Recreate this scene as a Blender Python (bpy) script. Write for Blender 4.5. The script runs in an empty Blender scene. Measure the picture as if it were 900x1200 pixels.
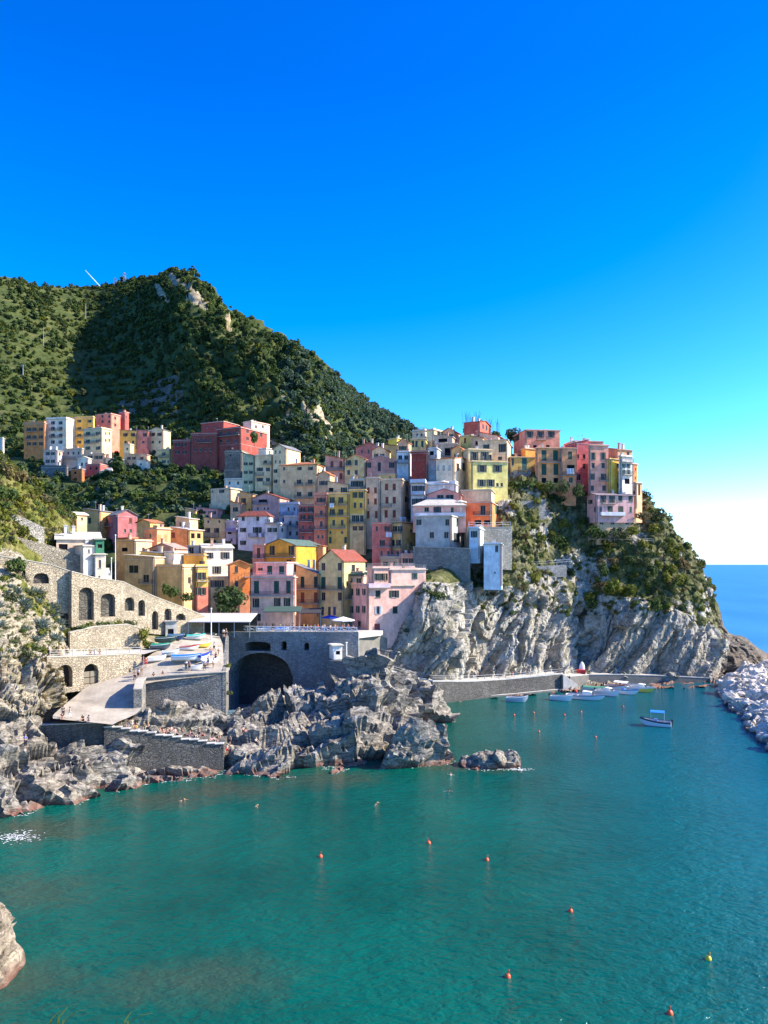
import bpy, bmesh, math, random
import numpy as np
from mathutils import Vector, Matrix

random.seed(7)
RS = np.random.RandomState(11)
S = bpy.context.scene
COL = S.collection
R = math.radians
F, CX, HY, H = 866.0, 450.0, 661.0, 32.0      # focal length, principal point, horizon of the lens, eye height


def at(px, py, D):
    return ((px - CX) / F * D, D, H + (HY - py) / F * D)


def wd(py, z=0.0):
    return (H - z) * F / (py - HY)


# ------------------------------------------------------------------ objects
def tag(o, label=None, cat=None, group=None, kind=None):
    if label: o['label'] = label
    if cat: o['category'] = cat
    if group: o['group'] = group
    if kind: o['kind'] = kind
    return o


def empty(name, loc=(0, 0, 0), rz=0.0):
    o = bpy.data.objects.new(name, None)
    o.empty_display_size = 0.3
    COL.objects.link(o)
    o.location = loc
    o.rotation_euler = (0, 0, rz)
    return o


def link(name, me, parent=None, loc=None):
    o = bpy.data.objects.new(name, me)
    COL.objects.link(o)
    if parent is not None: o.parent = parent
    if loc is not None: o.location = loc
    return o


KIDS = {}


def copy_tree(o, parent=None):
    c = o.copy()
    COL.objects.link(c)
    c.parent = parent
    for ch in o.children:
        copy_tree(ch, c)
    return c


class MB:
    """collects faces for one mesh"""
    def __init__(s):
        s.v = []; s.f = []; s.m = []

    def add(s, vs, fs, m=0):
        b = len(s.v)
        s.v.extend(tuple(p) for p in vs)
        for f in fs:
            s.f.append(tuple(i + b for i in f)); s.m.append(m)

    def quad(s, a, b, c, d, m=0):
        s.add((a, b, c, d), ((0, 1, 2, 3),), m)

    def box(s, x0, x1, y0, y1, z0, z1, m=0):
        s.add([(x0, y0, z0), (x1, y0, z0), (x1, y1, z0), (x0, y1, z0),
               (x0, y0, z1), (x1, y0, z1), (x1, y1, z1), (x0, y1, z1)],
              [(0, 3, 2, 1), (4, 5, 6, 7), (0, 1, 5, 4), (1, 2, 6, 5), (2, 3, 7, 6), (3, 0, 4, 7)], m)

    def prism(s, poly, z0, z1, m=0):
        n = len(poly)
        vs = [(p[0], p[1], z0) for p in poly] + [(p[0], p[1], z1) for p in poly]
        fs = [tuple(reversed(range(n))), tuple(range(n, 2 * n))]
        fs += [(i, (i + 1) % n, n + (i + 1) % n, n + i) for i in range(n)]
        s.add(vs, fs, m)

    def tube(s, pts, rad, n=6, m=0, cap=True):
        pts = [Vector(p) for p in pts]
        rr = rad if isinstance(rad, (list, tuple)) else [rad] * len(pts)
        b = len(s.v)
        up = Vector((0, 0, 1))
        for i, p in enumerate(pts):
            d = (pts[min(i + 1, len(pts) - 1)] - pts[max(i - 1, 0)]).normalized()
            a = d.cross(up)
            if a.length < 1e-3: a = d.cross(Vector((1, 0, 0)))
            a.normalize()
            c = a.cross(d)
            for k in range(n):
                t = 2 * math.pi * k / n
                s.v.append(tuple(p + (a * math.cos(t) + c * math.sin(t)) * rr[i]))
        for i in range(len(pts) - 1):
            for k in range(n):
                s.f.append((b + i * n + k, b + i * n + (k + 1) % n, b + (i + 1) * n + (k + 1) % n, b + (i + 1) * n + k)); s.m.append(m)
        if cap:
            s.f.append(tuple(b + k for k in reversed(range(n)))); s.m.append(m)
            e = b + (len(pts) - 1) * n
            s.f.append(tuple(e + k for k in range(n))); s.m.append(m)

    def lathe(s, prof, n=12, m=0, c=(0, 0, 0)):
        b = len(s.v)
        for r_, z in prof:
            for k in range(n):
                t = 2 * math.pi * k / n
                s.v.append((c[0] + r_ * math.cos(t), c[1] + r_ * math.sin(t), c[2] + z))
        for i in range(len(prof) - 1):
            for k in range(n):
                s.f.append((b + i * n + k, b + i * n + (k + 1) % n, b + (i + 1) * n + (k + 1) % n, b + (i + 1) * n + k)); s.m.append(m)
        s.f.append(tuple(b + k for k in reversed(range(n)))); s.m.append(m)
        e = b + (len(prof) - 1) * n
        s.f.append(tuple(e + k for k in range(n))); s.m.append(m)

    def mesh(s, name, mats, smooth=False):
        me = bpy.data.meshes.new(name)
        me.from_pydata(s.v, [], s.f)
        if not isinstance(mats, (list, tuple)): mats = [mats]
        for m in mats: me.materials.append(m)
        if len(mats) > 1: me.polygons.foreach_set('material_index', s.m)
        if smooth: me.polygons.foreach_set('use_smooth', [True] * len(s.f))
        me.update()
        return me

    def build(s, name, mats, parent=None, loc=None, smooth=False):
        return link(name, s.mesh(name, mats, smooth), parent, loc)


def grid_mesh(name, P, mats, smooth=True, facemat=None):
    """P: (nu, nv, 3) array"""
    nu, nv = P.shape[:2]
    me = bpy.data.meshes.new(name)
    idx = np.arange(nu * nv).reshape(nu, nv)
    q = np.stack([idx[:-1, :-1], idx[1:, :-1], idx[1:, 1:], idx[:-1, 1:]], -1).reshape(-1, 4)
    me.vertices.add(nu * nv)
    me.vertices.foreach_set('co', P.reshape(-1).astype(np.float32))
    nf = len(q)
    me.loops.add(nf * 4)
    me.loops.foreach_set('vertex_index', q.reshape(-1).astype(np.int32))
    me.polygons.add(nf)
    me.polygons.foreach_set('loop_start', np.arange(0, nf * 4, 4, dtype=np.int32))
    me.polygons.foreach_set('loop_total', np.full(nf, 4, dtype=np.int32))
    for m in (mats if isinstance(mats, (list, tuple)) else [mats]): me.materials.append(m)
    if facemat is not None: me.polygons.foreach_set('material_index', facemat.reshape(-1).astype(np.int32))
    me.polygons.foreach_set('use_smooth', np.full(nf, smooth))
    me.update(calc_edges=True)
    return me


def arrays_mesh(name, V, Q, mats, smooth=False):
    me = bpy.data.meshes.new(name)
    me.vertices.add(len(V)); me.vertices.foreach_set('co', np.asarray(V, dtype=np.float32).reshape(-1))
    nf, k = Q.shape
    me.loops.add(nf * k); me.loops.foreach_set('vertex_index', Q.reshape(-1).astype(np.int32))
    me.polygons.add(nf)
    me.polygons.foreach_set('loop_start', np.arange(0, nf * k, k, dtype=np.int32))
    me.polygons.foreach_set('loop_total', np.full(nf, k, dtype=np.int32))
    for m in (mats if isinstance(mats, (list, tuple)) else [mats]): me.materials.append(m)
    me.polygons.foreach_set('use_smooth', np.full(nf, smooth))
    me.update(calc_edges=True)
    return me


# ------------------------------------------------------------------ numpy noise
def _h(ix, iy, iz, seed):
    M = np.uint64(0xffffffff)
    h = (ix.astype(np.int64) * 73856093) ^ (iy.astype(np.int64) * 19349663) ^ (iz.astype(np.int64) * 83492791) ^ (seed * 2654435761)
    h = h.astype(np.uint64) & M
    h = ((h ^ (h >> np.uint64(16))) * np.uint64(0x45d9f3b)) & M
    h = ((h ^ (h >> np.uint64(16))) * np.uint64(0x45d9f3b)) & M
    h = h ^ (h >> np.uint64(16))
    return (h & M).astype(np.float64) / 4294967295.0


def vnoise(p, seed=0):
    i = np.floor(p).astype(np.int64); f = p - i
    f = f * f * (3 - 2 * f)
    r = 0
    for a in (0, 1):
        wa = f[:, 0] if a else 1 - f[:, 0]
        for b in (0, 1):
            wb = f[:, 1] if b else 1 - f[:, 1]
            for c in (0, 1):
                wc = f[:, 2] if c else 1 - f[:, 2]
                r = r + wa * wb * wc * _h(i[:, 0] + a, i[:, 1] + b, i[:, 2] + c, seed)
    return r * 2 - 1


def fbm(p, oct=4, seed=0, gain=0.5):
    r = 0; a = 1.0; t = 0
    for k in range(oct):
        r = r + a * vnoise(p * 2 ** k + 17.3 * k, seed + k); t += a; a *= gain
    return r / t


def voro(p, seed=0):
    """F1, F2, three random numbers of the nearest cell, offset to its centre"""
    i = np.floor(p).astype(np.int64)
    n = len(p)
    f1 = np.full(n, 9.0); f2 = np.full(n, 9.0)
    rnd = np.zeros((n, 3)); off = np.zeros((n, 3))
    for a in (-1, 0, 1):
        for b in (-1, 0, 1):
            for c in (-1, 0, 1):
                x, y, z = i[:, 0] + a, i[:, 1] + b, i[:, 2] + c
                h0, h1, h2 = _h(x, y, z, seed), _h(x, y, z, seed + 1), _h(x, y, z, seed + 2)
                d3 = p - np.stack([x + h0, y + h1, z + h2], 1)
                d = np.sqrt((d3 ** 2).sum(1))
                m = d < f1
                f2 = np.where(m, f1, np.minimum(f2, d))
                f1 = np.where(m, d, f1)
                h3 = _h(x, y, z, seed + 3)
                rnd[m] = np.stack([h3, h0, h1], 1)[m]
                off[m] = d3[m]
    return f1, f2, rnd, off


def rot_axes(yaw, pitch):
    m = Matrix.Rotation(yaw, 3, 'Z') @ Matrix.Rotation(pitch, 3, 'X')
    return np.array(m)


def blocks(p, size, seed, axes=None, stretch=(1, 1, 1), tilt=0.7, crack=0.35, warp=0.25):
    """angular block relief in metres for blocks of about `size`"""
    q = p + warp * size * np.stack([fbm(p / size * 0.9, 3, seed + 50), fbm(p / size * 0.9, 3, seed + 60), fbm(p / size * .9, 3, seed + 70)], 1)
    if axes is not None: q = q @ axes
    q = q / (np.array(stretch) * size)
    f1, f2, r, off = voro(q, seed)
    d = (r[:, 0] - 0.5) * 1.2 + tilt * (off[:, 0] * (r[:, 1] - .5) * 2 + off[:, 1] * (r[:, 2] - .5) * 2)
    e = np.clip((f2 - f1) * 6, 0, 1)
    d = d - crack * (1 - e) ** 2
    return d * size


def grid_normals(P):
    du = np.gradient(P, axis=0); dv = np.gradient(P, axis=1)
    n = np.cross(du, dv)
    n /= np.maximum(np.linalg.norm(n, axis=2, keepdims=True), 1e-9)
    return n


def catmull(A, segs):
    """A: (n, ...) nodes -> resampled along axis 0 with segs[i] samples in each span"""
    n = len(A)
    out = []
    for i in range(n - 1):
        p0 = A[max(i - 1, 0)]; p1 = A[i]; p2 = A[i + 1]; p3 = A[min(i + 2, n - 1)]
        if i == 0: p0 = 2 * p1 - p2
        if i == n - 2: p3 = 2 * p2 - p1
        for k in range(segs[i]):
            t = k / segs[i]
            m1 = (p2 - p0) * 0.4; m2 = (p3 - p1) * 0.4
            out.append((2 * t ** 3 - 3 * t ** 2 + 1) * p1 + (t ** 3 - 2 * t ** 2 + t) * m1 + (-2 * t ** 3 + 3 * t ** 2) * p2 + (t ** 3 - t ** 2) * m2)
    out.append(A[-1])
    return np.array(out)


def loft(cols, segv, segu):
    """cols: [(px, [(py, D), ...]), ...] surveyed lines -> world grid (nu, nv, 3) and its (px, py)"""
    A = np.array([[(c[0], n[0], n[1]) if len(n) == 2 else n for n in c[1]] for c in cols], dtype=float)   # C,N,3
    A = np.swapaxes(catmull(np.swapaxes(A, 0, 1), segv), 0, 1)
    A = catmull(A, segu)
    px, py, D = A[..., 0], A[..., 1], A[..., 2]
    P = np.stack([(px - CX) / F * D, D, H + (HY - py) / F * D], -1)
    return P, A


# ------------------------------------------------------------------ materials
MATS = {}


class NT:
    """small helper round a node tree"""
    def __init__(s, name):
        s.m = bpy.data.materials.new(name); s.m.use_nodes = True
        s.t = s.m.node_tree; s.n = s.t.nodes
        s.b = s.n['Principled BSDF']
        s.pos = s.n.new('ShaderNodeNewGeometry').outputs['Position']

    def new(s, t, **kw):
        n = s.n.new(t)
        for k, v in kw.items(): setattr(n, k, v)
        return n

    def link(s, a, b): s.t.links.new(a, b)

    def mapping(s, vec, scale=(1, 1, 1), rot=(0, 0, 0), loc=(0, 0, 0)):
        n = s.new('ShaderNodeMapping')
        n.inputs['Scale'].default_value = scale; n.inputs['Rotation'].default_value = rot; n.inputs['Location'].default_value = loc
        s.link(vec, n.inputs['Vector']); return n.outputs[0]

    def noise(s, vec, scale, detail=4, rough=0.55, dist=0.0):
        n = s.new('ShaderNodeTexNoise')
        n.inputs['Scale'].default_value = scale; n.inputs['Detail'].default_value = detail
        n.inputs['Roughness'].default_value = rough; n.inputs['Distortion'].default_value = dist
        s.link(vec, n.inputs['Vector']); return n.outputs['Fac']

    def voronoi(s, vec, scale, feature='F1', out='Distance', rnd=1.0):
        n = s.new('ShaderNodeTexVoronoi', feature=feature)
        n.inputs['Scale'].default_value = scale; n.inputs['Randomness'].default_value = rnd
        s.link(vec, n.inputs['Vector']); return n.outputs[out]

    def ramp(s, fac, stops, interp='LINEAR'):
        n = s.new('ShaderNodeValToRGB'); n.color_ramp.interpolation = interp
        e = n.color_ramp.elements
        while len(e) < len(stops): e.new(0.5)
        for i, (p, c) in enumerate(stops):
            e[i].position = p
            e[i].color = (c, c, c, 1) if isinstance(c, (int, float)) else tuple(c) + (1,)
        s.link(fac, n.inputs[0]); return n.outputs[0]

    def mix(s, fac, a, b, mode='MIX'):
        n = s.new('ShaderNodeMixRGB', blend_type=mode)
        for i, v in ((0, fac), (1, a), (2, b)):
            if isinstance(v, (int, float)): n.inputs[i].default_value = v
            elif isinstance(v, tuple): n.inputs[i].default_value = v + (1,) if len(v) == 3 else v
            else: s.link(v, n.inputs[i])
        return n.outputs[0]

    def math(s, op, a, b=0.0, clamp=False):
        n = s.new('ShaderNodeMath', operation=op); n.use_clamp = clamp
        for i, v in ((0, a), (1, b)):
            if isinstance(v, (int, float)): n.inputs[i].default_value = v
            else: s.link(v, n.inputs[i])
        return n.outputs[0]

    def axis(s, vec, k):
        n = s.new('ShaderNodeSeparateXYZ'); s.link(vec, n.inputs[0]); return n.outputs[k]

    def bump(s, h, strength=0.5, dist=0.1):
        n = s.new('ShaderNodeBump'); n.inputs['Strength'].default_value = strength; n.inputs['Distance'].default_value = dist
        s.link(h, n.inputs['Height']); s.link(n.outputs[0], s.b.inputs['Normal'])

    def done(s, col=None, rough=0.8, spec=0.3, metal=0.0):
        if col is not None:
            if isinstance(col, tuple): s.b.inputs['Base Color'].default_value = col + (1,)
            else: s.link(col, s.b.inputs['Base Color'])
        if isinstance(rough, (int, float)): s.b.inputs['Roughness'].default_value = rough
        else: s.link(rough, s.b.inputs['Roughness'])
        s.b.inputs['Specular IOR Level'].default_value = spec
        s.b.inputs['Metallic'].default_value = metal
        return s.m


def mul(c, k): return tuple(min(1.0, x * k) for x in c)


def m_stucco(col):
    key = ('stucco',) + tuple(round(c, 3) for c in col)
    if key in MATS: return MATS[key]
    t = NT('painted_stucco')
    n1 = t.noise(t.pos, 0.5, 6, 0.65)
    n2 = t.noise(t.mapping(t.pos, (1.6, 1.6, 0.2)), 1.0, 4, 0.6)       # rain streaks
    n3 = t.noise(t.pos, 3.0, 3)
    c = t.mix(t.ramp(n1, [(0.35, 0), (0.65, 1)]), mul(col, 0.74), mul(col, 1.2))
    c = t.mix(t.ramp(n2, [(0.5, 0.0), (0.72, 0.5)]), c, tuple(0.55 * x * y for x, y in zip(col, (0.95, 0.95, 1.0))))
    c = t.mix(t.ramp(n3, [(0.56, 0.0), (0.66, 0.35)]), c, mul(tuple(0.55 * x + 0.16 for x in col), 1.0))
    t.bump(t.noise(t.pos, 6.0, 3), 0.25, 0.05)
    MATS[key] = t.done(c, 0.9, 0.15)
    return MATS[key]


def m_paint(col, rough=0.5, spec=0.35, var=0.12):
    key = ('paint', rough) + tuple(round(c, 3) for c in col)
    if key in MATS: return MATS[key]
    t = NT('paint')
    n = t.noise(t.pos, 2.5, 3)
    c = t.mix(n, mul(col, 1 - var), mul(col, 1 + var))
    MATS[key] = t.done(c, rough, spec)
    return MATS[key]


def m_tiles(col):
    key = ('tiles',) + tuple(round(c, 3) for c in col)
    if key in MATS: return MATS[key]
    t = NT('roof_tiles')
    co = t.new('ShaderNodeTexCoord').outputs['Object']
    w = t.new('ShaderNodeTexWave', wave_type='BANDS', bands_direction='X')
    w.inputs['Scale'].default_value = 1.3; w.inputs['Distortion'].default_value = 0.4
    t.link(co, w.inputs['Vector'])
    v = t.new('ShaderNodeTexVoronoi'); v.inputs['Scale'].default_value = 2.2; t.link(t.mapping(t.pos, (1, 1, 1.4)), v.inputs['Vector'])
    n = t.noise(t.pos, 0.5, 4)
    c = t.mix(t.axis(v.outputs['Color'], 0), mul(col, 0.75), mul(col, 1.2))
    c = t.mix(t.ramp(n, [(0.45, 0), (0.7, 0.6)]), c, mul(tuple(0.6 * x + 0.08 for x in col), 0.8))
    t.bump(w.outputs['Fac'], 0.6, 0.08)
    MATS[key] = t.done(c, 0.9, 0.1)
    return MATS[key]


def m_stonewall(col, scale=1.4, key0='stone'):
    key = (key0, scale) + tuple(round(c, 3) for c in col)
    if key in MATS: return MATS[key]
    t = NT('stone_masonry')
    p = t.mapping(t.pos, (1, 1, 1.7))
    e = t.voronoi(p, scale, 'DISTANCE_TO_EDGE')
    cc = t.axis(t.voronoi(p, scale, 'F1', 'Color'), 0)
    n = t.noise(t.pos, 0.25, 5, 0.6)
    n2 = t.noise(t.mapping(t.pos, (1.2, 1.2, 0.2)), 1.0, 4)
    c = t.mix(cc, mul(col, 0.72), mul(col, 1.2))
    c = t.mix(t.ramp(n, [(0.4, 0), (0.7, 0.7)]), c, tuple(0.5 * x for x in col))
    c = t.mix(t.ramp(n2, [(0.5, 0), (0.75, 0.5)]), c, mul(col, 0.5))
    c = t.mix(t.ramp(e, [(0.01, 0.8), (0.08, 0)]), c, mul(col, 0.42))
    t.bump(t.math('ADD', t.ramp(e, [(0.0, 0), (0.12, 1)]), cc), 0.8, 0.12)
    MATS[key] = t.done(c, 0.95, 0.1)
    return MATS[key]


def m_concrete(col, scale=0.6):
    key = ('concrete',) + tuple(round(c, 3) for c in col)
    if key in MATS: return MATS[key]
    t = NT('concrete')
    n = t.noise(t.pos, scale, 6, 0.65); n2 = t.noise(t.pos, 4.0, 4)
    c = t.mix(t.ramp(n, [(0.3, 0), (0.7, 1)]), mul(col, 0.7), mul(col, 1.12))
    c = t.mix(t.ramp(n2, [(0.55, 0), (0.75, 0.4)]), c, mul(col, 0.6))
    t.bump(n2, 0.3, 0.05)
    MATS[key] = t.done(c, 0.9, 0.2)
    return MATS[key]


def m_rock(name, light, dark, scale=1.0, dip=(0.6, 0.9), tide=True, warm=(0.42, 0.36, 0.27), green=0.0, str_=(0.35, 0.35, 2.6), bump=1.0):
    t = NT(name)
    s = scale
    wv = t.new('ShaderNodeTexNoise'); wv.inputs['Scale'].default_value = 0.25 * s; wv.inputs['Detail'].default_value = 4; t.link(t.pos, wv.inputs['Vector'])
    wp = t.new('ShaderNodeVectorMath', operation='MULTIPLY_ADD')
    t.link(wv.outputs['Color'], wp.inputs[0]); wp.inputs[1].default_value = (3 / s,) * 3; t.link(t.pos, wp.inputs[2])
    pr = t.mapping(wp.outputs[0], tuple(q * s for q in str_), (dip[0], 0.0, dip[1]))
    n1 = t.noise(pr, 0.8, 8, 0.66, 0.3)                      # bedding
    n2 = t.noise(t.pos, 0.13 * s, 5, 0.6)                    # large patches
    n3 = t.noise(t.pos, 1.6 * s, 7, 0.72)
    e = t.voronoi(t.mapping(wp.outputs[0], (1, 1, 2.2), (dip[0], 0.3, dip[1])), 0.3 * s, 'DISTANCE_TO_EDGE')
    c = t.mix(t.ramp(n1, [(0.36, 0), (0.58, 1)]), dark, light)
    c = t.mix(t.ramp(n2, [(0.42, 0), (0.68, 0.8)]), c, t.mix(t.ramp(n1, [(0.36, 0), (0.58, 1)]), mul(warm, 0.45), warm))
    c = t.mix(t.ramp(n3, [(0.34, 0.8), (0.5, 0)]), c, mul(dark, 0.45))
    c = t.mix(t.ramp(n1, [(0.62, 0), (0.75, 0.5)]), c, mul(light, 1.25))
    c = t.mix(t.ramp(e, [(0.0, 0.7), (0.03, 0)]), c, mul(dark, 0.3))
    if green:
        nn = t.new('ShaderNodeNewGeometry').outputs['Normal']
        up = t.axis(nn, 2)
        g = t.math('MULTIPLY', t.ramp(up, [(0.35, 0), (0.7, 1)]), t.ramp(t.noise(t.pos, 0.5 * s, 5), [(0.4, 0), (0.6, 1)]))
        c = t.mix(t.math('MULTIPLY', g, green), c, (0.10, 0.11, 0.03))
    if tide:
        z = t.axis(t.pos, 2)
        zz = t.math('ADD', z, t.math('MULTIPLY', t.noise(t.pos, 0.5, 3), 1.6))
        c = t.mix(t.ramp(t.math('MULTIPLY', zz, 0.2), [(0.16, 0.9), (0.36, 0.0)]), c, (0.20, 0.085, 0.06))
        c = t.mix(t.ramp(t.math('MULTIPLY', zz, 0.2), [(0.1, 1.0), (0.18, 0.0)]), c, (0.05, 0.035, 0.03))
    h = t.math('ADD', t.math('MULTIPLY', n1, 1.0), t.math('MULTIPLY', n3, 0.6))
    t.bump(h, bump, 0.6)
    return t.done(c, 0.92, 0.12)


def m_leaf(name, c0, c1, scale=0.12, trans=True):
    t = NT(name)
    n = t.noise(t.pos, scale, 3, 0.6)
    n2 = t.noise(t.pos, scale * 9, 2)
    c = t.mix(t.ramp(n, [(0.35, 0), (0.65, 1)]), c0, c1)
    c = t.mix(t.ramp(n2, [(0.35, 0.5), (0.6, 0)]), c, mul(c0, 0.55))
    m = t.done(c, 0.75, 0.12)
    if trans:
        tr = t.new('ShaderNodeBsdfTranslucent'); t.link(c, tr.inputs['Color'])
        mx = t.new('ShaderNodeMixShader'); mx.inputs[0].default_value = 0.32
        t.link(t.b.outputs[0], mx.inputs[1]); t.link(tr.outputs[0], mx.inputs[2])
        t.link(mx.outputs[0], t.n['Material Output'].inputs['Surface'])
    return m


def m_ground(name, cols, scale=0.2):
    t = NT(name)
    n = t.noise(t.pos, scale, 6, 0.6); n2 = t.noise(t.pos, scale * 8, 4)
    c = t.ramp(n, [(0.3 + 0.4 * i / (len(cols) - 1), x) for i, x in enumerate(cols)])
    c = t.mix(t.ramp(n2, [(0.35, 0.6), (0.6, 0)]), c, mul(cols[0], 0.5))
    t.bump(n2, 0.8, 0.4)
    return t.done(c, 0.95, 0.08)


GLASS = NT('window_glass').done((0.012, 0.016, 0.02), 0.25, 0.22)
DARK = NT('dark_interior').done((0.012, 0.013, 0.016), 0.9, 0.0)
WHITE = m_paint((0.78, 0.77, 0.73))
IRON = m_paint((0.05, 0.055, 0.06), 0.5)
GALV = m_paint((0.32, 0.34, 0.36), 0.4)
RAILWHITE = m_paint((0.68, 0.7, 0.7), 0.5)
TIMBER = m_paint((0.22, 0.13, 0.07), 0.7)

# ------------------------------------------------------------------ light, sky, camera
SUN_AZ = R(89)      # to the right of the line of sight
SUN_EL = R(34)
sd = Vector((math.sin(SUN_AZ) * math.cos(SUN_EL), math.cos(SUN_AZ) * math.cos(SUN_EL), math.sin(SUN_EL)))
sl = bpy.data.lights.new('sun', 'SUN'); sl.energy = 4.6; sl.angle = R(0.53); sl.color = (1.0, 0.89, 0.73)
so = bpy.data.objects.new('sun', sl); COL.objects.link(so)
so.rotation_euler = (-sd).to_track_quat('-Z', 'Y').to_euler(); so.location = (300, 50, 300)

W = bpy.data.worlds.new('World'); S.world = W; W.use_nodes = True
wn = W.node_tree.nodes; wl = W.node_tree.links
sky = wn.new('ShaderNodeTexSky'); sky.sky_type = 'NISHITA'; sky.sun_disc = False
sky.sun_elevation = SUN_EL; sky.sun_rotation = SUN_AZ
sky.air_density = 1.0; sky.dust_density = 0.9; sky.ozone_density = 2.2; sky.altitude = 30
hs = wn.new('ShaderNodeHueSaturation'); hs.inputs['Saturation'].default_value = 1.62; hs.inputs['Value'].default_value = 1.0
wl.new(sky.outputs[0], hs.inputs['Color'])
gen = wn.new('ShaderNodeTexCoord'); sep = wn.new('ShaderNodeSeparateXYZ'); wl.new(gen.outputs['Generated'], sep.inputs[0])
rp = wn.new('ShaderNodeValToRGB'); wl.new(sep.outputs[2], rp.inputs[0])
e = rp.color_ramp.elements
e[0].position = 0.0; e[0].color = (0.82, 1.10, 2.1, 1); e[1].position = 0.55; e[1].color = (0.44, 0.55, 0.98, 1)
e3 = e.new(0.05); e3.color = (0.78, 1.08, 1.6, 1)
e2 = e.new(0.17); e2.color = (0.54, 0.90, 1.15, 1)
tn = wn.new('ShaderNodeMixRGB'); tn.blend_type = 'MULTIPLY'; tn.inputs[0].default_value = 1.0
wl.new(hs.outputs[0], tn.inputs[1]); wl.new(rp.outputs[0], tn.inputs[2]); wl.new(tn.outputs[0], wn['Background'].inputs['Color'])
wn['Background'].inputs['Strength'].default_value = 0.135

cam = bpy.data.cameras.new('camera'); co = bpy.data.objects.new('camera', cam); COL.objects.link(co)
co.location = (0, 0, H); co.rotation_euler = (R(90), 0, 0)
cam.sensor_fit = 'HORIZONTAL'; cam.sensor_width = 36; cam.lens = 36 * F / 900
cam.shift_y = (HY - 600) / 900
cam.clip_start = 0.1; cam.clip_end = 60000
S.camera = co
S.view_settings.view_transform = 'Standard'; S.view_settings.look = 'None'
S.view_settings.exposure = 1.38; S.view_settings.gamma = 1
S.cycles.max_bounces = 6; S.cycles.diffuse_bounces = 3; S.cycles.glossy_bounces = 3; S.cycles.transmission_bounces = 2
# ================================================================== SETTING
# ---- water: one sheet to the horizon
def build_water():
    t = NT('sea_water')
    p = t.pos
    sx, sy = t.axis(p, 0), t.axis(p, 1)
    big = t.noise(p, 0.03, 5, 0.65); mid = t.noise(p, 0.11, 4)
    col = t.mix(t.ramp(big, [(0.35, 0), (0.65, 1)]), (0.0, 0.056, 0.040), (0.0, 0.100, 0.072))
    # the open sea past the headland is deeper and bluer
    far = t.ramp(t.math('MULTIPLY', sy, 0.001), [(0.20, 0), (0.30, 1)])
    col = t.mix(far, col, (0.01, 0.17, 0.44))
    col = t.mix(t.math('MULTIPLY', far, t.ramp(t.noise(t.mapping(p, (.012, .004, 1)), 1.0, 6, .65), [(.42, 0), (.7, .8)])), col, (0.08, 0.36, 0.66))  # lighter streaks painted in to imitate sparkle on the far sea
    right_sheen = t.ramp(t.math('ADD', t.math('MULTIPLY', sx, 0.008), t.math('MULTIPLY', big, 0.3)), [(0.25, 0), (0.75, 0.7)])  # bluish sheen towards the right, painted into the water colour
    col = t.mix(right_sheen, col, (0.0, 0.085, 0.15))
    # submerged reefs close to the surface: (x, y, radius, strength)
    for (x, y, r_, k) in ((-13, 57, 6, .5), (-19, 56, 4, .35), (-28, 57, 5, .5), (-35, 72, 7, .5), (-42, 89, 8, .8), (-30, 100, 7, .75), (-22, 105, 8, .75), (-55, 91, 7, .8), (-8, 110, 8, .7), (17, 116, 5, .6), (10, 117, 5, .5)):
        dx = t.math('DIVIDE', t.math('SUBTRACT', sx, x), r_ * 1.3); dy = t.math('DIVIDE', t.math('SUBTRACT', sy, y), r_ * 0.8)
        d = t.math('SQRT', t.math('ADD', t.math('MULTIPLY', dx, dx), t.math('MULTIPLY', dy, dy)))
        d = t.math('ADD', d, t.math('MULTIPLY', t.math('SUBTRACT', t.noise(p, 0.35, 5, 0.7), 0.5), 1.6))
        col = t.mix(t.ramp(d, [(0.3, k), (0.95, 0)]), col, (0.045, 0.062, 0.036))
    w1 = t.noise(t.mapping(p, (1.0, 1.6, 1), (0, 0, 0.5)), 0.55, 5, 0.6)
    w2 = t.noise(t.mapping(p, (1.0, 1.5, 1), (0, 0, -0.6)), 1.7, 4, 0.6)
    h = t.math('ADD', t.math('MULTIPLY', w1, 1.0), t.math('MULTIPLY', w2, 0.42))
    h = t.math('MULTIPLY', h, t.math('SUBTRACT', 1.0, t.math('MULTIPLY', far, .55)))
    t.bump(h, 0.7, 0.7)
    m = t.done(col, t.ramp(far, [(0, .10), (1, .38)]), 0.5)
    t.b.inputs['IOR'].default_value = 1.333
    xs = np.concatenate([[-20000, -3000, -600], np.linspace(-200, 260, 24), [700, 3000, 24000]])
    ys = np.concatenate([[-60, 0], np.linspace(30, 330, 24), [600, 1500, 6000, 40000]])
    P = np.stack(np.meshgrid(xs, ys, indexing='ij') + [np.zeros((len(xs), len(ys)))], -1) if False else None
    X, Y = np.meshgrid(xs, ys, indexing='ij')
    P = np.stack([X, Y, np.zeros_like(X)], -1)
    o = link('sea', grid_mesh('sea', P, m))
    tag(o, 'teal green bay water turning blue towards the open sea', kind='structure')
build_water()

ROCK = m_rock('grey_rock', (0.37, 0.345, 0.30), (0.085, 0.08, 0.072), 1.0, (0.7, 0.9))
ROCKWARM = m_rock('warm_rock', (0.52, 0.46, 0.35), (0.20, 0.17, 0.13), 1.2, (0.7, 0.5), warm=(0.40, 0.31, 0.18), green=0.5)
CLIFF = m_rock('cliff_rock', (0.43, 0.405, 0.355), (0.22, 0.21, 0.19), 0.6, (0.0, 0.0), warm=(0.42, 0.36, 0.27), green=0.6, str_=(1.4, 1.4, 0.45), bump=.7)
DARKROCK = m_rock('dark_headland_rock', (0.22, 0.19, 0.155), (0.06, 0.053, 0.045), 0.9, (0.9, 0.6), warm=(0.20, 0.15, 0.10))
BOULDER = m_rock('breakwater_rock', (0.76, 0.70, 0.60), (0.50, 0.46, 0.39), 1.3, (0.4, 0.2), warm=(0.60, 0.52, 0.41), bump=.5)
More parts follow.
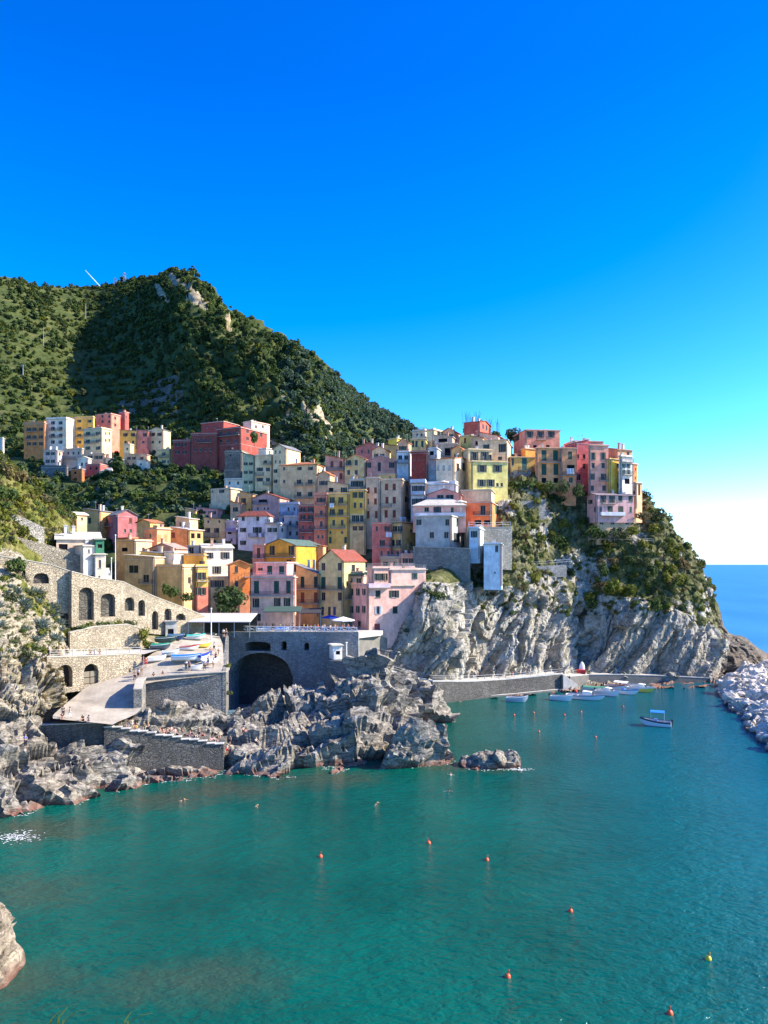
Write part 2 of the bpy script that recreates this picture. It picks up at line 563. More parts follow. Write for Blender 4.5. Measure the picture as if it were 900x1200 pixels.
SCRUB = m_ground('scrub_soil', [(0.06, 0.075, 0.025), (0.12, 0.12, 0.05), (0.22, 0.20, 0.13)], 0.15)
SLOPEMAT = m_ground('dry_grass_slope', [(0.07, 0.09, 0.02), (0.14, 0.14, 0.035), (0.22, 0.19, 0.08)], 0.22)
HILLMAT = m_ground('hill_soil', [(0.045, 0.066, 0.022), (0.07, 0.09, 0.03), (0.115, 0.12, 0.045)], 0.05)
TERRSTONE = m_stonewall((0.17, 0.155, 0.12), 0.8, 'terrstone')

# ---- headland
HEAD_COLS = [
    (345, [(840, 172), (832, 174), (805, 176), (770, 178), (745, 180), (712, 184), (680, 200), (640, 226)]),
    (405, [(838, 166), (830, 168), (800, 171), (765, 173), (738, 176), (705, 190), (660, 202), (580, 236)]),
    (440, [(832, 166), (826, 168), (797, 169), (770, 168), (744, 168), (692, 180), (662, 200), (560, 240)]),
    (490, [(825, 168), (821, 170), (799, 172), (760, 171), (718, 168.5), (679, 173), (664, 192), (540, 240)]),
    (525, [(823, 169), (820, 171), (799, 173), (750, 172.5), (705, 171.5), (676, 178), (642, 196), (530, 240)]),
    (560, [(820, 174), (814, 180), (794, 183), (740, 186), (692, 189), (680, 191), (630, 200), (525, 236)]),
    (610, [(816, 178), (810, 185), (792, 188), (740, 191), (695, 194), (660, 198), (592, 208), (535, 230)]),
    (655, [(812, 183), (806, 191), (790, 195), (740, 199), (702, 201), (652, 207), (580, 219), (535, 236)]),
    (682, [(810, 186), (804, 194), (790, 201), (740, 207), (705, 207), (652, 210), (584, 220), (535, 238)]),
    (712, [(808, 190), (802, 197), (792, 199), (742, 202), (705, 204), (655, 210), (604, 217), (535, 238)]),
    (768, [(808, 190), (801, 198), (793, 200), (748, 202), (712, 204), (668, 208), (626, 215), (598, 224)]),
    (808, [(808, 190), (801, 199), (793, 201), (757, 203), (727, 205), (698, 209), (670, 213), (646, 220)]),
    (836, [(808, 192), (801, 200), (794, 203), (772, 206), (752, 209), (734, 213), (715, 217), (697, 222)]),
    (852, [(806, 194), (799, 201), (793, 204), (783, 208), (772, 212), (762, 216), (752, 220), (742, 226)]),
    (874, [(805, 195), (798, 202), (793, 205), (786, 209), (778, 213), (769, 217), (761, 221), (752, 226)]),
    (900, [(804, 196), (798, 202), (796, 205), (792, 209), (789, 213), (786, 217), (784, 221), (782, 225)]),
    (930, [(806, 196), (803, 200), (803, 203), (802, 206), (801, 209), (800, 212), (800, 215), (800, 219)]),
]


def headland():
    cols = []
    for px, ns in HEAD_COLS:
        ztop = at(px, *ns[-1])[2]; Dt = ns[-1][1]
        b1 = (HY - (ztop * 0.75 - H) * F / (Dt + 30), Dt + 30)
        b2 = (HY - (-4 - H) * F / (Dt + 85), Dt + 85)
        cols.append((px, ns + [b1, b2]))
    segv = [6, 22, 46, 46, 34, 34, 26, 10, 14]
    segu = [12, 14, 30, 34, 34, 46, 44, 26, 28, 48, 38, 28, 16, 20, 20, 14]
    P, A = loft(cols, segv, segu)
    nu, nv = P.shape[:2]
    p = P.reshape(-1, 3)
    N = grid_normals(P).reshape(-1, 3)
    if N[:, 1].mean() > 0: N = -N
    px, py = A[..., 0].reshape(-1), A[..., 1].reshape(-1)
    vi = np.tile(np.arange(nv), nu)
    # cliff mask: strong rock relief below the cliff top, softer on the planted slope
    vt = sum(segv[:4])
    rockm = np.clip((vt + np.where(px < 545, 30, 10) - vi) / 14.0, 0, 1) * np.clip((vi - 3) / 8.0, 0, 1)
    ax = rot_axes(0.5, 0.5)
    d = np.zeros(len(p))
    # tall leaning slabs: plates along a slanted line on the face
    u = p[:, 0] - 0.55 * (p[:, 2] - 12) + 3.0 * fbm(p * 0.06, 3, 5)
    for wdt, amp, sd_ in ((10.5, 3.2, 3), (4.1, 0.65, 9), (1.3, 0.10, 14)):
        c = u / wdt + 0.6 * vnoise(p * np.array([0.0, 0.0, 0.05]) + 3, sd_)
        k = np.floor(c); fr = c - k
        hh = _h(k.astype(np.int64), np.zeros(len(p), np.int64), np.zeros(len(p), np.int64), sd_)
        plate = (1 - fr) * 1.0 + hh * 0.9 - 1.1 * np.exp(-(fr * 10) ** 2)
        d += amp * (plate - 0.8)
    ax = rot_axes(0.0, 0.0)
    pl = p.copy(); pl[:, 0] = u
    d = d * (0.75 + 0.5 * fbm(p * 0.08, 2, 91))
    d += 0.45 * blocks(pl, 5.5, 27, ax, (1, 1, 2.6), 1.0, 0.1) + 0.30 * blocks(pl, 2.6, 21, ax, (1, 1, 2.4), 1.0, 0.15)
    d += 0.2 * blocks(pl, 1.1, 31, ax, (1, 1, 1.8), 0.9, 0.3)
    d += 0.25 * fbm(p * 1.2, 3, 3)
    d2 = 1.6 * fbm(p * 0.12, 4, 8) + 0.6 * fbm(p * 0.5, 3, 4) + 0.3 * blocks(p, 2.5, 41)
    dd = rockm * d + (1 - rockm) * d2 * np.clip((nv - 12 - vi) / 20.0, 0, 1)
    # calm where the village stands
    town = np.clip((600 - px) / 60, 0, 1) * np.clip((vi - vt - 24) / 10, 0, 1)
    dd *= 1 - 0.9 * town
    p2 = p + N * dd[:, None]
    Q = p2.reshape(nu, nv, 3)
    fm = ((vi.reshape(nu, nv)[:-1, :-1] > vt + 6) & (fbm(p * 0.15, 3, 77).reshape(nu, nv)[:-1, :-1] > -0.15)).astype(int)
    fm[:, sum(segv[:7]):] = 1
    fm[(px.reshape(nu, nv)[:-1, :-1] < 545) & (vi.reshape(nu, nv)[:-1, :-1] > vt + 26)] = 1
    fm[(px.reshape(nu, nv)[:-1, :-1] < 545) & (vi.reshape(nu, nv)[:-1, :-1] <= vt + 26)] = 0
    fm[px.reshape(nu, nv)[:-1, :-1] > 842] = 2
    o = link('headland_cliff', grid_mesh('headland_cliff', Q, [CLIFF, SCRUB, DARKROCK], False, fm))
    tag(o, 'grey slabby sea cliff of the headland carrying the village', kind='structure')
    return Q, A
HEADQ, HEADA = headland()

# ---- hill with the valley floor under the town
SKYL = {-70: 332, 0: 328, 50: 336, 100: 336, 135: 331, 170: 326, 207: 320, 232: 331, 255: 354, 290: 378, 330: 400, 370: 428, 405: 452, 440: 475, 482: 503, 530: 545}
HD = {-70: (330, 370, 415, 455, 500), 0: (330, 375, 425, 475, 520), 50: (335, 385, 445, 505, 550), 100: (340, 400, 480, 550, 600),
      135: (340, 400, 478, 545, 600), 170: (335, 392, 452, 515, 575), 207: (330, 375, 410, 455, 520), 232: (325, 365, 395, 435, 495),
      255: (320, 352, 380, 415, 470), 290: (315, 342, 368, 400, 450), 330: (300, 330, 355, 390, 430), 370: (290, 322, 350, 385, 415),
      405: (300, 345, 385, 420, 450), 440: (300, 350, 400, 440, 465), 482: (300, 340, 380, 410, 430), 530: (300, 340, 370, 390, 400)}


def hill():
    cols = []
    for px, sk in SKYL.items():
        lo = [(800, 166), (735, 178), (660, 204), (615, 230), (572, 258)] if px > 130 else [(760, 185), (700, 206), (650, 212), (612, 232), (575, 275)]
        if px > 400: lo = [(800, 186), (720, 205), (680, 222), (630, 245), (585, 268)]
        up = [(572 + (sk - 572) * f, d) for f, d in zip((.2, .45, .7, .9, 1), HD[px])]
        ns = lo + up
        ns += [(sk + 14, ns[-1][1] + 40), (sk + 60, ns[-1][1] + 160)]
        cols.append((px, ns))
    segv = [6, 10, 14, 16, 16, 26, 26, 26, 16, 6, 6]
    segu = [12, 12, 14, 12, 12, 14, 12, 12, 14, 16, 16, 14, 14, 16, 12]
    P, A = loft(cols, segv, segu)
    nu, nv = P.shape[:2]
    p = P.reshape(-1, 3).copy(); N = grid_normals(P).reshape(-1, 3)
    if N[:, 1].mean() > 0: N = -N
    px, py = A[..., 0].reshape(-1), A[..., 1].reshape(-1)
    vi = np.tile(np.arange(nv), nu)
    # dry-stone terraces in the vineyards
    tm = np.clip((300 - px) / 40, 0, 1) * np.clip((py - 400) / 30, 0, 1) * np.clip((640 - py) / 20, 0, 1)
    step = 6.0
    tz = p[:, 2] / step + 0.5 * fbm(p * 0.012, 2, 6)
    fr = tz - np.floor(tz)
    sm = np.clip((fr - 0.66) / 0.34, 0, 1)
    p[:, 2] += tm * step * (sm - fr) * 0.95
    rm = np.clip((px - 190) / 40, 0, 1) * np.clip((vi - 70) / 15, 0, 1)
    d = 5 * fbm(p * 0.018, 4, 15) * np.clip((vi - 50) / 30., 0, 1) + rm * 0.55 * blocks(p, 10, 13) * np.clip((400 - px) / 30, 0, 1)
    town = np.clip((600 - 0 * px), 0, 1)
    p += N * d[:, None]
    Q = p.reshape(nu, nv, 3)
    # bare rock faces
    fm = np.zeros((nu - 1, nv - 1), int)
    cx, cy = A[:-1, :-1, 0], A[:-1, :-1, 1]
    jit = 6 * fbm(P[:-1, :-1].reshape(-1, 3) * 0.06, 3, 9).reshape(nu - 1, nv - 1)
    for (x0, y0, x1, y1, w) in ((203, 332, 232, 350, 6), (186, 338, 192, 352, 3), (222, 356, 238, 362, 4), (262, 372, 270, 392, 3), (372, 478, 388, 520, 4), (352, 470, 380, 525, 3.2), (330, 465, 338, 488, 3.0), (248, 500, 330, 522, 4)):
        t_ = np.clip(((cx - x0) * (x1 - x0) + (cy - y0) * (y1 - y0)) / max((x1 - x0) ** 2 + (y1 - y0) ** 2, 1), 0, 1)
        dd = np.hypot(cx - x0 - t_ * (x1 - x0), cy - y0 - t_ * (y1 - y0)) + jit
        fm[dd < w] = 1
    nz = np.abs(grid_normals(Q)[:-1, :-1, 2]); tmm = tm.reshape(nu, nv)[:-1, :-1]
    fm[(tmm > .4) & (nz < .5) & (jit > -3.0) & (cx < 215) & (cy > 442)] = 2
    hr = m_rock('hill_rock', (0.48, 0.40, 0.28), (0.22, 0.18, 0.12), 0.35, (0.8, 0.6), tide=False, warm=(0.46, 0.36, 0.22), green=0.5)
    o = link('hill', grid_mesh('hill', Q, [HILLMAT, hr, TERRSTONE], True, fm))
    tag(o, 'steep green mountain with vineyard terraces behind the village', kind='structure')
    return Q, A, (fm == 1).astype(int)
HILLQ, HILLA, HILLROCK = hill()


# ---- near left slope
SLOPE_COLS = [
    (-110, [(900, 92), (790, 103), (715, 112), (640, 122), (560, 132), (480, 142), (560, 185), (900, 200)]),
    (-30, [(862, 102), (778, 110), (705, 120), (640, 130), (575, 140), (512, 148), (560, 188), (850, 200)]),
    (5, [(850, 106), (776, 112), (705, 122), (645, 132), (592, 141), (540, 150), (580, 190), (820, 205)]),
    (45, [(838, 110), (772, 118), (710, 129), (660, 138), (620, 146), (575, 156), (610, 195), (800, 205)]),
    (62, [(830, 112), (771.5, 121.5), (720, 131), (680, 140), (636, 148), (590, 158), (625, 195), (795, 205)]),
    (85, [(825, 127), (773, 127.5), (734, 135.5), (700, 143), (650, 150), (608, 160), (640, 195), (790, 205)]),
    (130, [(810, 132), (771, 132.5), (742, 138.5), (722, 143), (700, 152), (690, 165), (700, 180), (780, 190)]),
    (180, [(795, 137), (768, 138), (753, 142), (743, 147), (722, 157), (716, 168), (722, 175), (775, 180)]),
    (245, [(775, 137), (766, 142), (756, 147), (750, 152), (742, 160), (738, 168), (740, 172), (775, 176)]),
]


def left_slope():
    segv = [26, 30, 30, 26, 24, 8, 8]; segu = [14, 22, 34, 18, 22, 34, 26, 22]
    P, A = loft(SLOPE_COLS, segv, segu)
    nu, nv = P.shape[:2]
    p = P.reshape(-1, 3); N = grid_normals(P).reshape(-1, 3)
    if N[:, 1].mean() > 0: N = -N
    px, py = A[..., 0].reshape(-1), A[..., 1].reshape(-1)
    vi = np.tile(np.arange(nv), nu)
    rk = np.clip((34 - vi) / 8., 0, 1)
    calm = 1 - 0.85 * np.clip((px - 66) / 14, 0, 1)
    d = rk * (1.0 * blocks(p, 2.6, 51, rot_axes(0.4, 0.7), (1, 1, 2)) + .6 * blocks(p, 1.0, 61)) + (1 - rk) * (0.7 * fbm(p * 0.3, 4, 3) + 0.25 * blocks(p, 1.4, 71))
    d *= calm
    d -= 0.4 * (1 - calm)
    Q = (p + N * d[:, None]).reshape(nu, nv, 3)
    cy = A[:-1, :-1, 1]; vi2 = vi.reshape(nu, nv)[:-1, :-1]
    n2 = fbm(p * 0.25, 3, 33).reshape(nu, nv)[:-1, :-1]
    fm = np.where(vi2 < 38, 0, np.where(n2 > np.where(vi2 < 84, -0.3, .12), 0, 1))
    fm[vi2 > 86] = 1
    o = link('coastal_slope', grid_mesh('coastal_slope', Q, [ROCKWARM, SLOPEMAT], False, fm))
    tag(o, 'sunlit rocky slope with dry grass at the left edge', kind='structure')
    return Q, A
SLOPEQ, SLOPEA = left_slope()

# ---- shore rocks: one height sheet through surveyed points
def W_(px, py, z=-0.5):
    D = wd(py, z); return ((px - CX) / F * D, D, z)


def shore():
    pts = []
    shoreline = [(-70, 985), (-20, 968), (0, 962), (30, 952), (60, 945), (95, 934), (130, 925), (165, 917), (200, 912), (235, 910), (270, 908), (300, 909), (330, 908), (365, 906), (400, 905), (430, 904), (460, 903), (490, 898), (512, 893), (525, 886)]
    for a in shoreline:
        x, y, z = W_(*a, z=0); pts.append((x, y, 0.0)); pts.append((x + 0.9, y - 3.5, -3.0)); pts.append((x + 2, y - 12, -6.0))
    for (x, y, z) in [(9.0, 124.5, 0), (5.0, 131, 0.6), (5.5, 138, .8), (9, 146, 0.1), (12, 155, -.1), (12, 162, 0), (5, 167, 0.2), (-3, 168, 1)]: pts.append((x, y, z))
    for (x, y) in [(12.5, 124), (9.5, 132), (10, 139), (14, 146), (17, 156), (18, 166), (10, 172), (-6, 174), (24, 145), (22, 116), (30, 160)]: pts.append((x, y, -5.0))
    for (x, y) in [(-34, 163), (-30, 168), (-26, 158), (-24, 148), (-23, 142), (-36, 150), (-40, 168), (-18, 170), (-20, 160)]: pts.append((x, y, -3.0))
    vis = [(-60, 810, 106), (0, 815, 108), (0, 880, 101), (40, 905, 101), (40, 850, 107), (25, 790, 115), (75, 862, 107.5), (100, 880, 106), (150, 885, 109.5), (200, 878, 114), (250, 886, 115), (300, 872, 119), (275, 890, 114.5),
           (60, 925, 100), (120, 908, 105), (330, 873, 120), (370, 855, 121), (420, 858, 118), (400, 885, 115.5), (450, 880, 117), (490, 873, 119), (515, 868, 122.5), (435, 781, 136), (415, 790, 135), (460, 786, 138),
           (400, 803, 134), (372, 815, 136), (480, 797, 145), (508, 818, 150), (440, 830, 126), (470, 840, 128), (350, 832, 141), (338, 850, 129), (305, 855, 128), (270, 850, 132), (230, 843, 125), (200, 838, 123.5),
           (480, 822, 138), (385, 835, 128), (300, 838, 139), (318, 828, 142),
           (90, 850, 111), (150, 855, 112), (190, 862, 115), (230, 868, 119), (262, 868, 122), (120, 838, 115), (150, 830, 119), (180, 825, 122), (60, 835, 114), (210, 822, 127), (255, 822, 129), (186, 815, 122), (214, 820, 123), (244, 824, 124.5), (176, 822, 119.5)]
    lower = {(90, 850): 0.8, (150, 855): 1.5, (190, 862): 1.5, (230, 868): 1.0, (262, 868): .6, (120, 838): 1.6, (150, 830): 1.6, (180, 825): 1.6, (60, 835): 1.2, (210, 822): .8, (255, 822): .8}
    for a in vis:
        x, y, z = at(*a); pts.append((x, y, z - lower.get(a[:2], 0)))
    for (x, y, z) in [(-2, 150, 7), (-1, 158, 3.5), (2, 144, 9.5), (-9, 146, 5), (-12, 158, 0.5), (-45, 145, 8), (-55, 130, 10), (-30, 140, 3), (-38, 138, 8), (-45, 160, 6), (-60, 150, 12), (-75, 110, 15), (-85, 130, 18), (-80, 100, 10), (-90, 160, 18)]: pts.append((x, y, z))
    pts = np.array(pts, float)
    # thin-plate spline
    def tps(r2): return np.where(r2 > 0, r2 * np.log(np.maximum(r2, 1e-9)), 0)
    X = pts[:, :2] / 30.0; n = len(X)
    K = tps(((X[:, None] - X[None]) ** 2).sum(-1)) + np.eye(n) * 0.004
    Pm = np.hstack([np.ones((n, 1)), X])
    L = np.vstack([np.hstack([K, Pm]), np.hstack([Pm.T, np.zeros((3, 3))])])
    sol = np.linalg.solve(L, np.concatenate([pts[:, 2], np.zeros(3)]))
    gx = np.arange(-82, 26, 0.36); gy = np.arange(84, 175, 0.36)
    GX, GY = np.meshgrid(gx, gy, indexing='ij')
    q = np.stack([GX.ravel(), GY.ravel()], 1) / 30.0
    z = np.zeros(len(q))
    for s in range(0, len(q), 8000):
        r2 = ((q[s:s + 8000, None] - X[None]) ** 2).sum(-1)
        z[s:s + 8000] = tps(r2) @ sol[:n] + sol[n] + q[s:s + 8000] @ sol[n + 1:]
    z = np.maximum(z, -4.0)
    p = np.stack([GX.ravel(), GY.ravel(), z], 1)
    P = p.reshape(len(gx), len(gy), 3)
    N = grid_normals(P).reshape(-1, 3)
    ax = rot_axes(0.35, 0.75)
    # relief is taken in slanted beds that dip to the left, big blocks first
    amp = np.clip((p[:, 2] + 2.5) / 2.5, 0.0, 1)
    # keep calm under the slipway and terrace
    pxx = CX + p[:, 0] * F / p[:, 1]
    ramp_m = np.clip((pxx - 62) / 10, 0, 1) * np.clip((np.where(p[:, 1] < 125.5, 172, 272) - pxx) / 5, 0, 1) * np.clip((p[:, 1] - (110 + (pxx - 70) * 0.06)) / 3, 0, 1)
    amp *= 1 - 0.85 * ramp_m
    d = 0.78 * blocks(p, 5.0, 101, ax, (2.2, 1, 0.7), 1.25, 0.12) + 0.7 * blocks(p, 1.9, 111, ax, (2.4, 1, .6), 1.2, .15) + 0.40 * blocks(p, 0.9, 121, ax, (2.0, 1, .6), 1.1, .15)
    d += 0.35 * fbm(p * 0.5, 4, 9)
    p2 = p + N * (d * amp)[:, None] * 0.85
    p2[:, 2] -= 0.6 * ramp_m
    o = link('shore_rocks', grid_mesh('shore_rocks', p2.reshape(len(gx), len(gy), 3), ROCK, False))
    tag(o, 'jagged grey rocks along the waterline of the bay', kind='structure')
    return p2.reshape(len(gx), len(gy), 3)
SHOREQ = shore()


def zshore(x, y):
    """height of the shore rocks near a point"""
    d = (SHOREQ[..., 0] - x) ** 2 + (SHOREQ[..., 1] - y) ** 2
    m = d < 0.25
    return float(SHOREQ[..., 2][m].max()) if m.any() else 0.0


def foam_and_glints():
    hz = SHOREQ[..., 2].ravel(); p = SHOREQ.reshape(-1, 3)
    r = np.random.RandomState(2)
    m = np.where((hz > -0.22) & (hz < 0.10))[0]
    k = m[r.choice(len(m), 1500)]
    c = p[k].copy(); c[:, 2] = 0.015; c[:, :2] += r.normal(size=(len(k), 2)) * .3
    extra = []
    for (x, y, rx, ry, n) in ((-43.5, 86.5, 3.2, 2.0, 190), (16.3, 115.5, 2.4, 1.2, 90), (20.5, 115.2, 2.6, .9, 110), (13, 117, 1.0, 2.0, 40)):  # first patch of white flakes imitates sun glints, the rest is islet surf
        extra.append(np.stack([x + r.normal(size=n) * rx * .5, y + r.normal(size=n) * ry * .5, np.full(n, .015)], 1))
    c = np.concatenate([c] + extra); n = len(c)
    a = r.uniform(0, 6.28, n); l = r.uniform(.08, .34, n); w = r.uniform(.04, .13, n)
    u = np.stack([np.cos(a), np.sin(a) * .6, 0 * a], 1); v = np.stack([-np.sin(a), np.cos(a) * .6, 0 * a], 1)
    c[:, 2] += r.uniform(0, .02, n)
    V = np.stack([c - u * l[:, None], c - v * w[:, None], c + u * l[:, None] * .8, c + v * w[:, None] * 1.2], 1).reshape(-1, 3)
    o = link('foam_and_glints', arrays_mesh('foam_and_glints', V, np.arange(n * 4).reshape(n, 4), m_paint((0.62, 0.64, 0.62), .9, .1)))
    tag(o, 'white foamy flecks along the waterline rocks and flakes imitating sun glints', kind='stuff')
foam_and_glints()
# ================================================================== HOUSES
GREEN = (0.02, 0.075, 0.055); DKGREEN = (0.015, 0.04, 0.03); BROWN = (0.14, 0.05, 0.025); REDSH = (0.22, 0.06, 0.035); TEAL = (0.02, 0.13, 0.12); GREY = (0.045, 0.055, 0.06); BLUE = (0.10, 0.22, 0.42)
TERRA = (0.42, 0.16, 0.075); SLATE = (0.20, 0.20, 0.21); PALE = (0.55, 0.50, 0.42); REDROOF = (0.26, 0.075, 0.055); DARKROOF = (0.12, 0.11, 0.11); GREENROOF = (0.10, 0.16, 0.14)
WMESH = {}


def m_shutter(col):
    key = ('shutter',) + col
    if key in MATS: return MATS[key]
    t = NT('shutter_paint')
    w = t.new('ShaderNodeTexWave', wave_type='BANDS', bands_direction='Z'); w.inputs['Scale'].default_value = 5.0
    t.link(t.pos, w.inputs['Vector'])
    n = t.noise(t.pos, 1.2, 3)
    c = t.mix(n, mul(col, 0.7), mul(col, 1.4))
    t.bump(w.outputs['Fac'], 0.6, 0.03)
    MATS[key] = t.done(c, 0.6, 0.25)
    return MATS[key]


def q_(x, s=0.15): return max(s, round(x / s) * s)


def win_meshes(w, h, kind, scol):
    """frame, pane and shutter meshes: u along x, outward -y, origin at the opening's lower left"""
    key = (round(w, 2), round(h, 2), kind, scol)
    if key in WMESH: return WMESH[key]
    fm = MB(); t = 0.07
    y0, y1 = 0.10, 0.17
    fm.box(0, t, y0, y1, 0, h); fm.box(w - t, w, y0, y1, 0, h)
    fm.box(t, w - t, y0, y1, 0, t); fm.box(t, w - t, y0, y1, h - t, h)
    if kind != 'o':
        fm.box(w / 2 - .03, w / 2 + .03, y0 + .01, y1 - .01, t, h - t)
    if kind in 'wsc': fm.box(-0.1, w + 0.1, -0.10, 0.0, -0.10, 0.0)     # sill
    frame = fm.mesh('window', [m_paint((0.30, 0.29, 0.27)) if kind in 'ws' else m_paint((0.2, 0.18, 0.15))])
    pn = MB(); pn.box(t, w - t, 0.13, 0.15, t, h - t)
    pane = pn.mesh('pane', [DARK if kind == 'o' else GLASS])
    sh = None
    if kind == 's':
        a = MB(); sw = max(0.34, w * 0.47)
        a.box(-sw - .02, -.02, -0.06, -0.012, 0, h)
        b = MB(); b.box(w + .02, w + sw + .02, -0.06, -0.012, 0, h)
        sh = (a.mesh('shutter', [m_shutter(scol)]), b.mesh('shutter', [m_shutter(scol)]))
    elif kind == 'c':
        a = MB(); a.box(0.01, w / 2 - .012, 0.02, 0.07, 0.01, h - .01)
        b = MB(); b.box(w / 2 + .012, w - .01, 0.02, 0.07, 0.01, h - .01)
        sh = (a.mesh('shutter', [m_shutter(scol)]), b.mesh('shutter', [m_shutter(scol)]))
    WMESH[key] = (frame, pane, sh)
    return WMESH[key]


def door_mesh(w, h, col):
    key = ('door', round(w, 2), round(h, 2), col)
    if key not in WMESH:
        b = MB(); b.box(0, w, 0.08, 0.15, 0, h)
        for z0, z1 in ((0.12, h * 0.45), (h * 0.52, h - 0.15)): b.box(w * .18, w * .82, 0.05, 0.08, z0, z1)
        WMESH[key] = b.mesh('door', [m_paint(col)])
    return WMESH[key]


def balcony_parts(L, parent, loc, rz, solid=None, proj=0.9):
    b = MB(); b.box(0, L, -proj, 0, -0.14, 0)
    o = b.build('balcony', [m_concrete((0.42, 0.40, 0.37))], parent, loc); o.rotation_euler = (0, 0, rz)
    r = MB()
    if solid:
        r.box(0, L, -proj, -proj + .1, 0, 0.95); r.box(0, .1, -proj + .1, 0, 0, .95); r.box(L - .1, L, -proj + .1, 0, 0, .95)
        r.build('parapet', [m_stucco(solid)], o)
    else:
        t = 0.035
        for z in (0.08, 0.97): r.box(0, L, -proj, -proj + t, z, z + t); r.box(0, t, -proj + t, 0, z, z + t); r.box(L - t, L, -proj + t, 0, z, z + t)
        n = max(2, int(L / 0.16))
        for i in range(n + 1):
            x = i * (L - 0.03) / n; r.box(x, x + .028, -proj + .003, -proj + .03, .11, .97)
        for k in range(1, 5):
            y = -proj * k / 5; r.box(0.003, .03, y, y + .028, .11, .97); r.box(L - .03, L - .003, y, y + .028, .11, .97)
        r.build('railing', [IRON], o)
    return o


HOUSES = {}


def house(label, xa, xb, xc, yt, yb, D, th, col, roof=('flat',), R=(), L=(), bal=(), ext=7.0, dl=8.0, dr=8.0, col2=None,
          chim=0, name='house', cat='house', group=None, rail=None, trim=None, key=None):
    th = R_(th); c, s = math.cos(th), math.sin(th)
    Px, Py, _ = at(xb, yb, D)
    zb = at(xb, yb, D)[2]; zt = at(xb, yt, D)[2]
    hgt = zt - zb

    def on(face, px, py):
        dx, dy = (c, s) if face == 'R' else (-s, c)
        k = (px - CX) / F
        u = (k * Py - Px) / (dx - k * dy)
        Y = Py + u * dy
        return u, H + (HY - py) / F * Y - zb
    Wd = on('R', xc, yb)[0] if xc > xb else dr
    Dp = on('L', xa, yb)[0] if xa < xb else dl
    if not (1.0 < Wd < 60): print('BAD W', label, Wd); Wd = dr
    if not (1.0 < Dp < 60): print('BAD D', label, Dp); Dp = dl
    warm = lambda c_: c_ if isinstance(c_, bpy.types.Material) else ((min(1, c_[0] * 1.28), c_[1] * 1.02, c_[2] * .82) if c_[0] > c_[2] * 1.05 else (min(.85, c_[0] * 1.12), min(.82, c_[1] * 1.06), c_[2] * .96))
    col = warm(col); col2 = (col2[0], warm(col2[1])) if col2 else None
    root = empty(name, (Px, Py, zb), th)
    tag(root, label, cat, group)
    mats = [m_stucco(col) if not isinstance(col, bpy.types.Material) else col]
    zs2 = None
    if col2: mats.append(m_stucco(col2[1]) if not isinstance(col2[1], bpy.types.Material) else col2[1]); zs2 = on('R' if xc > xb else 'L', (xb + xc) / 2 if xc > xb else (xa + xb) / 2, col2[0])[1]
    wall = MB()
    ops = {'R': [], 'L': []}
    for face, lst in (('R', R), ('L', L)):
        lim = Wd if face == 'R' else Dp
        for spec in lst:
            kind, xs, ys, w, h = spec[:5]; w *= 1.14; h *= 1.06
            scol = spec[5] if len(spec) > 5 else GREEN
            for py in ys:
                for px in xs:
                    ua, z0 = on(face, px - w / 2, py + h / 2); ub, z1 = on(face, px + w / 2, py - h / 2)
                    um, zm = on(face, px, py)
                    u0, u1 = min(ua, ub), max(ua, ub)
                    W2 = q_(u1 - u0); H2 = q_(z1 - z0, 0.2)
                    u0 = um - W2 / 2; u1 = um + W2 / 2; z0 = zm - H2 / 2; z1 = zm + H2 / 2
                    if u0 < 0.1: u1 += 0.1 - u0; u0 = 0.1
                    if u1 > lim - 0.1: u0 -= u1 - lim + 0.1; u1 = lim - 0.1
                    if u0 < 0.05 or z1 > hgt - 0.05 or z0 < -ext: 
                        if u0 < 0.05: continue
                        dz = max(0, z1 - hgt + 0.1); z0 -= dz; z1 -= dz
                    if any(u0 < b[1] + .02 and u1 > b[0] - .02 and z0 < b[3] + .02 and z1 > b[2] - .02 for b in ops[face]): continue
                    ops[face].append((u0, u1, z0, z1, kind, scol))

    def pt(face, u, d, z):
        return (u, d, z) if face == 'R' else (d, u, z)
    for face, lim in (('R', Wd), ('L', Dp)):
        us = sorted({0.0, lim} | {o[0] for o in ops[face]} | {o[1] for o in ops[face]})
        zs = sorted({-ext, hgt} | {o[2] for o in ops[face]} | {o[3] for o in ops[face]} | ({zs2} if zs2 and -ext < zs2 < hgt else set()))
        for i in range(len(us) - 1):
            for j in range(len(zs) - 1):
                um, zm = (us[i] + us[i + 1]) / 2, (zs[j] + zs[j + 1]) / 2
                if any(o[0] < um < o[1] and o[2] < zm < o[3] for o in ops[face]): continue
                mi = 1 if zs2 is not None and zm < zs2 else 0
                vs = [pt(face, us[i], 0, zs[j]), pt(face, us[i + 1], 0, zs[j]), pt(face, us[i + 1], 0, zs[j + 1]), pt(face, us[i], 0, zs[j + 1])]
                if face == 'L': vs.reverse()
                wall.quad(*vs, m=mi)
        for (u0, u1, z0, z1, kind, scol) in ops[face]:
            d = 0.3
            for (a, b) in (((u0, z0), (u1, z0)), ((u1, z0), (u1, z1)), ((u1, z1), (u0, z1)), ((u0, z1), (u0, z0))):
                wall.quad(pt(face, a[0], 0, a[1]), pt(face, b[0], 0, b[1]), pt(face, b[0], d, b[1]), pt(face, a[0], d, a[1]))
            wall.quad(pt(face, u0, d, z0), pt(face, u1, d, z0), pt(face, u1, d, z1), pt(face, u0, d, z1))
    wall.quad((Wd, 0, -ext), (Wd, Dp, -ext), (Wd, Dp, hgt), (Wd, 0, hgt))
    wall.quad((Wd, Dp, -ext), (0, Dp, -ext), (0, Dp, hgt), (Wd, Dp, hgt))
    # roof
    rt = roof[0]; rf = MB(); ov = 0.35
    rise = roof[1] if len(roof) > 1 and not isinstance(roof[1], tuple) else 1.5
    rcol = next((r for r in roof[1:] if isinstance(r, tuple)), PALE)
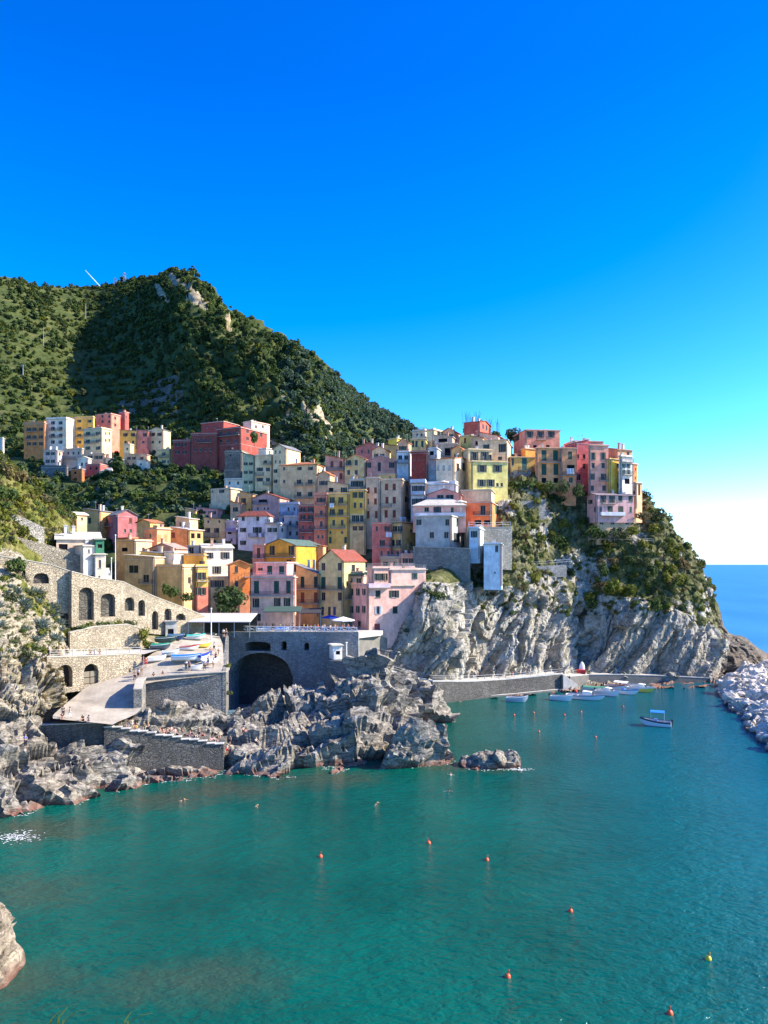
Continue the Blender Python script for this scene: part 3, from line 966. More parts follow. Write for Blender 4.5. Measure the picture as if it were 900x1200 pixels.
    def slab(poly, t=0.18):
        n = len(poly)
        rf.add([(p[0], p[1], p[2] + t) for p in poly] + [tuple(p) for p in poly], [tuple(range(n)), tuple(reversed(range(n, 2 * n)))] + [(i, n + i, n + (i + 1) % n, (i + 1) % n) for i in range(n)])
    tops = hgt
    if rt == 'flat':
        rf.box(-.32, Wd + .32, -.32, Dp + .32, hgt, hgt + .18)
        ph = roof[1] if len(roof) > 1 and not isinstance(roof[1], tuple) else 0.5
        if ph > 0:
            for b in ((0, Wd, 0, .2), (0, Wd, Dp - .2, Dp), (0, .2, .2, Dp - .2), (Wd - .2, Wd, .2, Dp - .2)): wall.box(b[0], b[1], b[2], b[3], hgt + .16, hgt + .16 + ph)
        rmat = m_concrete(rcol)
    else:
        rmat = m_tiles(rcol) if rcol != PALE else m_concrete(PALE)
        if rt == 'gx':      # ridge along x, gables on the left face
            m = Dp / 2; k = rise / m
            slab([(-ov, -ov, hgt - ov * k), (Wd + ov, -ov, hgt - ov * k), (Wd + ov, m, hgt + rise), (-ov, m, hgt + rise)])
            slab([(Wd + ov, Dp + ov, hgt - ov * k), (-ov, Dp + ov, hgt - ov * k), (-ov, m, hgt + rise), (Wd + ov, m, hgt + rise)])
            wall.add([(0, 0, hgt), (0, m, hgt + rise), (0, Dp, hgt)], [(0, 1, 2)]); wall.add([(Wd, 0, hgt), (Wd, Dp, hgt), (Wd, m, hgt + rise)], [(0, 1, 2)])
        elif rt == 'gy':
            m = Wd / 2; k = rise / m
            slab([(-ov, Dp + ov, hgt - ov * k), (-ov, -ov, hgt - ov * k), (m, -ov, hgt + rise), (m, Dp + ov, hgt + rise)])
            slab([(Wd + ov, -ov, hgt - ov * k), (Wd + ov, Dp + ov, hgt - ov * k), (m, Dp + ov, hgt + rise), (m, -ov, hgt + rise)])
            wall.add([(0, 0, hgt), (Wd, 0, hgt), (m, 0, hgt + rise)], [(0, 1, 2)]); wall.add([(0, Dp, hgt), (m, Dp, hgt + rise), (Wd, Dp, hgt)], [(0, 1, 2)])
        elif rt == 'hip':
            if Wd >= Dp: a = Dp / 2; r1, r2 = (a, a), (Wd - a, a)
            else: a = Wd / 2; r1, r2 = (a, a), (a, Dp - a)
            z0 = hgt - ov * rise / a; zr = hgt + rise
            A_, B_, C_, D_ = (-ov, -ov, z0), (Wd + ov, -ov, z0), (Wd + ov, Dp + ov, z0), (-ov, Dp + ov, z0)
            e1, e2 = (r1[0], r1[1], zr), (r2[0], r2[1], zr)
            if Wd >= Dp: fs = [[A_, B_, e2, e1], [C_, D_, e1, e2], [B_, C_, e2], [D_, A_, e1]]
            else: fs = [[A_, B_, e1], [B_, C_, e2, e1], [C_, D_, e2], [D_, A_, e1, e2]]
            for f_ in fs: slab(f_)
        elif rt == 'shed':   # low at the right face, high at the back
            k = rise / Dp
            slab([(-ov, -ov, hgt - ov * k), (Wd + ov, -ov, hgt - ov * k), (Wd + ov, Dp + ov, hgt + rise + ov * k), (-ov, Dp + ov, hgt + rise + ov * k)])
            wall.add([(0, 0, hgt), (0, Dp, hgt + rise), (0, Dp, hgt)], [(0, 1, 2)]); wall.add([(Wd, 0, hgt), (Wd, Dp, hgt), (Wd, Dp, hgt + rise)], [(0, 1, 2)])
            wall.quad((Wd, Dp, hgt), (0, Dp, hgt), (0, Dp, hgt + rise), (Wd, Dp, hgt + rise))
        elif rt == 'shedx':  # rises along x
            k = rise / Wd
            slab([(-ov, -ov, hgt - ov * k), (Wd + ov, -ov, hgt + rise + ov * k), (Wd + ov, Dp + ov, hgt + rise + ov * k), (-ov, Dp + ov, hgt - ov * k)])
            wall.add([(0, 0, hgt), (Wd, 0, hgt), (Wd, 0, hgt + rise)], [(0, 1, 2)]); wall.add([(0, Dp, hgt), (Wd, Dp, hgt + rise), (Wd, Dp, hgt)], [(0, 1, 2)])
            wall.quad((Wd, 0, hgt), (Wd, Dp, hgt), (Wd, Dp, hgt + rise), (Wd, 0, hgt + rise))
        elif rt == 'shedy':  # low at the left face?  falls along x
            k = rise / Wd
            slab([(-ov, -ov, hgt + rise + ov * k), (Wd + ov, -ov, hgt - ov * k), (Wd + ov, Dp + ov, hgt - ov * k), (-ov, Dp + ov, hgt + rise + ov * k)])
            wall.add([(0, 0, hgt), (Wd, 0, hgt), (0, 0, hgt + rise)], [(0, 1, 2)]); wall.add([(0, Dp, hgt), (0, Dp, hgt + rise), (Wd, Dp, hgt)], [(0, 1, 2)])
            wall.quad((0, 0, hgt), (0, 0, hgt + rise), (0, Dp, hgt + rise), (0, Dp, hgt))
    wo = wall.build('wall', mats, root)
    ro = rf.build('roof', [rmat], root)
    rr = random.Random(label)
    if cat == 'house' and hgt > 2.2:
        if chim == 0 and rr.random() < .6: chim = rr.choice((1, 1, 2))
        if rr.random() < .5:
            ax_, ay_ = rr.uniform(.15, .85) * Wd, rr.uniform(.3, .7) * Dp; zt_ = hgt + (0 if rt == 'flat' else rise * .6); ah = rr.uniform(1.8, 3.0)
            ab = MB(); ab.tube([(ax_, ay_, zt_), (ax_, ay_, zt_ + ah)], .035, 4)
            for q in range(4): ab.box(ax_ - .45 + q * .05, ax_ + .45 - q * .05, ay_ + q * .14, ay_ + q * .14 + .03, zt_ + ah - .25, zt_ + ah - .22)
            ab.box(ax_ - .015, ax_ + .015, ay_, ay_ + .55, zt_ + ah - .22, zt_ + ah - .19)
            ab.build('aerial', [GALV], ro)
    for i in range(chim):
        cx, cy = rr.uniform(.2, .8) * Wd, rr.uniform(.25, .8) * Dp
        cb = MB(); cb.box(cx - .3, cx + .3, cy - .3, cy + .3, hgt - .2, hgt + (rise if rt not in ('flat',) else 0) + 1.2); cb.box(cx - .4, cx + .4, cy - .4, cy + .4, hgt + (rise if rt != 'flat' else 0) + 1.2, hgt + (rise if rt != 'flat' else 0) + 1.35)
        cb.build('chimney', [m_stucco(rr.choice([(0.62, 0.55, 0.45), (0.5, 0.3, 0.22), (0.6, 0.58, 0.55)]))], ro)
    if cat == 'house' and hgt > 4:
        for (dx, dy) in ((.22, -.09), (-.09, .25)):
            dp_ = MB(); dp_.tube([(dx, dy, -min(ext, 2)), (dx, dy, hgt - .05)], .085, 6); dp_.build('drainpipe', [m_paint(rr.choice([(0.12, 0.10, 0.09), (0.2, 0.2, 0.2), (0.25, 0.13, 0.09)]))], root)
        for zc in ([hgt - .55] if hgt < 7 else [hgt - .55, hgt * .36]):
            if any(o_[2] < zc + .2 and o_[3] > zc - .1 for f_ in 'RL' for o_ in ops[f_]): continue
            sc_ = MB(); c0_, c1_ = -.07, -.004
            sc_.add([(c0_, c0_, zc), (Wd, c0_, zc), (Wd, c1_, zc), (c1_, c1_, zc), (c1_, Dp, zc), (c0_, Dp, zc)] + [(c0_, c0_, zc + .16), (Wd, c0_, zc + .16), (Wd, c1_, zc + .16), (c1_, c1_, zc + .16), (c1_, Dp, zc + .16), (c0_, Dp, zc + .16)],
                    [(0, 1, 7, 6), (5, 0, 6, 11), (6, 7, 8, 9), (6, 9, 10, 11), (3, 2, 1, 0), (5, 4, 3, 0), (1, 2, 8, 7), (4, 5, 11, 10)])
            sc_.build('string_course', [m_stucco(tuple(min(.8, x * .6 + .22) for x in col) if not isinstance(col, bpy.types.Material) else (0.4, 0.38, 0.34))], root)
    for face in 'RL':
        rz = 0.0 if face == 'R' else -math.pi / 2
        for (u0, u1, z0, z1, kind, scol) in ops[face]:
            W2, H2 = u1 - u0, z1 - z0
            # the left face runs along +y with its outside towards -x: the mesh is turned so its x runs along -y
            loc = (u0, 0, z0) if face == 'R' else (0, u1, z0)
            if kind == 'd':
                o = link('door', door_mesh(W2, H2, scol), root, loc); o.rotation_euler = (0, 0, rz); continue
            fr, pa, sh = win_meshes(W2, H2, kind, scol)
            o = link('window', fr, root, loc); o.rotation_euler = (0, 0, rz)
            link('pane', pa, o)
            if sh:
                link('shutter', sh[0], o); link('shutter', sh[1], o)
    for b in bal:
        face, x0, x1, py = b[:4]; solid = b[4] if len(b) > 4 else None
        ua, z = on(face, x0, py); ub, _z = on(face, x1, py)
        u0, u1 = min(ua, ub), max(ua, ub)
        if u1 - u0 < 0.8: u1 = u0 + 0.8
        loc = (u0, 0, z) if face == 'R' else (0, u1, z)
        balcony_parts(u1 - u0, root, loc, 0.0 if face == 'R' else -math.pi / 2, solid)
    if rail is not None:
        r = MB(); t = .04; z0 = hgt + .16
        for z in (z0 + .5, z0 + .98):
            r.box(0, Wd, 0, t, z, z + t); r.box(0, t, t, Dp, z, z + t); r.box(Wd - t, Wd, t, Dp, z, z + t)
        n = max(2, int(Wd / .5))
        for i in range(n + 1): x = i * (Wd - t) / n; r.box(x, x + t, .002, t - .002, z0, z0 + .98)
        n = max(2, int(Dp / .5))
        for i in range(1, n + 1): y = i * (Dp - t) / n; r.box(.002, t - .002, y, y + t, z0, z0 + .98); r.box(Wd - t + .002, Wd - .002, y, y + t, z0, z0 + .98)
        r.build('railing', [rail], root)
    HOUSES[key or label] = (root, Wd, Dp, hgt, zb, on)
    return root


R_ = R
W_A = (0.72, 0.70, 0.66); YEL = (0.72, 0.47, 0.12); CREAM = (0.70, 0.60, 0.40); PINK = (0.66, 0.38, 0.32); RED = (0.42, 0.07, 0.08); ORA = (0.72, 0.28, 0.11)
BEI = (0.58, 0.49, 0.38); LIL = (0.58, 0.42, 0.52); MINT = (0.40, 0.50, 0.36); GRY = (0.42, 0.43, 0.44); OCH = (0.62, 0.42, 0.18); SALM = (0.72, 0.34, 0.26); MAG = (0.42, 0.13, 0.165)
STONE = m_stonewall((0.34, 0.31, 0.26)); STONEW = m_stonewall((0.50, 0.42, 0.30), 2.1)

hs = house
# ---------------------------------------------------------------- far left hamlet, under the mountain
hs('narrow tall orange-brown house at the left end of the hillside row', 28, 52, 54, 496, 529, 320, 80, (0.52, 0.25, 0.10), ('flat', .9, BEI), L=[('s', [34, 40.5, 48], [503, 512, 520], 2.0, 3.4, DKGREEN)], bal=[('L', 32, 44, 506), ('L', 32, 44, 515)], ext=9, dr=8)
hs('tall white hillside house with three rows of balconies beside the orange-brown one', 54, 77.5, 79, 491, 524, 321, 80, W_A, ('flat', .8), L=[('s', [62, 71], [495.5, 502, 510, 518], 2.0, 3.6, GREY)], bal=[('L', 59, 66, 504.5), ('L', 68, 75, 504.5), ('L', 59, 66, 512.5), ('L', 68, 75, 512.5)], ext=9, dr=9)
hs('tall yellow hillside house between the white one and the cream one', 79, 109, 111, 489, 526, 326, 80, YEL, ('flat', .5, BEI), L=[('s', [82, 93, 105], [493.5, 502, 510, 518], 2.0, 3.2)], bal=[('L', 90, 98, 505), ('L', 90, 98, 513)], ext=9)
hs('cream hillside house with its bright side wall turned to the sun', 98, 119, 131, 502, 530, 312, 66, CREAM, ('flat', .5), L=[('s', [103, 115], [508, 517, 525], 2.2, 3.8)], R=[('w', [124, 128], [508, 516], 1.5, 3)], bal=[('L', 100, 118, 511.5), ('L', 100, 118, 520)], ext=9)
hs('pink hillside house with grey top storey behind the cream one', 112, 130, 141, 485, 506, 330, 66, (0.60, 0.24, 0.20), ('flat', .3, PALE), L=[('w', [120, 128], [488, 494], 2.2, 3)], R=[('w', [135], [490, 498], 2, 3)], ext=9)
hs('small maroon house with white side behind the pink hillside house', 140, 146, 151, 483, 498, 340, 60, (0.40, 0.12, 0.12), ('flat', .3), R=[('w', [148], [489], 1.2, 2.4)], ext=12)
hs('yellow end house of the low three-coloured hillside row', 140, 159.5, 160, 505, 521, 318, 82, YEL, ('shed', .6, SLATE), L=[('s', [147, 156], [509.5], 2.2, 3.8, BROWN), ('w', [147, 156], [518], 2.2, 3.0)], ext=8, dr=8)
hs('rosy middle house of the low three-coloured hillside row', 160, 173.6, 174, 505, 521, 318, 82, (0.66, 0.26, 0.22), ('shed', .6, SLATE), L=[('s', [170], [509.5], 2.2, 3.8, BROWN), ('w', [168], [518], 2.2, 2.6)], ext=8)
hs('pale cream end house with sunlit side of the low hillside row', 174, 191, 200, 503.5, 521, 318, 68, CREAM, ('gx', 1.2, SLATE), L=[('s', [179, 187], [509], 2.2, 3.8, BROWN), ('w', [179, 187], [518], 2, 2.6)], ext=8)
hs('small pale pink house below the white hillside house', 51, 67, 73, 528, 546, 306, 70, (0.66, 0.50, 0.48), ('shed', .7, PALE), L=[('s', [56, 62], [531.5, 540.5], 2, 3.6, GREY)], R=[('w', [70], [532, 541], 1.6, 3.2)], ext=7)
hs('low grey stone house under the pale pink hillside house', 48, 78, 80, 546, 559, 298, 78, m_stonewall((0.22, 0.22, 0.22)), ('shed', .4, SLATE), L=[('w', [55, 66, 74], [552], 2, 3)], ext=8)
hs('small grey house behind a terrace below the yellow hillside house', 74, 96, 98, 526, 541, 308, 78, (0.40, 0.40, 0.38), ('flat', .3), L=[('w', [80, 86, 92], [531], 2, 3.4)], bal=[('L', 74, 96, 538)], ext=8)
hs('small white cottage with pitched roof below the cream hillside house', 91, 103, 107, 537, 550, 300, 70, W_A, ('gx', .9, PALE), L=[('w', [96, 101], [544], 2, 4, BLUE)], ext=7)
hs('little orange shed low in the hillside hamlet', 83, 96, 99, 550, 558, 294, 70, (0.45, 0.16, 0.07), ('flat', .2), L=[('o', [88], [554], 2.5, 3)], ext=6)
hs('dark red shed beside the white vaulted cottage', 101, 117, 118, 544, 557, 296, 78, (0.40, 0.10, 0.10), ('flat', .2), L=[('o', [106, 113], [549], 2, 3)], ext=6)
hs('white vaulted cottage lowest in the hillside hamlet', 118, 131, 138, 551, 559, 292, 66, W_A, ('hip', 1.1, PALE), L=[('s', [122, 126], [555], 1.6, 3.4, DKGREEN)], ext=6)
hs('beige house with lean-to under the cream hillside house', 97, 122, 127, 532, 545, 305, 72, (0.44, 0.38, 0.30), ('flat', .3), L=[('s', [106, 113, 118], [536], 2, 3.6, DKGREEN)], ext=7)
hs('long low cream house with pale curved roof in the hillside hamlet', 119, 140, 147, 538, 551, 303, 68, (0.60, 0.55, 0.44), ('shed', 1.2, PALE), L=[('w', [124], [544], 2, 3), ('d', [134], [546], 2.5, 4.5)], ext=7)
hs('long house with red shutters below the three-coloured hillside row', 146, 172, 176, 533, 547, 304, 74, (0.58, 0.44, 0.30), ('shed', 1.0, PALE), L=[('s', [151, 157, 166], [537], 1.8, 3.2, REDSH), ('w', [150, 156, 161], [544], 1.8, 3)], ext=7)
hs('small cream hut with white roof above the long red-shuttered house', 145, 152, 157, 521, 533, 310, 66, CREAM, ('flat', .3), L=[('w', [149], [526], 2, 3)], ext=7)
hs('white lean-to house right of the long red-shuttered house', 160, 171, 176, 540, 549, 299, 60, W_A, ('shed', 0.8, PALE), L=[('w', [165], [544], 2, 2.6)], ext=6)
hs('small yellow and white house beside the maroon end of the long red hotel', 185, 199, 205, 527, 546, 300, 68, (0.66, 0.54, 0.28), ('flat', .4), L=[('s', [192], [532, 541], 2, 3.6, GREY), ('w', [197], [541], 1.6, 3.6)], bal=[('L', 187, 198, 536)], ext=7)
hs('pale house cut off by the left edge of the picture', -14, 3, 5, 514, 532, 312, 80, (0.55, 0.58, 0.62), ('flat', .3), L=[('w', [-2], [522], 2, 3)], ext=8)
# ---------------------------------------------------------------- red building
hs('low maroon block at the left end of the long red building', 203, 223, 226, 516, 536, 296, 78, (0.25, 0.06, 0.065), ('flat', .4), L=[('s', [208, 216], [521, 530], 2, 3.4, DKGREEN)], ext=8)
hs('long dark red middle building with two balconies on the hillside', 224, 254, 255, 508, 534, 294, 80, (0.25, 0.07, 0.065), ('flat', .5), L=[('w', [229, 235, 241, 247], [515, 527], 2, 3.6)], bal=[('L', 232, 248, 519)], ext=8, chim=3)
hs('taller dark red building with pinkish sunlit side wall', 254, 282, 313, 501, 531, 290, 62, (0.27, 0.075, 0.07), ('flat', .4, PALE), L=[('w', [259, 267, 276], [507, 517], 2.4, 3.6)], R=[('w', [290, 298, 306], [505, 514], 2.4, 3.4)], bal=[('L', 256, 281, 512)], ext=9, dr=10)
hs('small red penthouse block standing on the long red building', 236, 262, 280, 494, 505, 297, 64, (0.30, 0.075, 0.075), ('flat', .2, PALE), L=[('w', [243, 252], [500], 2, 2.6)], ext=4)
hs('pale pink sunlit annex at the right end of the red building', 285, 294, 316, 494, 508, 299, 52, (0.70, 0.52, 0.48), ('flat', .3), R=[('w', [300, 308], [500], 2, 3)], ext=8)
# ---------------------------------------------------------------- middle town, upper tier
hs('tall windowless grey stone tower house left of the mint green house', 263.5, 283, 284, 529.5, 563, 262, 80, m_stonewall((0.30, 0.26, 0.21), 1.8), ('flat', .6, BEI), L=[('o', [270], [534], 1.6, 2)], col2=(562, W_A), ext=10)
hs('mint green tall house between the stone tower and the cream houses', 284, 298, 300, 534, 578, 256, 80, MINT, ('shed', 1.0, GREENROOF), L=[('s', [288, 294], [543.5, 553.5, 565], 1.7, 3.4, DKGREEN)], ext=10)
hs('cream house with white balcony right of the mint green house', 299, 319, 320, 534, 577, 254, 80, CREAM, ('flat', .4), L=[('s', [303, 306, 314], [550, 562], 1.8, 4, GREY), ('w', [311], [541], 3, 3)], bal=[('L', 299, 309, 557), ('L', 309, 319, 568), ('L', 309, 318, 544.5)], ext=8)
hs('white sunlit house behind the cream balcony house', 303, 312, 320, 526, 536, 268, 50, W_A, ('flat', .3), R=[('w', [316], [530], 1.5, 2.5)], ext=10)
hs('slim tall cream tower house with white sunlit gable side', 320, 335, 352, 525, 575, 250, 64, CREAM, ('gx', 1.4, SLATE), L=[('w', [323, 328], [529.5, 541], 1.6, 3.4, DKGREEN), ('s', [323], [552, 564], 2, 4, DKGREEN)], ext=8, dr=8)
hs('big cream house with orange hip roof and four rows of windows', 328, 371, 384, 544, 592, 240, 74, (0.70, 0.56, 0.34), ('hip', 1.4, TERRA), L=[('w', [333], [549, 564], 2.2, 3.4, BROWN), ('s', [351, 364], [549], 2.0, 3.6, DKGREEN), ('s', [350.5, 363.5], [564.5, 579], 2.4, 5.0, DKGREEN)], R=[('w', [378], [552], 1.6, 3)], bal=[('L', 346, 355, 569), ('L', 359, 368, 569), ('L', 346, 369, 584)], ext=8, chim=2)
hs('small cream house on its own by the dark terraced valley', 247, 270, 283, 573, 594, 240, 62, (0.55, 0.50, 0.38), ('flat', .3), L=[('w', [249], [576], 1.6, 3), ('s', [260], [575.5], 2.6, 3.6, DKGREEN)], R=[('w', [271.5, 278], [588.5], 1.8, 4)], ext=10, chim=1)
hs('low white terrace block behind the small cream house', 263, 284, 285, 562, 574, 258, 78, W_A, ('flat', .4), L=[('w', [269, 279], [566], 2, 3)], ext=8)
hs('narrow yellow house beside the lilac one with red roof', 281, 296, 300, 579, 604, 236, 76, OCH, ('shed', 1.0, SLATE), L=[('s', [285.5], [587], 2.2, 6, DKGREEN), ('w', [285, 292], [597.5], 2, 3)], ext=8)
hs('lilac pink house with dark red sloping roof and recessed balcony', 296, 327, 342, 583, 606, 232, 74, (0.50, 0.35, 0.38), ('gx', 1.5, REDROOF), L=[('o', [308], [587], 9, 4), ('w', [302, 310, 314], [596], 1.8, 3)], bal=[('L', 297, 314, 591)], ext=8)
hs('violet grey house with roof terrace right of the lilac house', 327, 350, 354, 591, 622, 226, 76, (0.50, 0.47, 0.58), ('flat', .6), L=[('w', [338, 345], [596.5], 1.8, 4), ('w', [332, 345], [609], 2, 4)], bal=[('L', 328, 344, 604)], ext=8)
hs('yellow end of the long low valley house with pink neighbour', 217, 229, 230, 598, 618, 236, 80, (0.62, 0.46, 0.22), ('shed', .8, SLATE), L=[('w', [220, 224.5], [601], 1.5, 3.4)], ext=8)
hs('long pink low house continuing the yellow end by the dark valley', 230, 257, 273, 597, 618, 236, 74, (0.58, 0.34, 0.36), ('shed', .8, SLATE), L=[('s', [233, 238, 246, 251], [601], 1.3, 3.4, DKGREEN), ('w', [233, 240], [611], 1.5, 3)], R=[('w', [262], [601], 1.6, 3.2)], ext=8, chim=1)
hs('pale yellow house with green roof and balcony in front of the pink row', 239, 265, 267, 609, 650, 218, 78, (0.62, 0.52, 0.30), ('shed', .8, GREENROOF), L=[('w', [244, 257], [610.5], 2, 3), ('s', [243.5, 254], [621.5], 2.6, 5, DKGREEN)], bal=[('L', 239, 257, 629)], ext=8, chim=1)
hs('small violet house with dark balcony beside the white red-roofed house', 265, 278, 279, 612, 650, 216, 80, (0.52, 0.46, 0.54), ('flat', .4), L=[('o', [269], [624], 4, 4), ('s', [268], [637], 2.5, 6, DKGREEN)], bal=[('L', 265, 278, 623, (0.3, 0.24, 0.36))], ext=8)
hs('white house with dark red hip roof and three rows of windows', 279, 315, 320, 604, 650, 210, 78, (0.62, 0.63, 0.68), ('hip', 1.2, REDROOF), L=[('w', [285, 302], [607.8], 3, 5, DKGREEN), ('s', [285], [621, 636], 2.8, 5, DKGREEN), ('s', [299, 304], [621], 2, 6, DKGREEN)], bal=[('L', 292, 302, 629), ('L', 302, 313, 628)], ext=8)
hs('white house with three dark windows right of the red-roofed white one', 311, 326, 336, 614, 640, 206, 74, (0.60, 0.60, 0.64), ('flat', .4), L=[('s', [316, 322], [621], 2, 5, DKGREEN)], R=[('w', [331], [621], 2, 4)], bal=[('L', 312, 325, 613)], ext=8)
hs('grey violet house with balcony behind the orange-yellow house', 333, 352, 356, 606, 640, 212, 76, (0.44, 0.43, 0.50), ('flat', .4), L=[('w', [340, 348], [613, 625], 2.4, 4.4)], bal=[('L', 334, 350, 618)], ext=8)
# ---------------------------------------------------------------- middle town, tall rows
hs('red house with green balconies squeezed left of the yellow row', 350, 368, 369, 593, 642, 206, 82, (0.38, 0.11, 0.12), ('flat', .3, BEI), L=[('s', [355, 364], [597, 606], 2.2, 4.6, DKGREEN), ('w', [355, 363], [618, 630], 2.2, 4.6)], bal=[('L', 351, 367, 601), ('L', 352, 367, 611), ('L', 352, 367, 624)], ext=8)
hs('salmon red tall house with balconies left of the yellow houses', 368, 383, 384, 579.5, 643, 205, 82, (0.60, 0.24, 0.18), ('flat', .4, BEI), L=[('s', [374, 379], [586], 2, 5, DKGREEN), ('w', [376.5], [601, 614], 2.8, 6), ('w', [373, 378], [629], 2, 4)], bal=[('L', 370, 382, 592), ('L', 370, 382, 606), ('L', 369, 383, 620.5)], ext=8)
hs('bright yellow tall house with four rows of green-shuttered windows', 384, 408.5, 409, 579, 641, 205, 84, (0.74, 0.50, 0.14), ('flat', .3, BEI), L=[('s', [389.5, 399.5], [586, 600], 2.1, 6, DKGREEN), ('w', [391, 401], [612.5], 3, 6), ('w', [387, 401], [624], 2, 3), ('d', [387, 405], [633], 3, 7)], bal=[('L', 386, 394, 592), ('L', 397, 407, 592), ('L', 386, 394, 605), ('L', 396, 408, 605), ('L', 388, 404, 619)], ext=8)
hs('cream set-back top floor above the bright yellow house', 384, 408, 409, 568, 581, 209, 84, (0.58, 0.50, 0.34), ('shed', 1.0, SLATE), L=[('o', [388], [574], 5, 5), ('s', [403], [575], 3, 7, DKGREEN)], bal=[('L', 383, 394, 579)], ext=4)
hs('amber yellow tall house with glazed loggia beside the cream house', 409, 428.5, 429, 575, 641, 205, 84, (0.74, 0.50, 0.12), ('flat', .3, BEI), L=[('s', [416, 423], [580], 2.4, 6, DKGREEN), ('w', [416, 423], [592], 3, 6, BROWN), ('w', [414.5, 419, 424], [607.5], 3.6, 7), ('s', [416, 423], [619], 2, 5, BROWN)], bal=[('L', 410, 428, 613)], col2=(602, (0.66, 0.56, 0.30)), ext=8)
hs('pale top floor with roof terrace above the amber yellow house', 409, 428, 430, 563, 576, 209, 80, (0.56, 0.54, 0.46), ('flat', .4), L=[('s', [415, 422], [567], 3, 6, DKGREEN)], bal=[('L', 409, 428, 573.5)], ext=4, rail=IRON)
hs('lower beige part of the big cream house with brown shutters', 429, 445, 446, 561, 616, 207, 84, BEI, ('flat', .4, BEI), L=[('c', [431.5, 440], [574.5], 2.6, 6, REDSH), ('w', [431.5], [587.5], 1.8, 6), ('c', [440], [587.5], 2.6, 6, REDSH), ('c', [431.5, 441], [603], 2.8, 8, REDSH)], ext=12)
hs('big cream house with reddish brown shutters in the middle of town', 446, 471.5, 482, 563, 616, 206, 76, (0.60, 0.50, 0.38), ('flat', .5, BEI), L=[('c', [453, 462], [570.5], 3.4, 7, REDSH), ('c', [453.5, 462], [586], 3.2, 7, REDSH), ('c', [452.5, 462], [602], 3.2, 8, REDSH)], R=[('s', [477], [586], 2.4, 5, DKGREEN), ('w', [477], [572], 2, 4)], bal=[('L', 446, 459, 594)], ext=12)
hs('small ochre parapet room on the roof of the big cream house', 443, 463, 465, 556, 565, 209, 80, (0.62, 0.48, 0.24), ('flat', .2), L=[('w', [457], [560], 1.4, 3)], ext=3)
hs('rosy red house with laundry and balconies below the big cream house', 436, 458, 459, 614, 656, 196, 80, (0.62, 0.22, 0.20), ('flat', .3, BEI), L=[('w', [441.5], [619.5], 2, 6), ('s', [448], [636], 2, 6, DKGREEN), ('w', [447, 455], [648.5], 2.4, 6), ('s', [454], [619.5], 3, 6, DKGREEN)], bal=[('L', 446, 458, 641)], ext=8)
hs('yellow bay with beige side right of the rosy red house', 458, 471, 487, 613, 656, 195.5, 58, (0.62, 0.50, 0.24), ('flat', .3, DARKROOF), L=[('s', [463, 469], [619.5], 2.2, 6, DKGREEN), ('s', [460, 467], [636], 2.2, 7, DKGREEN), ('w', [466], [649], 2.6, 6)], R=[('w', [482], [622, 637], 2, 4)], bal=[('L', 459, 471, 625), ('L', 459, 471, 642)], col2=(645, (0.58, 0.24, 0.24)), ext=8, rail=IRON)
hs('pink house with orange tiled roof and brown shutters above the yellow houses', 381, 404, 405, 538, 564, 222, 84, (0.62, 0.36, 0.30), ('shed', 1.2, TERRA), L=[('c', [389, 399.5], [544, 558], 2.8, 7, REDSH)], bal=[('L', 382, 404, 551)], ext=12)
hs('cream yellow house with lit orange roof above the yellow houses', 404, 428, 434, 538, 562, 219, 72, (0.68, 0.56, 0.30), ('gx', 1.5, TERRA), L=[('s', [408.5], [541], 2.2, 5, DKGREEN), ('w', [417.5], [540], 3, 6), ('w', [408.5, 417.5], [553.5], 3, 5.6)], bal=[('L', 404, 413, 546)], ext=12)
hs('rose pink house with grey gabled roof in the upper town', 430, 464, 466, 540, 560, 217, 82, (0.60, 0.32, 0.29), ('gx', 1.6, (0.40, 0.40, 0.42)), L=[('s', [431.5, 459], [545], 2.4, 6, DKGREEN), ('d', [444.5], [547], 3, 10, DKGREEN)], ext=12)
hs('glazed white rooftop room right of the rose pink house', 465, 480, 483, 530, 556, 214, 78, (0.62, 0.66, 0.72), ('flat', .3), L=[('w', [469, 476], [536], 4, 5, BLUE)], bal=[('L', 466, 481, 543)], ext=10)
hs('dark brownish red house front with brick grid in the upper town', 482, 501, 502, 529, 556, 208, 84, (0.22, 0.05, 0.045), ('flat', .2, BEI), L=[('c', [486, 491, 497], [537], 2, 4, REDSH), ('c', [486, 497], [547], 1.6, 5, REDSH)], ext=12)
hs('narrow pale blue house with grey balcony behind the orange roofed white house', 502, 512, 516, 526, 556, 210, 72, (0.50, 0.62, 0.70), ('flat', .3), L=[('o', [506], [531], 4, 5)], bal=[('L', 503, 512, 538)], ext=10)
hs('red roofed long house high in the town against the mountain', 417, 448, 450, 524, 536, 240, 80, (0.52, 0.22, 0.20), ('gx', 1.6, (0.40, 0.15, 0.09)), L=[('w', [424, 432, 441], [529], 2, 4, BROWN)], ext=14, chim=2)
hs('ochre house with dark roof beside the long red-roofed house', 449, 472, 480, 523, 538, 238, 72, (0.52, 0.42, 0.18), ('shed', .9, DARKROOF), L=[('w', [455, 465], [529], 2, 4)], ext=14, chim=1)
hs('small bright yellow rooftop house near the skyline', 455, 465, 474, 514, 526, 252, 50, (0.76, 0.60, 0.10), ('flat', .2), R=[('w', [469], [519], 2, 3)], ext=10, chim=2)
hs('green shuttered yellow house high on the skyline', 481, 499, 501, 515, 529, 236, 80, (0.56, 0.54, 0.26), ('flat', .3, BEI), L=[('c', [484, 488, 495], [520], 2.6, 7, GREEN)], ext=12)
hs('pale roof terrace house on the skyline above the green shuttered one', 483, 498, 505, 505, 516, 244, 66, (0.60, 0.56, 0.46), ('flat', .5), L=[('w', [489, 494], [509.5], 2, 3)], ext=12, rail=IRON)
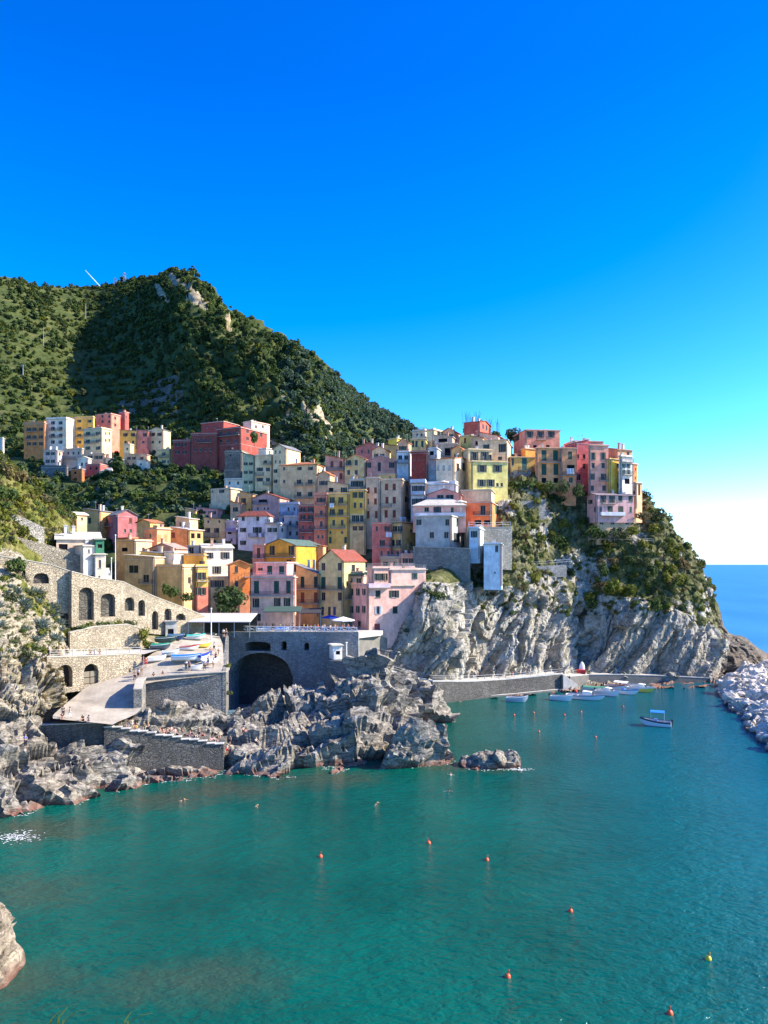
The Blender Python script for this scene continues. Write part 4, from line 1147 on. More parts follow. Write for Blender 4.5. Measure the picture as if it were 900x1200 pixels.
hs('cream tower house with bright lit side on the skyline', 500, 508, 520, 504, 524, 240, 52, (0.74, 0.66, 0.44), ('flat', .4), R=[('w', [514], [508], 3, 3)], ext=12, chim=1)
hs('grey beige house with broad dark windows below the skyline', 509, 530, 535, 512, 523, 232, 74, (0.50, 0.46, 0.40), ('shed', .8, PALE), L=[('o', [519], [516], 9, 5)], ext=12, chim=1)
hs('dusky house with two big dark doors above the orange roofed white house', 516, 536, 538, 521, 542, 222, 80, (0.52, 0.42, 0.34), ('flat', .4, BEI), L=[('o', [524.5], [529.5], 6, 9), ('s', [532], [527], 3, 6, DKGREEN)], bal=[('L', 518, 536, 535)], ext=12, chim=3)
hs('white house with orange tiled roof and blue windows on its sunlit end', 511, 532, 550, 537, 576, 206, 64, (0.70, 0.66, 0.56), ('gy', 1.0, TERRA), L=[('c', [513.5, 520, 527], [548], 2.6, 6, (0.45, 0.46, 0.40))], R=[('w', [536.5, 543.5], [547], 3, 7, BLUE)], ext=14, dr=8)
hs('white house with long balconies left of the roof terrace', 481.5, 499, 501, 567, 588, 205, 78, (0.64, 0.66, 0.70), ('flat', .9), L=[('s', [485.5, 491, 496], [573, 588], 2.2, 7, GREY)], bal=[('L', 482, 498, 580, (0.6, 0.6, 0.6)), ('L', 481, 499, 566, (0.66, 0.66, 0.68))], ext=10)
hs('white sunlit wall block with broad roof terrace and red cornice', 499, 534, 537, 568, 592, 204, 72, (0.74, 0.74, 0.76), ('flat', .9), ext=6, rail=RAILWHITE)
hs('pink gabled house with big dark attic windows', 501, 540, 548, 579, 606, 197, 80, (0.62, 0.32, 0.32), ('gx', 1.4, (0.40, 0.18, 0.14)), L=[('w', [516], [581], 7, 6), ('w', [527], [581], 8, 8)], ext=6)
hs('pale pink house with broad stone roof and white terrace above the grey one', 484, 546, 549, 592, 606, 193, 84, (0.66, 0.44, 0.42), ('hip', 2.0, PALE), L=[('w', [500], [597], 4.5, 5), ('s', [511, 514], [598], 2.2, 8, GREY), ('w', [530], [598], 3, 7)], bal=[('L', 486, 545, 605.5, (0.66, 0.66, 0.70))], ext=4)
hs('large grey house on a stone base at the cliff top', 487, 529, 550, 605, 645, 187, 70, (0.40, 0.42, 0.42), ('flat', .2, BEI), L=[('s', [491], [612], 2.2, 6, DKGREEN), ('w', [524], [612], 4, 7, DKGREEN), ('w', [506, 523], [627], 4.5, 7)], R=[('c', [540], [613], 9, 6, DKGREEN), ('c', [535], [630], 6, 9, GREY)], ext=3)
hs('light blue narrow house beside the large grey house', 550, 562, 567, 620, 646, 184, 76, (0.46, 0.59, 0.73), ('flat', .4), L=[('s', [555.5], [626], 3.2, 7, DKGREEN)], ext=3, rail=RAILWHITE)
hs('pale blue narrow house lowest at the cliff edge', 567, 588, 589, 638, 677, 181, 80, (0.60, 0.69, 0.80), ('flat', .3, PALE), L=[('w', [582], [643], 3.4, 7, DKGREEN), ('w', [580], [671], 2, 2)], ext=3)
hs('orange red house with balcony below the beige roof terrace', 543, 576, 597, 589, 616, 196, 74, (0.70, 0.22, 0.10), ('flat', .2, PALE), L=[('w', [566], [598], 5, 11), ('o', [560, 571], [612], 7, 5)], R=[('s', [585], [599], 4, 7, DKGREEN), ('o', [588], [612], 6, 5)], bal=[('L', 555, 575, 604)], ext=4)
hs('flat beige parapet storey on top of the orange red house', 540, 576, 592, 575, 590, 200, 76, (0.58, 0.50, 0.36), ('flat', .3, PALE), R=[('w', [584], [586], 3, 2)], ext=2)
hs('lime yellow house with grey shutters behind the orange red house', 549, 553, 595, 541, 575, 207, 12, (0.66, 0.68, 0.28), ('flat', .2, BEI), R=[('s', [565, 583], [549], 4.6, 8, GREY), ('s', [564.5, 575], [566], 4.4, 8, GREY), ('w', [583, 588], [568], 2.6, 4, TEAL)], ext=6)
hs('olive cream upper storey with terrace over the lime yellow house', 537, 549, 577, 527, 543, 211, 14, (0.56, 0.52, 0.34), ('flat', .3, BEI), R=[('s', [556, 568], [534.5], 4.0, 9, GREY), ('w', [574], [536], 4, 6, TEAL)], bal=[('R', 552, 577, 541.5)], ext=10)
hs('cream gabled house with one tall window near the skyline', 560, 594, 600, 519, 542, 218, 72, (0.60, 0.54, 0.40), ('shedy', .9, BEI), L=[('s', [570], [524], 3, 6, DKGREEN), ('s', [588.5], [525], 3.4, 9, DKGREEN), ('w', [586], [537], 4, 4)], ext=8)
hs('small yellow house between the skyline rooftops', 539, 552, 566, 511, 526, 226, 60, (0.70, 0.56, 0.20), ('flat', .3, PALE), L=[('c', [545], [516], 2.4, 6, REDSH)], R=[('w', [557, 562], [517], 2, 4)], ext=10, chim=2)
hs('brown roofed house front with lit parapet near the skyline', 552, 566, 572, 513, 527, 222, 70, (0.50, 0.40, 0.28), ('shed', .8, (0.30, 0.16, 0.10)), L=[('o', [560], [519], 5, 5)], ext=10)
hs('brick red block highest on the town skyline with lit arched side', 543.5, 562, 575, 494, 511, 236, 62, (0.50, 0.13, 0.10), ('gy', 1.0, (0.34, 0.14, 0.09)), R=[('w', [566, 570], [500], 1.6, 5)], ext=14, dr=7)
hs('dark red sloping roofed house just right of the brick red block', 562, 584, 590, 511, 522, 230, 66, (0.66, 0.52, 0.44), ('shed', 1.6, (0.34, 0.07, 0.07)), R=[('w', [587], [516], 2, 3)], ext=12)
# ---------------------------------------------------------------- headland tier
hs('pink house with three shuttered windows and railed roof terrace', 602, 616, 656, 504, 533, 226, 8, SALM, ('flat', .15, BEI), R=[('s', [621, 633.5, 646], [509], 3.2, 7, GREY), ('o', [627, 642], [523], 4, 3)], L=[('s', [605], [513], 3, 8, DKGREEN)], bal=[('R', 628, 640, 515.5)], ext=12)
hs('small orange sunlit block below the pink roof terrace house', 611, 616, 628, 526, 536, 223, 28, (0.76, 0.34, 0.10), ('flat', .2, BEI), ext=8)
hs('olive yellow house with green balcony door on the headland', 596, 598, 627, 536, 566, 220, 8, (0.58, 0.44, 0.16), ('flat', .2, BEI), R=[('w', [601], [541], 2.6, 8), ('c', [614.5], [542.5], 5, 13, TEAL), ('o', [602], [557], 3, 3), ('w', [618.5], [559], 5, 8)], bal=[('R', 607, 624, 551)], ext=6)
hs('tan orange house with four tall green shutters on the headland', 627, 629, 657, 525, 567, 218, 8, (0.64, 0.34, 0.18), ('flat', .2, BEI), R=[('c', [637.5, 651], [533.5], 5, 11, GREEN), ('c', [637.5, 651.5], [550], 5, 12, GREEN), ('o', [637.5, 651.5], [563], 5, 6)], bal=[('R', 632, 656, 541.5)], ext=6)
hs('tan orange house with laundry balcony right of the four green shutters', 657, 657.6, 675, 525.5, 569, 218, 6, (0.62, 0.32, 0.18), ('flat', .2, BEI), R=[('c', [668], [533.5], 4, 8, GREEN), ('o', [669], [549], 8, 8), ('w', [669], [562.5], 4, 6)], bal=[('R', 658, 675, 557)], ext=6)
hs('magenta house with sloping roof beside the tall pink house', 662, 675, 690, 518, 573, 221, 14, MAG, ('shedx', 1.0, BEI), R=[('w', [677, 684.5], [535], 3, 5, BLUE), ('w', [684.5], [546.5], 3.4, 6, BLUE), ('w', [678], [559], 4.5, 7, TEAL), ('o', [684], [571], 3, 3)], ext=6)
hs('pink upper storey with slanted roof line behind the magenta house', 661, 672, 704, 517, 535, 226, 10, (0.62, 0.30, 0.28), ('flat', .15, BEI), R=[('w', [697], [523], 4, 5, DKGREEN)], ext=8, chim=2)
hs('tall pink house with green framed windows on the headland', 689, 691, 713, 522, 576, 217, 10, (0.66, 0.36, 0.30), ('flat', .25, BEI), R=[('s', [695, 707], [534.5], 2.4, 8, GREEN), ('w', [695, 707], [545.5], 3.4, 6, BROWN), ('s', [694, 707], [558.5], 2.4, 7, GREEN), ('w', [694, 708], [572], 4, 6)], bal=[('R', 702, 712, 563.5)], ext=5)
hs('bright yellow sunlit house near the headland tip', 713, 714.5, 731, 538, 573, 217, 30, (0.80, 0.55, 0.10), ('flat', .2, PALE), R=[('w', [724], [546], 2.4, 5), ('w', [725], [569], 2.6, 5)], ext=5)
hs('brownish top storey above the bright yellow house', 713, 724, 741, 527, 539, 220, 24, (0.48, 0.34, 0.24), ('shed', 1.0, (0.36, 0.22, 0.14)), R=[('w', [736], [532], 3, 4)], ext=6)
hs('white house with rows of blinds near the headland tip', 725, 728, 741, 535, 569, 216, 26, (0.66, 0.68, 0.70), ('flat', .4), R=[('s', [731, 736.5], [546, 553], 2, 5, TEAL), ('o', [735], [564], 5, 6)], bal=[('R', 729, 741, 541), ('R', 729, 741, 556)], ext=5)
hs('slim orange house last on the headland tip', 739.5, 741, 747, 544, 571, 218, 30, (0.76, 0.26, 0.10), ('flat', .2, BEI), R=[('w', [744.5], [550, 560], 1.4, 3)], ext=8)
hs('small stone tower with arched openings at the headland tip', 741, 745, 752.5, 566, 588, 214, 30, (0.58, 0.46, 0.32), ('flat', .2, BEI), R=[('o', [749], [574], 2, 12)], L=[('o', [743], [578], 1.6, 6)], ext=6)
hs('lilac house with white bay alone below the headland row', 688, 699, 743, 580, 604, 211, 12, (0.56, 0.40, 0.45), ('gx', 0.6, (0.30, 0.24, 0.26)), R=[('s', [707, 717], [583], 3, 8, GREEN), ('c', [727, 739], [583.5], 4.4, 6, GREEN), ('c', [715, 727.5], [596.5], 5.5, 6, DKGREEN), ('w', [704], [597], 2.6, 6), ('c', [739], [597], 2.6, 6, GREEN)], L=[('s', [692], [588], 2, 5, DKGREEN), ('w', [697], [597], 2, 6)], bal=[('R', 705, 722, 590), ('R', 703, 731, 604, (0.72, 0.70, 0.74))], ext=2.0)
hs('tan stone basement storey carrying the lilac house', 688, 700, 745, 606, 622, 211.5, 12, (0.42, 0.36, 0.26), ('flat', .0, BEI), R=[('w', [705, 718, 735], [611], 4, 7, DKGREEN)], ext=4)
# ---------------------------------------------------------------- lower left, in the sun
hs('ochre half of the gabled purple house in the dark valley', 98, 117, 118, 599, 626, 214, 74, (0.55, 0.40, 0.18), ('shed', .8, SLATE), L=[('c', [105], [610], 3, 6, DKGREEN)], ext=8, dr=9)
hs('purple pink gabled house standing alone in the dark valley', 117, 137, 161, 603, 629, 210, 38, (0.40, 0.17, 0.21), ('gy', 1.5, SLATE), R=[('c', [153], [610], 3.4, 5, BROWN), ('w', [146.5, 153], [622], 2, 4)], L=[('s', [123], [611], 3, 5, DKGREEN)], bal=[('L', 118, 132, 618)], ext=8)
hs('small white and orange hut with pale roof on the green slope', 81, 90, 102, 603, 614, 172, 50, (0.66, 0.50, 0.32), ('gx', .6, PALE), R=[('w', [96], [608], 2.6, 3)], ext=6)
hs('peach house with chimneys above the sunlit rooftops', 169, 184, 200, 620, 637, 188, 48, (0.70, 0.40, 0.24), ('flat', .4, PALE), R=[('c', [183, 194], [630], 4, 7, ORA)], L=[('w', [176], [628], 2, 4)], ext=8, chim=2)
hs('tan house with long pale roof and brown shuttered window', 200, 221, 238, 621, 642, 192, 52, (0.56, 0.40, 0.20), ('shed', .9, PALE), L=[('c', [203], [627], 4, 6, REDSH)], R=[('o', [226, 233], [628], 4, 6)], ext=8, chim=3)
hs('low pale flat roofed house at the left of the sunlit rooftops', 136, 158, 178, 634, 655, 180, 52, (0.62, 0.50, 0.34), ('flat', .3, PALE), L=[('o', [146], [644], 6, 5)], R=[('w', [168], [644], 3, 4)], ext=8)
hs('flat terracotta terrace house behind the flagpole', 137, 152, 168, 631, 640, 187, 48, (0.60, 0.32, 0.20), ('flat', .2, TERRA), R=[('w', [160], [635], 3, 3)], ext=8, chim=1)
hs('pinkish gabled house front with small square window among sunlit roofs', 175, 206, 220, 643, 662, 178, 66, (0.62, 0.36, 0.28), ('gx', 1.3, (0.42, 0.30, 0.24)), L=[('w', [181], [646], 4, 2.6), ('w', [203], [646], 2, 3)], R=[('s', [207.5, 213], [650], 2, 5, DKGREEN)], ext=6)
hs('glass fronted roof terrace room beside the white house', 220, 233, 237, 640, 652, 177, 74, (0.30, 0.32, 0.36), ('flat', .1, PALE), L=[('w', [224, 230], [645], 5, 7)], ext=6, chim=1)
hs('orange yellow house under the glass roof terrace room', 215, 239, 241, 651, 667, 173, 78, (0.70, 0.42, 0.10), ('flat', .3, BEI), L=[('s', [237], [660], 2.6, 5, GREY)], ext=8)
hs('yellow upper house with dark doorway among the sunlit roofs', 165, 191, 193, 649, 668, 172, 76, (0.72, 0.52, 0.16), ('shed', .5, SLATE), L=[('d', [184.5], [659], 5.5, 9, DKGREEN), ('w', [168], [657], 4, 5)], ext=8)
hs('small white block with green railing beside the yellow upper house', 192, 204, 206, 648, 664, 171, 74, W_A, ('flat', .3), bal=[('L', 193, 204, 661)], ext=6)
hs('olive grey house with big dark window behind the arched wall', 146, 180, 181, 653, 690, 166, 78, (0.36, 0.32, 0.22), ('shed', .5, BEI), L=[('w', [156.5], [667], 10, 9), ('w', [171, 177], [678], 6, 9)], bal=[('L', 164, 180, 684)], ext=6)
hs('plain tan block with white sunlit end behind the arched wall', 180, 214, 229, 664, 700, 164, 66, (0.52, 0.42, 0.23), ('flat', .4, BEI), R=[('w', [222], [680], 3, 7)], ext=6)
hs('tall narrow yellow and rose house left of the sunlit white house', 226, 230, 244, 664, 716, 167, 26, (0.74, 0.52, 0.16), ('flat', .4, BEI), R=[('s', [232, 238], [675, 693], 2.4, 8, DKGREEN)], col2=(688, (0.60, 0.24, 0.20)), bal=[('R', 230, 244, 681)], ext=6)
hs('sunlit white house with long pale roof and grey shutters', 235, 238, 273, 642, 690, 174, 22, (0.78, 0.75, 0.68), ('shed', .9, PALE), R=[('s', [245, 264], [651], 4.4, 7, GREY), ('s', [254], [668], 4.4, 8, GREY)], ext=6, chim=2)
hs('pale green lower house with shuttered windows below the sunlit white one', 243, 245, 268, 677, 716, 171, 18, (0.52, 0.54, 0.38), ('flat', .2, PALE), R=[('s', [257], [684], 5, 8, GREY), ('w', [257], [701], 5, 5), ('s', [250], [684], 2, 8, GREY)], ext=6)
hs('orange gabled house with three small windows by the plaza', 267, 268, 293, 662, 724, 168.5, 16, (0.76, 0.27, 0.09), ('gy', 1.0, (0.45, 0.2, 0.1)), R=[('c', [277], [667], 3.6, 7, GREY), ('c', [277], [685], 3.6, 9, GREY), ('s', [276, 281], [703], 2.4, 7, GREY)], col2=(696, (0.66, 0.36, 0.26)), bal=[('R', 286, 293, 676)], ext=4)
hs('pink plaza house with tall green shutters and white corners', 294, 344.5, 347, 677, 737, 166, 82, (0.66, 0.38, 0.38), ('flat', .35, PALE), L=[('c', [300.5, 324, 338], [688], 5, 14, GREEN), ('s', [300], [706.5], 3.2, 10, DKGREEN), ('s', [325, 336.5], [706], 3.0, 10, DKGREEN), ('s', [301], [723.5], 4, 8, DKGREEN)], bal=[('L', 293, 345, 698)], col2=(697, (0.68, 0.52, 0.50)), ext=4, rail=GALV)
hs('set-back pink top floor on the roof of the pink plaza house', 300, 336, 337, 660, 677, 172, 80, (0.66, 0.46, 0.46), ('flat', .15, W_A), L=[('c', [316, 330], [668], 4.8, 9, GREEN), ('w', [305], [667], 5, 3)], ext=3)
hs('little pink house with one door left of the orange-yellow house', 296, 309.5, 310, 639, 656, 191, 80, (0.64, 0.34, 0.32), ('flat', .2, PALE), L=[('d', [303], [648], 3.4, 11, BROWN)], bal=[('L', 296, 310, 654)], ext=8)
hs('orange-yellow house with plain grey gable wall above the plaza', 310, 346, 379, 639, 676, 188, 66, (0.64, 0.36, 0.06), ('gx', 1.6, GREENROOF), L=[('s', [319, 341.5], [645], 2.6, 10, DKGREEN), ('w', [338.5], [662], 5, 12), ('w', [319], [662], 4, 8)], bal=[('L', 310, 346, 653)], col2=None, ext=8)
hs('ochre house with brown shutters and two long balconies by the plaza', 347, 373.5, 374, 673, 713, 177, 84, (0.52, 0.36, 0.16), ('shed', 2.2, SLATE), L=[('c', [354.5, 370], [682], 4, 12, DKGREEN), ('c', [354.5, 370], [700], 4, 11, REDSH)], bal=[('L', 347, 374, 690), ('L', 347, 374, 707)], ext=6)
hs('pale lime house with dark red tiled roof facing the plaza', 374, 402, 428, 657, 722, 175, 64, (0.56, 0.56, 0.30), ('gx', 2.6, REDROOF), L=[('w', [379, 398], [664], 4, 8, DKGREEN), ('c', [379, 398], [683], 4.4, 13, GREEN), ('w', [379, 398], [699], 4, 9), ('d', [378, 386], [716], 3, 9, GREEN), ('d', [392], [716], 3, 9, (0.05, 0.08, 0.2))], R=[('w', [414], [666], 4, 8), ('w', [407, 412], [684], 2.6, 6)], bal=[('L', 374, 402, 691), ('R', 404, 416, 702)], ext=4)
hs('low white terrace house behind the pink seaside house', 405, 425, 430, 672, 700, 178, 74, (0.56, 0.55, 0.52), ('flat', .4, DARKROOF), L=[('s', [410, 421], [682], 2.4, 8, DKGREEN)], bal=[('L', 403, 430, 675)], ext=6, rail=GALV)
hs('set-back pale pink terrace storey of the pink seaside house', 430, 437, 486, 666, 690, 171, 20, (0.66, 0.52, 0.50), ('flat', .3), R=[('s', [441, 448], [676], 2.2, 8, DKGREEN), ('w', [453], [676], 2.4, 8)], ext=4, rail=GALV)
hs('orange flanked pink seaside house standing by the cliff foot', 409, 431, 486, 687, 740, 166, 20, (0.68, 0.48, 0.46), ('flat', .4, BEI), L=[('s', [412, 419.5, 426.5], [693.5, 714], 1.8, 7, DKGREEN), ('d', [421], [732], 3, 8, DKGREEN)], R=[('c', [443, ], [696], 5, 8, DKGREEN), ('s', [462], [696], 5, 8, DKGREEN), ('s', [443], [715], 3.4, 9, (0.3, 0.4, 0.5)), ('c', [463], [714.5], 5, 8, DKGREEN), ('d', [442], [735], 6, 8, (0.14, 0.03, 0.03))], bal=[('R', 431, 456, 688.5, (0.70, 0.52, 0.55))], ext=4)
hs('pink upper terrace wing right part of the seaside house', 455, 457, 499, 668, 690, 169, 18, (0.68, 0.52, 0.50), ('flat', .3), R=[('s', [486], [675], 2.6, 7, GREEN)], ext=10, rail=GALV)

# small houses filling the gaps of the stack
hs('low dusky pink house with brown door between the rosy red house and the stone base', 470, 486, 494, 651, 672, 186, 70, (0.56, 0.34, 0.30), ('flat', .4, BEI), L=[('s', [475, 482], [657], 2.2, 5, DKGREEN)], ext=8)
hs('small beige house below the yellow bay right of the rosy red house', 446, 470, 474, 655, 674, 190, 78, (0.58, 0.48, 0.36), ('flat', .5, BEI), L=[('s', [452, 460], [661], 2.2, 5, BROWN)], ext=8, rail=GALV)
hs('small ochre house in the gap under the salmon red tall house', 352, 378, 382, 640, 662, 198, 76, (0.58, 0.42, 0.22), ('shed', .8, TERRA), L=[('s', [358, 367], [648], 2.2, 5, DKGREEN)], ext=8)
hs('narrow peach house right of the mint green terrace house row', 270, 283, 288, 590, 606, 234, 70, (0.66, 0.44, 0.30), ('shed', .7, TERRA), L=[('s', [276], [597], 2.4, 5, DKGREEN)], ext=8)
hs('small orange tiled house under the pink house with brown shutters', 372, 386, 392, 556, 578, 214, 70, (0.62, 0.46, 0.30), ('gx', 1.0, TERRA), L=[('s', [377, 383], [566], 2.2, 5, GREEN)], ext=8)
hs('tall peach house behind the glazed white rooftop room', 466, 478, 482, 518, 534, 226, 74, (0.68, 0.46, 0.30), ('gx', 1.0, TERRA), L=[('s', [470, 475], [525], 2.0, 4.4, GREEN)], ext=10)
hs('cream house with orange roof left of the glazed rooftop room', 436, 452, 458, 527, 540, 227, 72, (0.70, 0.58, 0.38), ('gx', 1.1, TERRA), L=[('s', [441, 448], [534], 2.0, 4.4, GREEN)], ext=10)
hs('peach house with red roof high behind the cream tower house', 519, 532, 540, 505, 518, 242, 66, (0.70, 0.44, 0.30), ('gx', 1.0, TERRA), L=[('s', [524, 529], [511], 2.0, 4.4, GREEN)], ext=10)
hs('small ochre house with tiled roof left of the lime yellow house', 529, 541, 549, 526, 540, 215, 64, (0.62, 0.42, 0.20), ('gx', .9, TERRA), L=[('s', [535], [534], 2.0, 4.4, DKGREEN)], ext=10)
hs('pale house with terracotta roof above the small cream valley house', 263, 276, 281, 552, 565, 268, 72, (0.62, 0.50, 0.38), ('shed', .8, TERRA), ext=10)
hs('sunlit cream house at the back of the lower rooftops by the yellow end house', 206, 222, 232, 608, 622, 200, 60, (0.68, 0.54, 0.36), ('shed', .7, PALE), L=[('s', [213], [614], 2.2, 4.4, BROWN)], ext=8)
hs('warm yellow house with terracotta roof behind the peach chimney house', 160, 176, 190, 612, 626, 198, 56, (0.72, 0.50, 0.22), ('gx', .8, TERRA), R=[('s', [182], [618], 2.4, 4.4, GREEN)], ext=8)
# ================================================================== WALLS, QUAYS, PATHS
def on_line(P0, P1, px, py):
    """ray through (px, py) onto the vertical plane over P0-P1 -> distance along it, height"""
    dx, dy = P1[0] - P0[0], P1[1] - P0[1]; L = math.hypot(dx, dy); dx /= L; dy /= L
    k = (px - CX) / F
    u = (k * P0[1] - P0[0]) / (dx - k * dy)
    Y = P0[1] + u * dy
    return u, H + (HY - py) / F * Y


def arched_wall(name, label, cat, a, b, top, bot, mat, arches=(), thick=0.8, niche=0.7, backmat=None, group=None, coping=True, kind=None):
    """a, b: (px, D) ends; top: [(px, py)...] crest; bot: py of the foot at the ends; arches: (px0, px1, py_bottom, py_spring, py_top)"""
    P0 = at(a[0], HY, a[1]); P1 = at(b[0], HY, b[1])
    dx, dy = P1[0] - P0[0], P1[1] - P0[1]; L = math.hypot(dx, dy)
    root = empty(name, (P0[0], P0[1], 0), math.atan2(dy, dx))
    tag(root, label, cat, group, kind)
    tp = sorted(on_line(P0, P1, *t) for t in top)
    bt = [on_line(P0, P1, *t) for t in bot]
    tf = lambda s: float(np.interp(s, [t[0] for t in tp], [t[1] for t in tp]))
    bf = lambda s: float(np.interp(s, [t[0] for t in bt], [t[1] for t in bt]))
    w = MB(); hole = []
    for (x0, x1, yb, ys, yt) in arches:
        s0, zb = on_line(P0, P1, x0, yb); s1, _ = on_line(P0, P1, x1, yb)
        zs = on_line(P0, P1, (x0 + x1) / 2, ys)[1]; zt = on_line(P0, P1, (x0 + x1) / 2, yt)[1]
        zb = on_line(P0, P1, (x0 + x1) / 2, yb)[1]
        hole.append((s0, s1, zb, zs, zt))
    cuts = {0.0, L} | {t[0] for t in tp if 0 < t[0] < L}
    for h in hole:
        cuts |= {h[0] + (h[1] - h[0]) * i / 12 for i in range(13)}
    cuts = sorted(c for c in cuts if 0 <= c <= L)
    def az(h, s):
        c = (h[0] + h[1]) / 2; r = (h[1] - h[0]) / 2
        return h[3] + (h[4] - h[3]) * math.sqrt(max(0, 1 - ((s - c) / r) ** 2))
    for i in range(len(cuts) - 1):
        s0, s1 = cuts[i], cuts[i + 1]
        if s1 - s0 < 1e-4: continue
        m = (s0 + s1) / 2
        hs_ = sorted([h for h in hole if h[0] < m < h[1]], key=lambda h: h[2])
        lo0, lo1 = bf(s0), bf(s1)
        for h in hs_:
            if h[2] > max(lo0, lo1) + .01: w.quad((s0, 0, lo0), (s1, 0, lo1), (s1, 0, h[2]), (s0, 0, h[2]))
            t0, t1 = az(h, s0), az(h, s1)
            w.quad((s0, 0, t0), (s1, 0, t1), (s1, niche, t1), (s0, niche, t0))        # soffit
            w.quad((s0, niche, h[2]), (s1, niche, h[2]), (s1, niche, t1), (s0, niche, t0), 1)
            w.quad((s0, 0, h[2]), (s1, 0, h[2]), (s1, niche, h[2]), (s0, niche, h[2]))
            lo0, lo1 = t0, t1
        w.quad((s0, 0, lo0), (s1, 0, lo1), (s1, 0, tf(s1)), (s0, 0, tf(s0)))
        w.quad((s0, 0, tf(s0)), (s1, 0, tf(s1)), (s1, thick, tf(s1)), (s0, thick, tf(s0)))
        if not hs_: w.quad((s1, thick, bf(s1)), (s0, thick, bf(s0)), (s0, thick, tf(s0)), (s1, thick, tf(s1)))
    for h in hole:
        for s in (h[0], h[1]):
            zz = h[3]
            w.quad((s, 0, h[2]), (s, niche, h[2]), (s, niche, zz), (s, 0, zz))
    for s in (0, L): w.quad((s, 0, bf(s)), (s, thick, bf(s)), (s, thick, tf(s)), (s, 0, tf(s)))
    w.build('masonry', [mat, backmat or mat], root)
    if coping:
        c = MB(); ss = [t[0] for t in tp]; ss = [max(0, min(L, s)) for s in ss]
        for s0, s1 in zip(ss[:-1], ss[1:]):
            if s1 - s0 < .05: continue
            vs = []
            for s in (s0, s1):
                z = tf(s); vs += [(s, -.08, z + .003), (s, thick + .05, z + .003), (s, thick + .05, z + .16), (s, -.08, z + .16)]
            c.add(vs, [(0, 1, 2, 3), (7, 6, 5, 4), (0, 4, 5, 1), (1, 5, 6, 2), (2, 6, 7, 3), (3, 7, 4, 0)])
        c.build('coping', [m_concrete((0.46, 0.42, 0.34))], root)
    return root


def fence_line(name, label, pts, h=1.0, mat=None, gap=1.6, rails=2, group=None, cat='railing', cross=False, rad=1.0):
    """posts and rails along world points"""
    pts = [Vector(p) for p in pts]
    root = empty(name, pts[0]); tag(root, label, cat, group)
    mat = mat or GALV
    o0 = pts[0]
    rl = MB()
    for k in range(rails):
        z = h * (k + 1) / rails - .02
        rl.tube([p - o0 + Vector((0, 0, z)) for p in pts], .035 * rad, 5)
    if cross:
        for a, b in zip(pts[:-1], pts[1:]):
            n = max(1, int((b - a).length / gap))
            for i in range(n):
                p, q = a.lerp(b, i / n) - o0, a.lerp(b, (i + 1) / n) - o0
                rl.tube([p + Vector((0, 0, .1)), q + Vector((0, 0, h - .05))], .03 * rad, 4); rl.tube([p + Vector((0, 0, h - .05)), q + Vector((0, 0, .1))], .03 * rad, 4)
    rl.build('rail', [mat], root)
    pm = None
    for a, b in zip(pts[:-1], pts[1:]):
        n = max(1, int((b - a).length / gap))
        for i in range(n + (1 if b is pts[-1] else 0)):
            p = a.lerp(b, i / n) - o0
            if pm is None:
                m = MB(); m.box(-.05 * rad, .05 * rad, -.05 * rad, .05 * rad, 0, h + .03); pm = m.mesh('post', [mat])
            link('post', pm, root, p)
    return root


STONEG = m_stonewall((0.34, 0.34, 0.33), 2.0, 'stoneg')
STONED = m_stonewall((0.27, 0.26, 0.235), 1.9, 'stoned')
PAVE = m_concrete((0.50, 0.47, 0.41), 0.3)
CONC = m_concrete((0.36, 0.36, 0.35))
CONCD = m_concrete((0.20, 0.19, 0.165))

# ---- bridge wall under the plaza
arched_wall('bridge', 'grey stone arch bridge wall carrying the plaza over the harbour inlet', 'bridge', (254, 160.5), (420, 156.5),
            [(254, 744), (268, 741), (420, 741)], [(254, 832), (420, 832)], STONEG,
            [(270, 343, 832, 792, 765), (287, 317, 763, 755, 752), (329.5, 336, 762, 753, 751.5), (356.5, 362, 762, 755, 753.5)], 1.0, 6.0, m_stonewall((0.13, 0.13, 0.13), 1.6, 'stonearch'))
def plaza():
    b = MB()
    pl = [(236, 744, 152.5), (254, 743, 161.2), (420, 742, 157.3), (446, 742, 163), (470, 700, 190), (380, 705, 190), (240, 712, 182), (215, 722, 165)]
    b.prism([at(x, HY, d)[:2] for x, y, d in pl], 16.2, 17.15)
    tag(b.build('plaza', [PAVE]), 'pale paved harbour plaza in front of the pink houses', kind='structure')
plaza()
_p = [at(px, HY, 160.7 - (px - 254) * 4 / 166)[:2] for px in (270, 300, 340, 380, 418)]
fence_line('plaza_railing', 'white criss-cross railing along the edge of the harbour plaza', [(p[0], p[1] + .3, 17.25) for p in _p], 1.3, m_paint((0.66, 0.67, 0.67)), 1.5, 2, cross=True, rad=1.9)
arched_wall('side_wall', 'dark grey retaining wall under the pink seaside house', 'wall', (415, 156.8), (462, 170), [(415, 742), (440, 742), (462, 752)], [(415, 815), (462, 815)], CONCD, thick=.7)
arched_wall('landing_wall', 'grey concrete landing below the white kiosk', 'wall', (383, 152.8), (428, 151), [(383, 774), (428, 776)], [(383, 830), (428, 830)], STONED, thick=4.0, coping=False)

arched_wall('base_wall', 'rough grey stone base wall under the large grey house', 'wall', (484, 184.6), (551, 182.5), [(484, 641), (551, 643)], [(484, 690), (551, 684)], m_stonewall((0.30, 0.29, 0.26), 1.7, 'stonebase'), thick=2.5)
